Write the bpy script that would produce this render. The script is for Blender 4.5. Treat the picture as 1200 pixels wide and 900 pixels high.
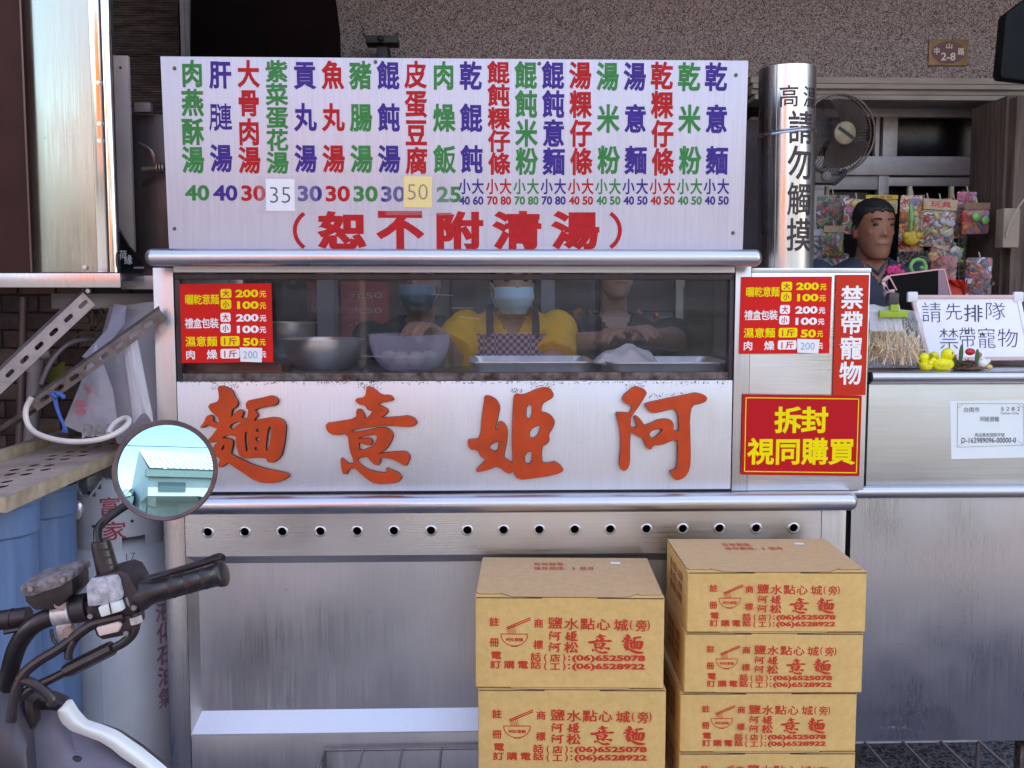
import bpy, bmesh, math, random
from mathutils import Vector, Matrix, noise
random.seed(7)
R = math.radians
for _o in list(bpy.data.objects): bpy.data.objects.remove(_o)
sc = bpy.context.scene
col = sc.collection
# ------------------------------------------------------------------ camera
CAM = Vector((0.0, -2.35, 1.40)); FPX = 1150.0
YAW = R(1.7); PITCH = math.atan(100/FPX)
cam_d = bpy.data.cameras.new('camera'); cam = bpy.data.objects.new('camera', cam_d); col.objects.link(cam)
cam.location = CAM; cam.rotation_euler = (R(90)-PITCH, 0, -YAW)
cam_d.sensor_width = 36; cam_d.lens = 36*FPX/1200; cam_d.clip_start = .02; cam_d.clip_end = 2000
sc.camera = cam
# ------------------------------------------------------------------ light
SUN_EL, SUN_AZ = R(58), R(25)
w = bpy.data.worlds.new('World'); sc.world = w; w.use_nodes = True
nt = w.node_tree; nt.nodes.clear()
sky = nt.nodes.new('ShaderNodeTexSky'); sky.sky_type = 'NISHITA'; sky.sun_disc = False
sky.sun_elevation = SUN_EL; sky.sun_rotation = SUN_AZ; sky.air_density = 1.0; sky.dust_density = .5; sky.ozone_density = 2.5
bg = nt.nodes.new('ShaderNodeBackground'); bg.inputs[1].default_value = .15
wo = nt.nodes.new('ShaderNodeOutputWorld')
nt.links.new(sky.outputs[0], bg.inputs[0]); nt.links.new(bg.outputs[0], wo.inputs[0])
sl = bpy.data.lights.new('sun', 'SUN'); sun = bpy.data.objects.new('sun', sl); col.objects.link(sun)
sl.energy = 2.4; sl.angle = R(.5); sl.color = (1, .95, .88)
sdir = Vector((math.sin(SUN_AZ)*math.cos(SUN_EL), math.cos(SUN_AZ)*math.cos(SUN_EL), math.sin(SUN_EL)))
sun.rotation_euler = (-sdir).to_track_quat('-Z', 'Y').to_euler()
sc.view_settings.view_transform = 'Standard'; sc.view_settings.look = 'None'
sc.view_settings.exposure = 2.6; sc.view_settings.gamma = 1
sc.view_settings.use_white_balance = True; sc.view_settings.white_balance_temperature = 9000; sc.view_settings.white_balance_tint = 16
sc.render.engine = 'CYCLES'
sc.cycles.use_denoising = True; sc.cycles.max_bounces = 8; sc.cycles.transparent_max_bounces = 12
sc.cycles.sample_clamp_indirect = 6

# ------------------------------------------------------------------ pixel -> place
_F = Vector((math.sin(YAW)*math.cos(PITCH), math.cos(YAW)*math.cos(PITCH), -math.sin(PITCH)))
_R = Vector((math.cos(YAW), -math.sin(YAW), 0)); _U = _R.cross(_F)
def ray(px, py): return _F + _R*((px-600)/FPX) - _U*((py-450)/FPX)
def W(px, py, Y):
    d = ray(px, py); return CAM + d*((Y-CAM.y)/d.y)
def S(Y): return (Y-CAM.y)/FPX
def rect(px0, py0, px1, py1, Y):
    pm, qm = (px0+px1)/2, (py0+py1)/2
    return W(px0, qm, Y).x, W(px1, qm, Y).x, W(pm, py1, Y).z, W(pm, py0, Y).z
class Pl:
    """a plane in the place: origin, right, up, normal towards the viewer"""
    def __init__(s, O, U=(1,0,0), V=(0,0,1)):
        s.O = Vector(O); s.U = Vector(U).normalized(); s.V = Vector(V).normalized(); s.N = s.U.cross(s.V)
    def uv(s, px, py):
        d = ray(px, py); t = (s.O-CAM).dot(s.N)/d.dot(s.N); p = CAM+d*t-s.O
        return p.dot(s.U), p.dot(s.V)
    def w(s, u, v, n=0): return s.O + s.U*u + s.V*v + s.N*n
    def k(s, px, py):
        a, b = s.uv(px, py); c, d = s.uv(px+1, py); return math.hypot(c-a, d-b)

# ------------------------------------------------------------------ materials
MATS = {}
def M(name, c, rough=.5, metal=0., var=0., vs=8., bump=0., bs=60., st=(1,1,1), rvar=0., spec=.5, coat=0., c2=None, emit=0, sub=0, speck=0):
    if name in MATS: return MATS[name]
    m = bpy.data.materials.new(name); m.use_nodes = True; MATS[name] = m
    n = m.node_tree; b = n.nodes['Principled BSDF']; L = n.links.new
    b.inputs['Base Color'].default_value = (*c, 1); b.inputs['Roughness'].default_value = rough
    b.inputs['Metallic'].default_value = metal; b.inputs['Specular IOR Level'].default_value = spec
    b.inputs['Coat Weight'].default_value = coat
    if emit: b.inputs['Emission Color'].default_value = (*c, 1); b.inputs['Emission Strength'].default_value = emit
    if var or bump or rvar or c2 or speck:
        tc = n.nodes.new('ShaderNodeTexCoord'); mp = n.nodes.new('ShaderNodeMapping'); mp.inputs['Scale'].default_value = st
        L(tc.outputs['Object'], mp.inputs[0])
        nz = n.nodes.new('ShaderNodeTexNoise'); nz.inputs['Scale'].default_value = vs; nz.inputs['Detail'].default_value = 5
        nz.inputs['Roughness'].default_value = .6
        L(mp.outputs[0], nz.inputs[0])
        if var or c2:
            rp = n.nodes.new('ShaderNodeValToRGB'); L(nz.outputs[0], rp.inputs[0])
            lo = c2 if c2 else tuple(max(0, x*(1-var)) for x in c); hi = c if c2 else tuple(min(1, x*(1+var)) for x in c)
            rp.color_ramp.elements[0].position = .32; rp.color_ramp.elements[0].color = (*lo, 1)
            rp.color_ramp.elements[1].position = .68; rp.color_ramp.elements[1].color = (*hi, 1)
            L(rp.outputs[0], b.inputs['Base Color'])
        if rvar:
            mr = n.nodes.new('ShaderNodeMapRange'); L(nz.outputs[0], mr.inputs[0])
            mr.inputs[1].default_value = .3; mr.inputs[2].default_value = .7
            mr.inputs[3].default_value = max(.02, rough-rvar); mr.inputs[4].default_value = rough+rvar; L(mr.outputs[0], b.inputs['Roughness'])
        if bump:
            n2 = n.nodes.new('ShaderNodeTexNoise'); n2.inputs['Scale'].default_value = bs; n2.inputs['Detail'].default_value = 3
            L(mp.outputs[0], n2.inputs[0]); bp = n.nodes.new('ShaderNodeBump'); bp.inputs['Strength'].default_value = bump
            bp.inputs['Distance'].default_value = .004; L(n2.outputs[0], bp.inputs['Height']); L(bp.outputs[0], b.inputs['Normal'])
    return m
def steel(name, c=(.62,.62,.66), rough=.32, horiz=True, dirt=.10, bump=.05, wave=0.0, metal=1):
    """brushed stainless: streaky fine grain, cloudy smudges, small specks of dirt, gentle dents"""
    m = bpy.data.materials.new(name); m.use_nodes = True; MATS[name] = m
    n = m.node_tree; b = n.nodes['Principled BSDF']; L = n.links.new
    b.inputs['Metallic'].default_value = metal; b.inputs['Specular IOR Level'].default_value = .5
    tc = n.nodes.new('ShaderNodeTexCoord')
    def nz(scale, st, det=4, src=None):
        mp = n.nodes.new('ShaderNodeMapping'); mp.inputs['Scale'].default_value = st; L(tc.outputs['Object'], mp.inputs[0])
        q = n.nodes.new('ShaderNodeTexNoise'); q.inputs['Scale'].default_value = scale; q.inputs['Detail'].default_value = det; L(mp.outputs[0], q.inputs[0]); return q
    grain = nz(300, (.02, 1, 1) if horiz else (1, 1, .02), 2)
    cloud = nz(3.5, (1, 1, 1), 6); fine = nz(40, (1, 1, 1), 6)
    def rng(src, a, b_, lo, hi):
        r = n.nodes.new('ShaderNodeMapRange'); L(src, r.inputs[0])
        for i, v in enumerate((a, b_, lo, hi)): r.inputs[i+1].default_value = v
        return r.outputs[0]
    def math_(op, x, y):
        q = n.nodes.new('ShaderNodeMath'); q.operation = op
        for i, s in enumerate((x, y)):
            if isinstance(s, (int, float)): q.inputs[i].default_value = s
            else: L(s, q.inputs[i])
        return q.outputs[0]
    rr = math_('ADD', rng(cloud.outputs[0], .35, .65, rough-.07, rough+.07), rng(grain.outputs[0], .3, .7, -.05, .05))
    L(rr, b.inputs['Roughness'])
    v = math_('MULTIPLY', rng(cloud.outputs[0], .3, .7, 1-dirt, 1), rng(grain.outputs[0], .3, .7, .93, 1.03))
    sp = rng(fine.outputs[0], .72, .78, 1, .6); v = math_('MULTIPLY', v, sp)
    mx = n.nodes.new('ShaderNodeVectorMath'); mx.operation = 'SCALE'; mx.inputs[0].default_value = c; L(v, mx.inputs['Scale'])
    L(mx.outputs[0], b.inputs['Base Color'])
    bp = n.nodes.new('ShaderNodeBump'); bp.inputs['Strength'].default_value = bump; bp.inputs['Distance'].default_value = .001
    L(grain.outputs[0], bp.inputs['Height'])
    if wave:
        wv = nz(2.2, (1, 1, .6), 1); b2 = n.nodes.new('ShaderNodeBump'); b2.inputs['Strength'].default_value = wave; b2.inputs['Distance'].default_value = .03
        L(wv.outputs[0], b2.inputs['Height']); L(bp.outputs[0], b2.inputs['Normal']); L(b2.outputs[0], b.inputs['Normal'])
    else: L(bp.outputs[0], b.inputs['Normal'])
    return m
def film(name, c=(.85,.85,.9), fac=.3, rough=.15, glossy=True, bump=.0):
    """thin see-through plastic"""
    m = bpy.data.materials.new(name); m.use_nodes = True; MATS[name] = m
    n = m.node_tree; L = n.links.new; b = n.nodes['Principled BSDF']; o = n.nodes['Material Output']
    b.inputs['Base Color'].default_value = (*c, 1); b.inputs['Roughness'].default_value = rough
    t = n.nodes.new('ShaderNodeBsdfTransparent'); mx = n.nodes.new('ShaderNodeMixShader')
    lw = n.nodes.new('ShaderNodeLayerWeight'); lw.inputs[0].default_value = .4
    ad = n.nodes.new('ShaderNodeMath'); ad.operation = 'MULTIPLY_ADD'; L(lw.outputs['Facing'], ad.inputs[0]); ad.inputs[1].default_value = .5; ad.inputs[2].default_value = fac; ad.use_clamp = True
    if bump:
        q = n.nodes.new('ShaderNodeTexNoise'); q.inputs['Scale'].default_value = 25; q.inputs['Distortion'].default_value = 1.5
        tc = n.nodes.new('ShaderNodeTexCoord'); L(tc.outputs['Object'], q.inputs[0])
        bp = n.nodes.new('ShaderNodeBump'); bp.inputs['Strength'].default_value = bump; bp.inputs['Distance'].default_value = .01
        L(q.outputs[0], bp.inputs['Height']); L(bp.outputs[0], b.inputs['Normal'])
    L(ad.outputs[0], mx.inputs[0]); L(t.outputs[0], mx.inputs[1]); L(b.outputs[0], mx.inputs[2]); L(mx.outputs[0], o.inputs[0])
    return m
def glass_mat(name, tint=(.93,.93,.95), dust=.05, ior=1.5, drough=.25):
    m = bpy.data.materials.new(name); m.use_nodes = True; MATS[name] = m
    n = m.node_tree; L = n.links.new; n.nodes.clear()
    o = n.nodes.new('ShaderNodeOutputMaterial'); t = n.nodes.new('ShaderNodeBsdfTransparent'); t.inputs[0].default_value = (*tint, 1)
    g = n.nodes.new('ShaderNodeBsdfGlossy'); g.inputs['Roughness'].default_value = .01
    fr = n.nodes.new('ShaderNodeFresnel'); fr.inputs[0].default_value = ior
    m1 = n.nodes.new('ShaderNodeMixShader'); L(fr.outputs[0], m1.inputs[0]); L(t.outputs[0], m1.inputs[1]); L(g.outputs[0], m1.inputs[2])
    d = n.nodes.new('ShaderNodeBsdfDiffuse'); d.inputs[0].default_value = (.7,.68,.75,1)
    tc = n.nodes.new('ShaderNodeTexCoord'); mp = n.nodes.new('ShaderNodeMapping'); mp.inputs['Scale'].default_value = (.5,1,3); L(tc.outputs['Object'], mp.inputs[0])
    q = n.nodes.new('ShaderNodeTexNoise'); q.inputs['Scale'].default_value = 14; q.inputs['Detail'].default_value = 6; L(mp.outputs[0], q.inputs[0])
    r = n.nodes.new('ShaderNodeMapRange'); L(q.outputs[0], r.inputs[0]); r.inputs[1].default_value = .4; r.inputs[2].default_value = .75; r.inputs[3].default_value = dust*.4; r.inputs[4].default_value = dust*2
    m2 = n.nodes.new('ShaderNodeMixShader'); L(r.outputs[0], m2.inputs[0]); L(m1.outputs[0], m2.inputs[1]); L(d.outputs[0], m2.inputs[2]); L(m2.outputs[0], o.inputs[0])
    return m
def pebble_mat(name, cols, scale, bump=.6, tone=1):
    m = bpy.data.materials.new(name); m.use_nodes = True; MATS[name] = m
    n = m.node_tree; b = n.nodes['Principled BSDF']; L = n.links.new
    tc = n.nodes.new('ShaderNodeTexCoord'); v = n.nodes.new('ShaderNodeTexVoronoi'); v.inputs['Scale'].default_value = scale; L(tc.outputs['Object'], v.inputs[0])
    sx = n.nodes.new('ShaderNodeSeparateColor'); L(v.outputs['Color'], sx.inputs[0])
    rp = n.nodes.new('ShaderNodeValToRGB'); L(sx.outputs[0], rp.inputs[0]); rp.color_ramp.interpolation = 'CONSTANT'
    e = rp.color_ramp.elements
    for i, c in enumerate(cols):
        if i < 2: q = e[i]; q.position = i/len(cols)
        else: q = e.new(i/len(cols))
        q.color = (*[x*tone for x in c], 1)
    L(rp.outputs[0], b.inputs['Base Color']); b.inputs['Roughness'].default_value = .85
    bp = n.nodes.new('ShaderNodeBump'); bp.invert = True; bp.inputs['Strength'].default_value = bump; bp.inputs['Distance'].default_value = .004
    L(v.outputs['Distance'], bp.inputs['Height']); L(bp.outputs[0], b.inputs['Normal'])
    return m

def printed(name, cols, scale=45, rough=.35):
    """busy printed packaging: hard-edged patches of several inks"""
    m = bpy.data.materials.new(name); m.use_nodes = True; MATS[name] = m
    n = m.node_tree; b = n.nodes['Principled BSDF']; L = n.links.new
    tc = n.nodes.new('ShaderNodeTexCoord'); mp = n.nodes.new('ShaderNodeMapping'); mp.inputs['Scale'].default_value = (1,1,1.3); L(tc.outputs['Object'], mp.inputs[0])
    q = n.nodes.new('ShaderNodeTexNoise'); q.inputs['Scale'].default_value = scale; q.inputs['Detail'].default_value = 1.5; q.inputs['Distortion'].default_value = .8; L(mp.outputs[0], q.inputs[0])
    rp = n.nodes.new('ShaderNodeValToRGB'); rp.color_ramp.interpolation = 'CONSTANT'; L(q.outputs[0], rp.inputs[0]); e = rp.color_ramp.elements
    for i, c in enumerate(cols):
        pos = 0 if i == 0 else .36+.28*(i-1)/max(1, len(cols)-2)
        if i < 2: k = e[i]; k.position = pos
        else: k = e.new(pos)
        k.color = (*c, 1)
    L(rp.outputs[0], b.inputs['Base Color']); b.inputs['Roughness'].default_value = rough; return m

# ------------------------------------------------------------------ mesh kit
class MB:
    def __init__(s): s.v = []; s.f = []; s.m = []
    def add(s, v, f, m=0):
        o = len(s.v); s.v += [Vector(p) for p in v]; s.f += [tuple(i+o for i in q) for q in f]; s.m += [m]*len(f); return s
    def box(s, x0, x1, y0, y1, z0, z1, m=0):
        return s.add([(x0,y0,z0),(x1,y0,z0),(x1,y1,z0),(x0,y1,z0),(x0,y0,z1),(x1,y0,z1),(x1,y1,z1),(x0,y1,z1)],
                     [(0,3,2,1),(4,5,6,7),(0,1,5,4),(1,2,6,5),(2,3,7,6),(3,0,4,7)], m)
    def bpx(s, px0, py0, px1, py1, Y, Y1, m=0):
        x0, x1, z0, z1 = rect(px0, py0, px1, py1, Y); return s.box(x0, x1, Y, Y1, z0, z1, m)
    def obox(s, c, h, mat=None, m=0):
        c = Vector(c); mat = mat or Matrix.Identity(3); pts = []
        for z in (-1,1):
            for x, y in ((-1,-1),(1,-1),(1,1),(-1,1)): pts.append(c + mat @ Vector((x*h[0], y*h[1], z*h[2])))
        return s.add(pts, [(0,3,2,1),(4,5,6,7),(0,1,5,4),(1,2,6,5),(2,3,7,6),(3,0,4,7)], m)
    def beam(s, p0, p1, w, t, up=(0,0,1), m=0):
        p0, p1 = Vector(p0), Vector(p1); d = (p1-p0).normalized(); a = d.cross(Vector(up)).normalized(); b = a.cross(d)
        mt = Matrix((d, a, b)).transposed(); return s.obox((p0+p1)/2, ((p1-p0).length/2, w/2, t/2), mt, m)
    def ring(s, c, d, r, n, up=None, sx=1, sy=1):
        d = Vector(d).normalized(); u = Vector(up) if up else (Vector((0,0,1)) if abs(d.z) < .9 else Vector((0,1,0)))
        a = d.cross(u).normalized(); b = a.cross(d)
        return [Vector(c) + a*(math.cos(2*math.pi*i/n)*r*sx) + b*(math.sin(2*math.pi*i/n)*r*sy) for i in range(n)]
    def loft(s, rings, cap=True, m=0, closed=False):
        n = len(rings[0]); v = [p for r in rings for p in r]; f = []
        k = len(rings)
        for j in range(k if closed else k-1):
            a, b = j*n, ((j+1) % k)*n
            for i in range(n): f.append((a+i, a+(i+1) % n, b+(i+1) % n, b+i))
        if cap and not closed: f.append(tuple(range(n))[::-1]); f.append(tuple((k-1)*n+i for i in range(n)))
        return s.add(v, f, m)
    def cyl(s, p0, p1, r0, r1=None, n=20, cap=True, m=0):
        r1 = r0 if r1 is None else r1; d = Vector(p1)-Vector(p0)
        return s.loft([s.ring(p0, d, r0, n), s.ring(p1, d, r1, n)], cap, m)
    def tube(s, pts, r, n=10, m=0, closed=False, smooth=0):
        pts = [Vector(p) for p in pts]
        for _ in range(smooth):
            q = [pts[0]] if not closed else []
            for i in range(len(pts)-(0 if closed else 1)):
                a, b = pts[i], pts[(i+1) % len(pts)]; q += [a*.75+b*.25, a*.25+b*.75]
            if not closed: q.append(pts[-1])
            pts = q
        k = len(pts); rs = r if isinstance(r, list) else [r]
        rings = []; pu = None
        for i, p in enumerate(pts):
            d = (pts[(i+1) % k]-pts[i-1]) if closed else (pts[min(i+1,k-1)]-pts[max(i-1,0)])
            d.normalize()
            if pu is None: pu = Vector((0,0,1)) if abs(d.z) < .9 else Vector((0,1,0))
            a = d.cross(pu).normalized(); b = a.cross(d); pu = b
            t = i/(k-1)*(len(rs)-1); j = min(int(t), len(rs)-2) if len(rs) > 1 else 0
            rr = rs[0] if len(rs) == 1 else rs[j]*(1-(t-j))+rs[j+1]*(t-j)
            rings.append([p + a*math.cos(2*math.pi*q/n)*rr + b*math.sin(2*math.pi*q/n)*rr for q in range(n)])
        return s.loft(rings, True, m, closed)
    def lathe(s, prof, o, axis=(0,0,1), n=32, m=0, cap=False):
        o = Vector(o); ax = Vector(axis).normalized()
        return s.loft([s.ring(o+ax*z, ax, max(r, 1e-4), n) for r, z in prof], cap, m)
    def ell(s, c, r, n=16, k=10, mat=None, m=0):
        c = Vector(c); mat = mat or Matrix.Identity(3); r = (r,)*3 if isinstance(r, (int, float)) else r
        v = [c+mat@Vector((0,0,-r[2]))]; f = []
        for j in range(1, k):
            t = -math.pi/2+math.pi*j/k
            for i in range(n):
                a = 2*math.pi*i/n; v.append(c+mat@Vector((math.cos(a)*math.cos(t)*r[0], math.sin(a)*math.cos(t)*r[1], math.sin(t)*r[2])))
        v.append(c+mat@Vector((0,0,r[2])))
        for i in range(n): f.append((0, 1+(i+1) % n, 1+i))
        for j in range(k-2):
            for i in range(n): a = 1+j*n; f.append((a+i, a+(i+1) % n, a+n+(i+1) % n, a+n+i))
        a = 1+(k-2)*n
        for i in range(n): f.append((a+i, a+(i+1) % n, len(v)-1))
        return s.add(v, f, m)
    def grid(s, fn, nu, nv, m=0):
        v = [fn(i/nu, j/nv) for j in range(nv+1) for i in range(nu+1)]
        f = [(j*(nu+1)+i, j*(nu+1)+i+1, (j+1)*(nu+1)+i+1, (j+1)*(nu+1)+i) for j in range(nv) for i in range(nu)]
        return s.add(v, f, m)
    def mesh(s, name, mats, off=Vector((0,0,0)), bevel=0, smooth=None):
        me = bpy.data.meshes.new(name); me.from_pydata([p-off for p in s.v], [], s.f)
        for q in (mats if isinstance(mats, (list, tuple)) else [mats]): me.materials.append(q)
        me.polygons.foreach_set('material_index', s.m); me.update()
        if bevel:
            bm = bmesh.new(); bm.from_mesh(me); bmesh.ops.remove_doubles(bm, verts=bm.verts, dist=1e-6)
            es = [e for e in bm.edges if len(e.link_faces) == 2 and e.calc_face_angle(0) > R(40)]
            bmesh.ops.bevel(bm, geom=es, offset=bevel, segments=2, affect='EDGES', profile=.6, clamp_overlap=True)
            bm.to_mesh(me); bm.free()
        sm = True if smooth is None else smooth
        if sm:
            me.polygons.foreach_set('use_smooth', [True]*len(me.polygons))
            try: me.set_sharp_from_angle(angle=R(35))
            except Exception: pass
        me.update(); return me

ORIG = {}
def link(name, data, parent=None, loc=(0,0,0)):
    o = bpy.data.objects.new(name, data); col.objects.link(o); o.location = loc
    if parent is not None: o.parent = parent
    return o
def tag(o, label, cat, group=None):
    o['label'] = label; o['category'] = cat
    if group: o['group'] = group
    return o
def thing(name, label, cat, loc, group=None):
    o = link(name, None, None, loc); o.empty_display_size = .05; ORIG[o.name] = Vector(loc); return tag(o, label, cat, group)
def part(name, mb, mat, parent, bevel=0, smooth=None, label=None):
    org = ORIG[parent.name]; o = link(name, mb.mesh(name, mat, org, bevel, smooth), parent); ORIG[o.name] = org
    if label: o['label'] = label
    return o
def solo(name, mb, mat, label, cat, group=None, bevel=0, smooth=None):
    xs = [p.x for p in mb.v]; ys = [p.y for p in mb.v]; zs = [p.z for p in mb.v]
    off = Vector(((min(xs)+max(xs))/2, (min(ys)+max(ys))/2, min(zs)))
    o = link(name, mb.mesh(name, mat, off, bevel, smooth), None, off); ORIG[o.name] = off
    return tag(o, label, cat, group)
def struct(name, mb, mat, kind='structure', bevel=0, smooth=None):
    o = link(name, mb.mesh(name, mat, Vector((0,0,0)), bevel, smooth)); o['kind'] = kind; ORIG[o.name] = Vector((0,0,0)); return o
def copy_tree(o, parent=None):
    c = o.copy(); col.objects.link(c); c.parent = parent
    for ch in list(o.children): copy_tree(ch, c)
    return c
# ------------------------------------------------------------------ curve / text meshes
def curve_mesh(splines, extrude, bevel=0):
    c = bpy.data.curves.new('c', 'CURVE'); c.dimensions = '2D'; c.fill_mode = 'BOTH'; c.extrude = extrude; c.bevel_depth = bevel; c.bevel_resolution = 1
    for pts in splines:
        s = c.splines.new('POLY'); s.points.add(len(pts)-1); s.use_cyclic_u = True
        for i, (x, y) in enumerate(pts): s.points[i].co = (x, y, 0, 1)
    o = bpy.data.objects.new('c', c); me = o.to_mesh()
    v = [p.co.copy() for p in me.vertices]; f = [tuple(p.vertices) for p in me.polygons]
    o.to_mesh_clear(); bpy.data.objects.remove(o); bpy.data.curves.remove(c); return v, f
def plate(mb, pl, outline, holes, t, n0=0, m=0, bevel=0):
    """flat sheet with real holes, lying in plane pl from n0 to n0+t"""
    v, f = curve_mesh([outline]+holes, t/2, bevel)
    return mb.add([pl.w(p.x, p.y, n0+t/2+p.z) for p in v], f, m)
def chaikin(p, it=1, a=.22):
    for _ in range(it):
        q = []
        for i in range(len(p)):
            x, y = p[i], p[(i+1) % len(p)]
            q += [(x[0]*(1-a)+y[0]*a, x[1]*(1-a)+y[1]*a), (x[0]*a+y[0]*(1-a), x[1]*a+y[1]*(1-a))]
        p = q
    return p
_G = {}
def glyph(s, bold=.012, res=3, spacing=1):
    """flat letter mesh; bold grows a shallow rounded rim round every stroke"""
    key = (s, bold, res, spacing)
    if key not in _G:
        c = bpy.data.curves.new('t', 'FONT'); c.body = s; c.resolution_u = res; c.fill_mode = 'FRONT'; c.space_character = spacing
        if bold > 0: c.bevel_depth = bold; c.bevel_resolution = 0
        elif bold < 0: c.offset = bold
        o = bpy.data.objects.new('t', c); me = o.to_mesh()
        zz = [p.co.z for p in me.vertices]; v = [(p.co.x, p.co.y, (p.co.z-bold)*.012 if bold > 0 else 0) for p in me.vertices]
        f = [tuple(p.vertices) for p in me.polygons if bold <= 0 or sum(zz[i] for i in p.vertices)/len(p.vertices) > bold*.05]
        o.to_mesh_clear(); bpy.data.objects.remove(o); bpy.data.curves.remove(c); _G[key] = (v, f)
    return _G[key]
def sliced(mb, cuts, lo, hi, axis=0):
    """the mesh cut by parallel planes so that it can be wrapped round a curve"""
    bm = bmesh.new(); vs = [bm.verts.new(p) for p in mb.v]
    for f in mb.f:
        try: bm.faces.new([vs[i] for i in f])
        except ValueError: pass
    for i in range(1, cuts):
        co = lo+(hi-lo)*i/cuts; bmesh.ops.bisect_plane(bm, geom=bm.verts[:]+bm.edges[:]+bm.faces[:], plane_co=(co,0,0), plane_no=(1,0,0), dist=1e-6)
    bm.verts.index_update(); out = MB(); out.add([v.co.copy() for v in bm.verts], [tuple(v.index for v in f.verts) for f in bm.faces]); bm.free(); return out
CX, CY = .5, .38
def put(mb, place, s, cx, cy, w, h, bold=.012, fit=False, m=0, rot=0, res=3):
    """print text; place(u, v) -> world; cx, cy, w, h in place units (v up)"""
    v, f = glyph(s, bold, res)
    if not v: return
    if fit:
        x0, x1 = min(p[0] for p in v), max(p[0] for p in v); y0, y1 = min(p[1] for p in v), max(p[1] for p in v)
        gx, gy, sx, sy = (x0+x1)/2, (y0+y1)/2, w/(x1-x0), h/(y1-y0)
    else: gx, gy, sx, sy = CX, CY, w/.93, h/.93
    cr, sr = math.cos(rot), math.sin(rot); out = []
    for x, y, z in v:
        a, b = (x-gx)*sx, (y-gy)*sy; q = place(cx+a*cr-b*sr, cy+a*sr+b*cr)
        out.append(q)
    if bold > 0:                       # keep the rim a hair lower than the face so that no two faces share a plane
        nn = (place(cx+w*.1, cy)-place(cx, cy)).cross(place(cx, cy+h*.1)-place(cx, cy)).normalized()
        for i, (x, y, z) in enumerate(v): out[i] = out[i]+nn*(z*.35)
    mb.add(out, f, m)
def put_px(mb, pl, s, px, py, w, h, bold=.012, fit=False, n=.0008, m=0, rot=0, res=3):
    u, v = pl.uv(px, py); k = pl.k(px, py)
    put(mb, lambda a, b: pl.w(a, b, n), s, u, v, w*k, h*k, bold, fit, m, rot, res)
def hole_row(mb, pl, u0, u1, v0, v1, cs, r, n=0, seg=24, m=0):
    """a strip with round holes cut in it"""
    es = [u0]+[(cs[i][0]+cs[i+1][0])/2 for i in range(len(cs)-1)]+[u1]
    for i, (cu, cv) in enumerate(cs):
        a, b = es[i], es[i+1]; inn, outp = [], []
        for q in range(seg):
            t = 2*math.pi*(q+.5)/seg; dx, dy = math.cos(t), math.sin(t)
            k = min(((b-cu) if dx > 0 else (a-cu))/dx, ((v1-cv) if dy > 0 else (v0-cv))/dy)
            inn.append((cu+dx*r, cv+dy*r)); outp.append((cu+dx*k, cv+dy*k))
        corners = {}
        for (x, y) in ((a,v0),(b,v0),(b,v1),(a,v1)):
            t = math.atan2(y-cv, x-cu) % (2*math.pi); corners[int((t/(2*math.pi)*seg-.5) % seg)] = (x, y)
        v = [pl.w(x, y, n) for x, y in inn+outp]; f = []
        for q in range(seg):
            q2 = (q+1) % seg; face = [q2, q, seg+q]
            if q in corners: v.append(pl.w(*corners[q], n)); face.append(len(v)-1)
            f.append(tuple(face+[seg+q2]))
        mb.add(v, [t[::-1] for t in f], m)
def quad_px(mb, pl, x0, y0, x1, y1, n, m=0, r=0):
    """filled rect in pixel bounds on plane, optional rounded corners (px)"""
    k = pl.k((x0+x1)/2, (y0+y1)/2); u0, v0 = pl.uv(x0, y1); u1, v1 = pl.uv(x1, y0)
    pts = rrect(u0, v0, u1, v1, r*k) if r else [(u0,v0),(u1,v0),(u1,v1),(u0,v1)]
    mb.add([pl.w(a, b, n) for a, b in pts], [tuple(range(len(pts)))], m)
def rrect(x0, y0, x1, y1, r, n=4):
    out = []
    for cx, cy, a0 in ((x1-r, y0+r, -90), (x1-r, y1-r, 0), (x0+r, y1-r, 90), (x0+r, y0+r, 180)):
        for i in range(n+1): a = R(a0+90*i/n); out.append((cx+r*math.cos(a), cy+r*math.sin(a)))
    return out
def circ(x, y, r, n=18, ry=None, rot=0):
    ry = r if ry is None else ry; c, s = math.cos(rot), math.sin(rot); out = []
    for i in range(n):
        a = 2*math.pi*i/n; p, q = math.cos(a)*r, math.sin(a)*ry; out.append((x+p*c-q*s, y+p*s+q*c))
    return out
def stroke(mb, place, pts, w, m=0):
    """a pen line of width w as a flat ribbon"""
    pts = [Vector((p[0], p[1], 0)) for p in pts]; L_, R_ = [], []
    for i, p in enumerate(pts):
        d = (pts[min(i+1, len(pts)-1)]-pts[max(i-1, 0)]); d = d.normalized() if d.length else Vector((1,0,0)); q = Vector((-d.y, d.x, 0))*w/2
        L_.append(p+q); R_.append(p-q)
    v = [place(p.x, p.y) for p in L_+R_]; n = len(pts)
    mb.add(v, [(i+1, i, n+i, n+i+1) for i in range(n-1)], m)

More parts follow.
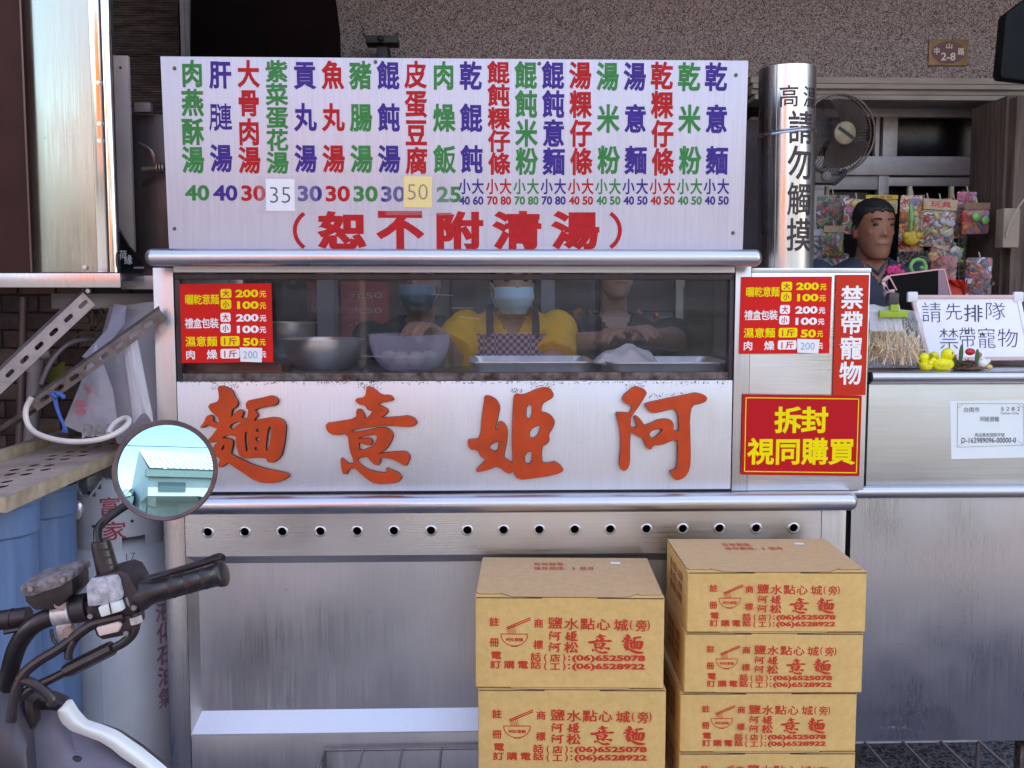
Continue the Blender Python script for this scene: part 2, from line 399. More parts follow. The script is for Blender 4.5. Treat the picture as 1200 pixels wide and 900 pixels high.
# ------------------------------------------------------------------ palette
st_panel = steel('brushed_steel_panel', (.70,.70,.72), .34, True, .13, .05, .03)
st_sign = steel('pale_steel_sheet', (.70,.70,.75), .45, False, .14, .04, .02, .75)
st_post = steel('steel_post', (.58,.58,.61), .34, False, .12, .05)
st_rail = steel('polished_steel_rail', (.60,.58,.63), .34, True, .08, .03)
st_low = steel('dull_steel_panel', (.68,.67,.70), .38, False, .12, .04, .05)
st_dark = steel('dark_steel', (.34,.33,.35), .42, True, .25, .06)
st_mirror = steel('bright_cabinet_steel', (.38,.42,.38), .20, False, .35, .03, .22)
st_pipe = steel('polished_flue_steel', (.66,.64,.62), .30, False, .10, .02)
st_bowl = steel('bowl_steel', (.82,.82,.83), .36, True, .15, .05)
chrome = M('chrome', (.78,.78,.80), .10, 1)
black = M('black_plastic', (.012,.011,.013), .4, var=.3)
dark_rubber = M('dark_window_rubber', (.030,.020,.026), .45, var=.5, vs=30)
rust = M('rusty_steel', (.20,.16,.15), .75, .3, c2=(.05,.018,.010), vs=45, bump=.6, bs=120)
white_paper = M('white_paper', (.80,.80,.82), .6, var=.04)
yellow_paper = M('yellow_paper', (.86,.66,.22), .6, var=.05)
ink = M('black_ink', (.02,.02,.03), .6)
# ================================================================== SETTING
pebble = pebble_mat('pebbledash', [(.33,.25,.235),(.13,.09,.085),(.44,.35,.33),(.24,.175,.165),(.075,.05,.05),(.37,.29,.275)], 300, .9, 1.15)
floor_m = pebble_mat('washed_gravel_floor', [(.16,.15,.17),(.05,.045,.05),(.26,.25,.28),(.10,.09,.10),(.20,.19,.22)], 110, .7)
asphalt = M('asphalt', (.15,.15,.155), .9, var=.25, vs=30, bump=.5, bs=200)
plaster = M('dull_plaster', (.30,.27,.26), .85, var=.12, vs=3)
brown_wall = M('grimy_brown_wall', (.10,.065,.055), .8, c2=(.03,.018,.016), vs=14, st=(1,1,3), bump=.4, bs=40)
struct('ground', MB().grid(lambda a, b: Vector((-300+600*a, -300+600*b, -.15)), 12, 12), asphalt)
struct('arcade_floor', MB().box(-6, 6, -1.6, 4.2, -.13, 0), floor_m, bevel=.006)
struct('street_kerb', MB().box(-6, 6, -1.76, -1.603, -.14, .003), M('kerb_concrete', (.34,.33,.32), .85, var=.15), bevel=.01)
x0, x1, z0, z1 = rect(380, -60, 1260, 88, 1.6)
WALLX0 = W(372, 40, 1.6).x
struct('pebbledash_wall', MB().box(WALLX0, 4.2, 1.6, 1.85, W(1000, 91, 1.6).z, 3.3), pebble)
mb = MB(); mb.box(-4.2, 4.2, 3.6, 3.8, 0, 3.3); struct('rear_wall', mb, brown_wall)
struct('side_wall_left', MB().box(-2.2, -2.0, -1.2, 3.6, 0, 3.3), M('maroon_side_wall', (.11,.035,.03), .7, var=.2))
struct('side_wall_right', MB().box(4.0, 4.2, -1.2, 3.6, 0, 3.3), plaster)
struct('arcade_ceiling', MB().box(-4.2, 4.2, .15, 3.8, 3.0, 3.2), M('ceiling_paint', (.34,.31,.30), .8, var=.1))  # out of view; front edge set back to let skylight reach the workers
struct('sun_blocking_storey', MB().box(-4.4, 4.4, .17, 8, 3.203, 6.6), plaster)  # unseen block added above the ceiling to keep the sun off
# ---- across the road (seen in the mirror and in the steel)
white_wall = M('white_facade_paint', (.50,.53,.51), .7, var=.08, vs=2)
def opposite(x0, x1, y, h, depth, wallm, roofm, label, nm='shop_building', bays=5, ridge=1.1, yaw=R(-9)):
    t = thing(nm, label, 'building', ((x0+x1)/2, y, -.14))
    b = MB(); b.box(x0, x1, y-depth, y, 2.75, h); b.box(x0, x1, y-depth, y-3.0, -.14, 2.749); part('wall', b, wallm, t)  # street-level arcade invented and kept dark to dim the window's reflections
    for i in range(bays+1):
        xx = x0+.2+(x1-x0-.4)*i/bays; part('arcade_column', MB().box(xx-.2, xx+.2, y-.45, y-.02, -.14, 2.748), M('dark_tiled_column', (.09,.10,.10), .5, var=.2), t)
    b = MB(); b.box(x0-.15, x1+.15, y+.003, y+.3, h-.42, h-.02); part('eaves_band', b, M('green_eaves', (.14,.20,.20), .6, var=.1), t)
    b = MB(); n = int((x1-x0)/.3)
    for i in range(n):
        a = x0+(x1-x0)*i/n; c = x0+(x1-x0)*(i+1)/n
        b.add([(a,y+.35,h),(c,y+.35,h),(c,y-depth*.5,h+ridge),(a,y-depth*.5,h+ridge)], [(0,1,2,3)])
        b.beam((a,y+.35,h+.03),(a,y-depth*.5,h+ridge+.03), .05, .06)
    b.add([(x0,y-depth*.5,h+ridge),(x1,y-depth*.5,h+ridge),(x1,y-depth-.3,h),(x0,y-depth-.3,h)], [(0,1,2,3)])
    for xx in (x0, x1): b.add([(xx,y,h),(xx,y-depth*.5,h+ridge),(xx,y-depth,h)], [(0,1,2)])
    part('metal_roof', b, roofm, t, smooth=False)
    w_ = (x1-x0)/bays; t.rotation_euler.z = yaw
    for i in range(bays):
        b = MB(); a = x0+w_*i+w_*.18; b.box(a, a+w_*.64, y-2.998, y-2.94, .0, 2.5)
        part('shutter', b, M('grey_shutter', (.42,.45,.46), .5, .3, var=.2, vs=60, st=(.01,1,1)), t)
        b = MB(); b.box(a, a+w_*.5, y+.002, y+.05, 3.0, 3.45); part('window', b, M('far_window_glass', (.06,.09,.10), .1), t)
roofm = M('cream_metal_roof', (.55,.53,.48), .6, .0, var=.08)
opposite(-.6, 13, -15.5, 4.1, 9, white_wall, roofm, 'white shop building across the road with cream metal roof, seen in the mirror', ridge=2.3)
opposite(-13, -1.5, -17.5, 3.1, 9, M('grey_green_facade', (.30,.36,.34), .7, var=.1), M('grey_roof', (.30,.34,.34), .6), 'low grey green building left of the white shop across the road', bays=3, yaw=0)
for i, (a, b_, h) in enumerate(((13, 26, 6.5), (-30, -14, 6.0))):
    t = thing('town_house', ('tall cream house right of the white shop across the road','tall cream house at the left end of the row across the road')[i], 'building', ((a+b_)/2, -17, -.14))
    part('wall', MB().box(a, b_, -27, -17, -.14, h), M('cream_facade', (.42,.38,.32), .8, var=.1), t)
    for k in range(5):
        for zf in (1, 4): part('window', MB().box(a+1+k*2.4, a+2.4+k*2.4, -16.998, -16.94, zf, zf+1.4), M('far_window_glass', (.06,.09,.10), .1), t)
b = MB(); b.tube([(-30,-13,5.6),(-10,-13,5.0),(10,-13,4.7),(30,-13,5.0)], .018, 6, smooth=2)
solo('power_line', b, black, 'thin black wire strung across the sky in the mirror', 'cable')

t = thing('orange_reflector', 'orange canvas awning by the road, seen only as streaks in the steel', 'awning', (-1.75, -5.8, -.15))  # unseen orange sheet added to streak the steel with orange
b = MB(); b.grid(lambda a, c: Vector((-3.0+2.0*a, -5.8-.12*math.sin(12*a)*.3, 1.7+1.9*c)), 24, 4); b.grid(lambda a, c: Vector((-1.0-2.0*a, -5.82, 1.7+1.9*c)), 24, 4); part('canvas', b, M('orange_canvas', (.75,.16,.03), .7), t)
for x_ in (-3.0, -1.0): b = MB(); b.cyl((x_,-5.81,-.15),(x_,-5.81,3.65), .03); part('pole', b, M('pole_grey', (.3,.3,.3), .5), t)
# ---- behind, left: ribbed dark wall, conduit, black panel
b = MB(); x0, x1, z0, z1 = rect(-150, -120, 212, 330, .9)
n = 150
for i in range(n):
    za = z0+(z1-z0)*i/n; zb = z0+(z1-z0)*(i+1)/n
    b.add([(x0,.9,za),(x1,.9,za),(x1,.893,(za+zb)/2),(x0,.893,(za+zb)/2),(x1,.9,zb),(x0,.9,zb)], [(0,1,2,3),(3,2,4,5)])
struct('ribbed_wall', b, M('ribbed_brown_cladding', (.21,.14,.12), .6, c2=(.06,.038,.032), vs=18, st=(.6,1,4), bump=.3), smooth=False)
brickm = [M('sooty_brick_'+'abc'[i], c, .9, var=.3, vs=30, bump=.6, bs=90) for i, c in enumerate(((.085,.055,.045),(.055,.038,.034),(.12,.085,.07)))]
x0, x1, z0, z1 = rect(-160, 330, 260, 900, .95)
lw = struct('brick_back_wall', MB().box(x0, x1, .95, 1.05, 0, z1), M('dark_mortar', (.035,.028,.026), .95, var=.3))
bw, bh = .115, .052; meshes = []
for i in range(3):
    q = MB(); q.box(-bw/2, bw/2, -.008, 0, -bh/2, bh/2); meshes.append(q.mesh('brick', brickm[i], bevel=.003))
zb_ = W(60, 560, .95).z; row = 0; cnt = 0
while zb_+row*bh*1.12 < z1:
    for k in range(0, 14):
        xx = x0+.06+k*(bw+.008)+(row % 2)*bw/2
        if xx > W(215, 500, .95).x: break
        o = link('brick', meshes[random.randrange(3)], lw, (xx, .95, zb_+row*bh*1.12)); ORIG[o.name] = Vector((0,0,0))
    row += 1
b = MB(); b.bpx(211, -30, 226, 80, .86, .89); b.bpx(214, -30, 216, 80, .855, .86); b.bpx(220, -30, 222, 80, .855, .86)
solo('wall_conduit', b, M('pale_conduit', (.36,.31,.28), .6, var=.15), 'pale vertical strip at the edge of the brown ribbed wall', 'conduit', bevel=.001)
b = MB(); pl = Pl((0, .8, 1.4))
pts = [pl.uv(*p) for p in ((226,-60),(226,80),(400,80),(399,40),(394,0),(388,-60))]
plate(b, pl, pts[::-1], [], .03)
solo('black_hanging_panel', b, M('matt_black_cover', (.004,.0015,.0015), .8, var=.5, vs=4, spec=.05), 'large black cover hanging above the left half of the menu board', 'cover', bevel=.004)
b = MB(); b.bpx(428, 41, 466, 50, 1.42, 1.5); b.bpx(441, 50, 454, 78, 1.45, 1.59); b.ell(W(446, 45, 1.41), .012)
b.tube([W(428,44,1.45), W(425,38,1.45)], .004); b.tube([W(463,43,1.45), W(466,38,1.45)], .004)
solo('wall_bracket', b, M('dark_brown_metal', (.018,.012,.012), .5), 'small dark T-shaped bracket on the pebbled wall above the menu board', 'bracket', bevel=.003)
# ---- lintel, aluminium window, column on the right
tan = M('weathered_tan_moulding', (.30,.245,.21), .75, var=.2, vs=10, st=(.5,1,4))
b = MB(); X0 = W(880, 100, 1.5).x; X1 = W(1290, 100, 1.5).x
for y0_, y1_, Y in ((90,98,1.50),(98,104,1.47),(104,111,1.49),(111,117,1.44)):
    b.box(X0, X1, Y, 1.598, W(1030, y1_, Y).z, W(1030, y0_, Y).z-.0015)
solo('door_lintel', b, tan, 'weathered tan stepped moulding above the window behind the fan', 'moulding', bevel=.002)
alu = M('dull_aluminium', (.42,.38,.38), .5, .35, var=.12, vs=20)
t = thing('sliding_window', 'grey aluminium sliding window with dark panes behind the wall fan', 'window', W(1060, 330, 1.7))
def bar(*a, nm='frame'):
    q = MB(); q.bpx(*a); return part(nm, q, alu, t, bevel=.002)
bar(940, 120, 1180, 126, 1.66, 1.74); bar(940, 126, 1180, 137, 1.69, 1.73)
bar(1035, 137, 1052, 183, 1.69, 1.73); bar(1162, 137, 1176, 183, 1.69, 1.73); bar(1026, 137, 1031, 183, 1.70, 1.73); bar(880, 137, 955, 183, 1.69, 1.73)
bar(880, 183, 1176, 205, 1.68, 1.74); bar(880, 205, 1030, 222, 1.70, 1.73); bar(1028, 205, 1040, 340, 1.69, 1.73)
bar(1041, 208, 1160, 218, 1.69, 1.73); bar(1150, 218, 1160, 330, 1.69, 1.73); bar(940, 222, 966, 340, 1.70, 1.73)
dpane = M('dark_window_pane', (.010,.007,.008), .2, spec=.3, var=.4, vs=6)
for a in ((955,137,1026,183),(1052,137,1162,183),(966,222,1028,340),(1040,218,1150,340)):
    q = MB(); q.bpx(*a, 1.75, 1.76); part('pane', q, dpane, t)
# wooden / red-brown column pieces at the far right
darkred = M('dark_red_corrugated', (.075,.025,.02), .6, c2=(.03,.010,.010), vs=20, st=(6,1,.3))
b = MB(); x0, x1, z0, z1 = rect(1148, 117, 1176, 430, 1.55)
n = 7
for i in range(n):
    a = x0+(x1-x0)*i/n; c = x0+(x1-x0)*(i+1)/n; b.box(a, c-.004, 1.55+.008*(i % 2), 1.6, 0, z1)
solo('door_leaf', b, darkred, 'dark red corrugated door leaf beside the aluminium window', 'door')
wood = M('old_brown_wood', (.16,.105,.08), .75, c2=(.06,.036,.028), vs=8, st=(8,8,.5), bump=.3, bs=30)
b = MB()
for a, c, Y in ((1172,1182,1.15),(1184,1204,1.1),(1206,1260,1.12)): b.box(W(a,300,Y).x, W(c,300,Y).x, Y, 1.4, 0, W(1190,112,Y).z)
solo('wooden_column', b, wood, 'brown wooden door post at the far right edge', 'post', bevel=.003)
b = MB(); b.bpx(1176, 244, 1195, 290, 1.04, 1.095); o = solo('junction_box', b, M('aged_beige_plastic', (.33,.25,.19), .6, var=.1), 'beige electrical box on the brown door post at right', 'electrical box', bevel=.003)
b = MB(); b.tube([W(1205,228,1.03), W(1195,240,1.02), W(1186,256,1.02), W(1181,268,1.03), W(1179,278,1.035)], .003, 8, smooth=2)
solo('beige_cable', b, M('beige_cable', (.42,.34,.28), .5), 'beige cable running down to the electrical box at right', 'cable')
b = MB(); pl = Pl((0,.75,1.4))
plate(b, pl, chaikin([pl.uv(*p) for p in ((1172,91),(1215,96),(1230,-20),(1200,0),(1179,16))],1,.06), [], .05, -.05)
solo('hanging_loudspeaker', b, M('dark_teal_plastic', (.006,.009,.010), .6, var=.3, spec=.15), 'dark boxy loudspeaker hung at the top right corner', 'loudspeaker', bevel=.006)
# house number plate
pl = Pl((0, 1.597, 1.4)); t = thing('house_number_plate', 'small brass and maroon house number plate reading 2-8 on the pebbled wall', 'sign', W(1110, 77, 1.597))
b = MB(); u0, v0 = pl.uv(1087,77); u1, v1 = pl.uv(1134,47); plate(b, pl, [(u0,v0),(u1,v0),(u1,v1),(u0,v1)], [], .006, .001); part('plate', b, M('aged_brass', (.24,.13,.06), .5, .4, var=.25, vs=40), t, bevel=.0015)
b = MB(); k = pl.k(1110,62); cu, cv = pl.uv(1110.5,62); b.add([pl.w(p[0],p[1],.009) for p in circ(cu,cv,19.5*k,28,12.5*k)], [tuple(range(28))]); part('oval_field', b, M('maroon_enamel', (.10,.015,.012), .4), t)
b = MB(); wm = M('pale_plate_lettering', (.62,.52,.45), .5)
for s_, px, py, w_, h_ in (('中',1096.5,60.5,7,8),('山',1111,54.5,8,6),('路',1125,61,7.5,8)): put_px(b, pl, s_, px, py, w_, h_, .02, n=.010)
put_px(b, pl, '2-8', 1110, 67, 17, 9, .02, True, n=.010); part('lettering', b, wm, t)
# ================================================================== THE NOODLE CART
def X(px, py=450, Y=0): return W(px, py, Y).x
def Z(py, px=530, Y=0): return W(px, py, Y).z
XL, XR = X(183,450), X(1016,450)
xl, xr, xs = X(207), X(859), X(878)          # window bay and the end panel
cart = thing('noodle_cart', 'long stainless steel noodle cart with glass display case and four big red characters', 'food cart', ((XL+XR)/2, .35, 0))
zA, zB = Z(313), Z(293)                       # shelf on top
zW1, zW0 = Z(321), Z(446)                     # window opening
zP0 = Z(575); zL1, zL0 = Z(577), Z(598)       # sign panel bottom, ledge
DEP = .72
rs = (zB-zA)/2
b = MB(); xa, xb = X(171,303,-.05), X(892,303,-.05); zc = (zA+zB)/2
# bullnose with rounded ends
prof = [(0,-rs*.9),(rs*.45,-rs*.98),(rs*.8,-rs*.7),(rs,-rs*.3),(rs,rs*.3),(rs*.8,rs*.7),(rs*.45,rs*.98),(0,rs*.98)]
pts = [];
def rail(b, xa, xb, yc, zc, r, n=20, e=5):
    rings = []
    for i in range(e+1):
        a = math.pi/2*(1-i/e); rings.append([Vector((xa+r*.8-math.sin(a)*r*.8, yc+math.cos(2*math.pi*k/n)*r*(.15+.85*math.cos(a)), zc+math.sin(2*math.pi*k/n)*r*(.15+.85*math.cos(a)))) for k in range(n)])
    for i in range(e+1):
        a = math.pi/2*(i/e); rings.append([Vector((xb-r*.8+math.sin(a)*r*.8, yc+math.cos(2*math.pi*k/n)*r*(.15+.85*math.cos(a)), zc+math.sin(2*math.pi*k/n)*r*(.15+.85*math.cos(a)))) for k in range(n)])
    b.loft(rings)
rail(b, xa, xb, -.05, zc, rs)
b.box(xa+.02, xb-.02, -.05, .16, zc-rs*.7, zc+rs*.90)
part('top_shelf', b, st_rail, cart)
def cbox(nm, x0, x1, y0, y1, z0, z1, m=st_panel, bev=.0015, label=None):
    return part(nm, MB().box(x0, x1, y0, y1, z0, z1), m, cart, bevel=bev, label=label)
cbox('corner_post', XL, xl-.001, 0, .04, zL1, zA-.002, st_post)
cbox('corner_post', xr+.001, xs-.001, -.002, .04, zL1, zA+.005, st_post)
cbox('corner_post', XL, xl-.001, DEP-.04, DEP, 0, zA-.002, st_post)
cbox('header_strip', xl, xr, .0, .03, zW1+.003, zA+.004, st_sign)
# window frame
t1 = 6*S(0)
cbox('window_frame', xl+.001, xr-.001, .004, .03, zW1-t1*1.1, zW1, dark_rubber)
cbox('window_frame', xl+.001, xl+t1*1.1, .003, .029, zW0, zW1-t1*1.1-.0005, dark_rubber)
cbox('window_frame', xr-t1*.9, xr-.001, .003, .029, zW0, zW1-t1*1.1-.0005, dark_rubber)
cbox('window_sill', xl+t1*1.1+.0005, xr-t1*.9-.0005, .001, .034, zW0, zW0+9*S(0), rust, .002, 'rusty flaking window sill')
cbox('glass_pane', xl+t1, xr-t1*.8, .017, .020, zW0+9*S(0)-.002, zW1-t1, glass_mat('window_glass', dust=.014, ior=1.40), 0)
b = MB(); rt = random.Random(3)
plw = Pl((0,.0165,1.4))
for (a0,b0,a1,b1) in ((505,345,531,346),(528,361,555,361),(538,371,563,374),(424,417,448,418)):
    stroke(b, lambda u,v: plw.w(u,v,0), [plw.uv(a0,b0), plw.uv(a1,b1)], .0006)
part('glass_scratch', b, M('scratch_white', (.45,.45,.5), .4), cart)
# sign panel and its red characters
cbox('sign_panel', xl, xr-.001, .0, .02, zP0, zW0-.001, st_sign)
b = MB(); b.box(XL, X(1000), .001, .02, zL1+.0005, zP0-.0008); part('dark_seam', b, M('dark_seam', (.02,.015,.015), .8), cart)
cbox('end_panel', xs, XR, .0, .02, zL1, zA-.012, st_panel)
cbox('end_panel_cap', xs-.0005, XR+.001, -.003, .30, zA-.0115, zA-.0015, st_panel)
cbox('end_panel_side', XR-.006, XR+.001, .021, .30, zL1, zA-.012, st_panel, 0)
# ledge
r2 = (zL1-zL0)/2; b = MB(); rail(b, X(183,588,-.03), X(1004,588,-.03), -.028, (zL1+zL0)/2, r2); b.box(XL+.01, X(1000), -.028, DEP, (zL1+zL0)/2-.004, zL1-.0012)
part('ledge_rail', b, st_rail, cart)
# vented panel with real round holes
zV0 = Z(650); xv0, xv1 = X(217,620), X(962,620)
plv = Pl((0,0,1.4)); holes = []; hs = [243.7,287,330.8,375.5,418.5,461.6,505,547.8,590,632,673.5,715,757.5,800,843,885.8,929.8]
hc = []
for i, hx in enumerate(hs):
    hc.append(plv.uv(hx, 623.5-5*i/16)); holes.append(circ(*hc[-1], 4.8*S(0), 20))
b = MB(); zt = (zL1+zL0)/2-.005
hole_row(b, plv, xv0, xv1, zV0-1.4, zt-1.4, hc, 4.8*S(0))
part('vent_panel', b, st_panel, cart)
cbox('vent_shade_sheet', xv0, xv1, .06, .065, zV0+.002, zt, M('unlit_interior_black', (.012,.010,.010), .9), 0)  # near-black sheet stands in for the unlit inside of the cart
q = MB(); q.lathe([(4.9*S(0),-.004),(4.9*S(0),.003),(5.6*S(0),.0045),(6.6*S(0),.0038),(7.2*S(0),.0),(4.9*S(0),-.004)], (0,0,0), (0,-1,0), 24)
rm = q.mesh('vent_ring', st_bowl)
for u, v in hc:
    o = link('vent_ring', rm, cart, Vector((u, 0, 1.4+v))-ORIG[cart.name]); ORIG[o.name] = ORIG[cart.name]
# legs / side strips
cbox('leg', XL+.006, xv0-.001, -.001, .05, 0, zt, st_post, .002)
cbox('leg', xv1+.001, X(991,620), -.001, .05, 0, zt, st_post, .002)
cbox('side_panel', XL+.002, XL+.006, .052, DEP-.045, .12, zt, st_panel, 0)
cbox('side_panel', X(991,620)-.006, X(991,620), .052, DEP, .12, zt, st_panel, 0)
# recess: slanting underside, back sheet, sloping step, base sheet
RY = .03; xq0, xq1 = xv0, xv1
z660, z832, z860 = Z(660), W(400,831,RY).z, W(400,858,0).z
b = MB()
b.add([(xq0,-.001,zV0),(xq1,-.001,zV0),(xq1-.02,RY,z660-.004),(xq0+.02,RY,z660-.004)], [(0,1,2,3)])
b.add([(xq0,-.001,zV0),(xq0+.02,RY,z660-.004),(xq0+.02,RY,z832),(xq0,-.001,z860)], [(0,1,2,3)])
b.add([(xq1,-.001,zV0),(xq1-.02,RY,z660-.004),(xq1-.02,RY,z832),(xq1,-.001,z860)], [(3,2,1,0)])
part('recess_frame', b, st_low, cart, smooth=False)
cbox('recess_sheet', xq0+.0195, xq1-.0195, RY, RY+.003, z832-.002, z660-.003, st_low, 0)
b = MB(); b.add([(xq0,-.002,z860),(xq1,-.002,z860),(xq1-.02,RY,z832),(xq0+.02,RY,z832)], [(0,1,2,3)]); b.box(xq0,xq1,-.002,0,z860-.004,z860-.0003)
part('sloping_step', b, st_sign, cart, smooth=False)
cbox('base_sheet', xq0, xq1, .0, .004, .12, z860-.005, st_low, .001)
# inside: deck, back wall
zD = W(520, 441, .06).z
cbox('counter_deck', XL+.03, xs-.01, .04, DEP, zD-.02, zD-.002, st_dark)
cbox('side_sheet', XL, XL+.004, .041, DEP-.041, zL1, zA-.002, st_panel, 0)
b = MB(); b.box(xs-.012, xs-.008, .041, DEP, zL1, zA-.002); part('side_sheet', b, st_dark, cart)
# ---- big red characters
CH = {
'麵': (230,445,.1389,[
 [(190,60),(225,50),(260,62),(310,85),(325,135),(360,185),(345,225),(305,245),(300,325),(345,265),(375,248),(408,265),(382,320),(412,325),(438,330),(452,245),(432,240),(428,180),(500,165),(560,152),(640,132),(690,150),(695,185),(670,212),(600,220),(510,240),(500,258),(528,292),(500,325),(487,350),(560,328),(680,312),(762,350),(755,480),(735,590),(720,640),(660,692),(610,690),(600,655),(520,650),(430,658),(380,640),(355,590),(345,500),(343,468),(262,460),(215,492),(285,494),(320,512),(298,608),(300,628),(380,665),(480,715),(600,752),(700,770),(800,795),(760,830),(680,862),(560,862),(480,830),(380,760),(300,710),(280,690),(250,710),(210,735),(192,715),(215,660),(170,635),(150,600),(155,560),(190,520),(185,510),(115,525),(105,510),(150,460),(175,425),(195,405),(140,390),(115,368),(50,402),(45,395),(80,350),(95,305),(130,295),(150,310),(148,350),(190,370),(205,350),(195,310),(140,270),(105,210),(190,185),(205,150),(200,100)],
 [(290,375),(360,345),(395,365),(340,385),(325,415),(290,415)],[(218,575),(235,545),(252,540),(245,590),(218,590)],
 [(410,438),(445,430),(450,600),(422,605)],[(510,410),(550,403),(548,438),(508,438)],[(507,480),(548,475),(545,522),(505,515)],[(498,560),(532,558),(530,590),(498,590)],[(610,395),(648,385),(622,595),(585,598)]]),
'意': (375,445,.1389,[
 [(400,50),(470,80),(520,130),(600,128),(625,158),(600,172),(500,190),(495,210),(545,230),(580,250),(560,285),(515,310),(520,320),(700,308),(740,300),(800,320),(820,350),(800,380),(740,392),(560,380),(400,395),(290,415),(268,425),(275,445),(400,425),(500,402),(570,405),(625,450),(600,520),(560,580),(500,615),(432,630),(620,605),(730,602),(765,640),(730,725),(690,700),(600,655),(510,650),(512,690),(488,718),(440,690),(400,635),(310,660),(330,700),(400,755),(500,780),(575,785),(558,735),(620,765),(680,790),(690,825),(650,862),(480,875),(400,830),(320,760),(300,738),(245,745),(232,790),(195,785),(178,665),(195,658),(240,705),(290,708),(285,660),(255,590),(240,440),(130,465),(65,430),(52,365),(140,355),(315,325),(310,250),(350,245),(380,290),(375,325),(410,320),(465,240),(415,260),(380,205),(330,205),(295,160),(385,150),(395,90)],
 [(322,482),(420,460),(492,452),(468,555),(335,603),(328,525),(345,525),(400,548),(435,540),(450,512),(425,488),(325,497)]]),
'姬': (540,448,.1333,[
 [(210,115),(260,118),(320,155),(342,210),(325,300),(300,400),(305,420),(328,410),(332,350),(360,340),(395,370),(408,420),(400,520),(380,610),(375,655),(440,700),(458,712),(455,640),(450,500),(455,300),(462,180),(470,100),(540,110),(600,90),(700,45),(770,45),(812,90),(800,130),(740,160),(705,190),(700,262),(750,265),(800,295),(822,340),(800,400),(765,450),(775,500),(750,535),(705,560),(708,710),(790,705),(820,690),(880,730),(898,775),(800,810),(640,835),(500,850),(460,785),(450,772),(415,800),(320,725),(240,760),(145,782),(135,770),(180,720),(230,680),(170,640),(150,590),(70,580),(62,500),(110,500),(172,490),(185,300),(205,180)],
 [(572,190),(632,190),(620,310),(595,320),(570,310)],[(600,405),(700,360),(702,400),(670,480),(600,495)],[(555,620),(632,585),(622,715),(560,718)],[(255,540),(345,500),(318,618),(250,580)]]),
'阿': (715,448,.1333,[
 [(95,130),(200,40),(240,38),(320,75),(290,130),(240,210),(175,295),(172,330),(170,392),(235,400),(225,350),(205,295),(230,292),(275,340),(295,380),(350,360),(420,325),(500,318),(550,345),(545,420),(590,432),(600,420),(598,300),(580,240),(540,225),(400,262),(350,260),(302,200),(310,180),(500,140),(700,100),(740,90),(810,105),(845,130),(830,165),(770,185),(712,195),(690,300),(695,450),(700,650),(690,760),(650,825),(580,858),(545,830),(518,775),(575,765),(590,700),(592,490),(520,510),(440,545),(370,545),(350,585),(320,575),(295,520),(285,480),(250,475),(180,430),(170,425),(165,600),(165,700),(150,745),(118,775),(85,750),(75,700),(90,600),(90,450),(65,330),(45,262),(100,262),(165,270),(190,230),(185,195),(130,180)],
 [(335,450),(350,420),(400,405),(465,400),(430,450),(380,490),(355,490)]])}
red_char = M('orange_red_acrylic', (.52,.052,.010), .45, var=.18, vs=14, spec=.3)
dark_edge = M('black_edge', (.015,.008,.006), .7, var=.5)
BR = {}
for ch, (ox, oy, k, sp) in CH.items():
    loops = [chaikin([plv.uv(ox+x*k, oy+y*k) for x, y in lp], 1, .24) for lp in sp]
    b = MB(); plate(b, plv, loops[0], loops[1:], .006, .0055, bevel=.0007)
    b2 = MB()  # dark copies of the outline, shifted mostly right and down
    for j_, (dx_, dy_) in enumerate(((.0022,-.0018),(-.0009,.0009),(.0005,.0012))): plate(b2, plv, [(u+dx_, v+dy_) for u, v in loops[0]], [[(u+dx_, v+dy_) for u, v in l] for l in loops[1:]], .0046-.0003*j_, .0003)
    o = part('red_character', b, red_char, cart); part('character_backing', b2, dark_edge, o)
    # flat outline kept for the printed cartons (unit em)
    xs_ = [p[0] for p in loops[0]]; ys_ = [p[1] for p in loops[0]]
    cx, cy = (min(xs_)+max(xs_))/2, (min(ys_)+max(ys_))/2; sx, sy = max(xs_)-min(xs_), max(ys_)-min(ys_)
    v, f = curve_mesh([[((p[0]-cx)/sx, (p[1]-cy)/sy) for p in l] for l in loops], 0)
    BR[ch] = ([(p.x, p.y) for p in v], f)
def put_brush(mb, place, ch, cx, cy, w, h, m=0):
    v, f = BR[ch]; mb.add([place(cx+x*w, cy+y*h) for x, y in v], f, m)
# rust bleeding round the top edge of the characters
rb = MB(); rt = random.Random(11)
for (a, b_, y) in ((246,280,453),(420,448,452),(598,612,458),(622,650,453),(733,756,453),(760,800,464)):
    for _ in range(60):
        px_, py_ = rt.uniform(a, b_), y+rt.gauss(0, 2.2)
        u, v = plv.uv(px_, py_); r_ = rt.uniform(.0005, .0014)
        rb.add([plv.w(u+math.cos(q)*r_*rt.uniform(.5,1.6), v+math.sin(q)*r_, .0004) for q in [2*math.pi*i/5 for i in range(5)]], [(0,1,2,3,4)])
for _ in range(420):
    px_, py_ = rt.uniform(210, 856), 447+abs(rt.gauss(0, 1.6))
    u, v = plv.uv(px_, py_); r_ = rt.uniform(.0005, .0016)
    rb.add([plv.w(u+math.cos(q)*r_*rt.uniform(.5,1.6), v+math.sin(q)*r_, .0004) for q in [2*math.pi*i/5 for i in range(5)]], [(0,1,2,3,4)])
for _ in range(260):
    px_, py_ = rt.uniform(210, 856), rt.uniform(452, 574)
    u, v = plv.uv(px_, py_); r_ = rt.uniform(.0003, .0009)
    rb.add([plv.w(u+math.cos(q)*r_, v+math.sin(q)*r_, .0004) for q in [2*math.pi*i/5 for i in range(5)]], [(0,1,2,3,4)])
o = part('rust_speckle', rb, M('dark_rust_speck', (.07,.03,.02), .8), cart)
o['kind'] = 'stuff'

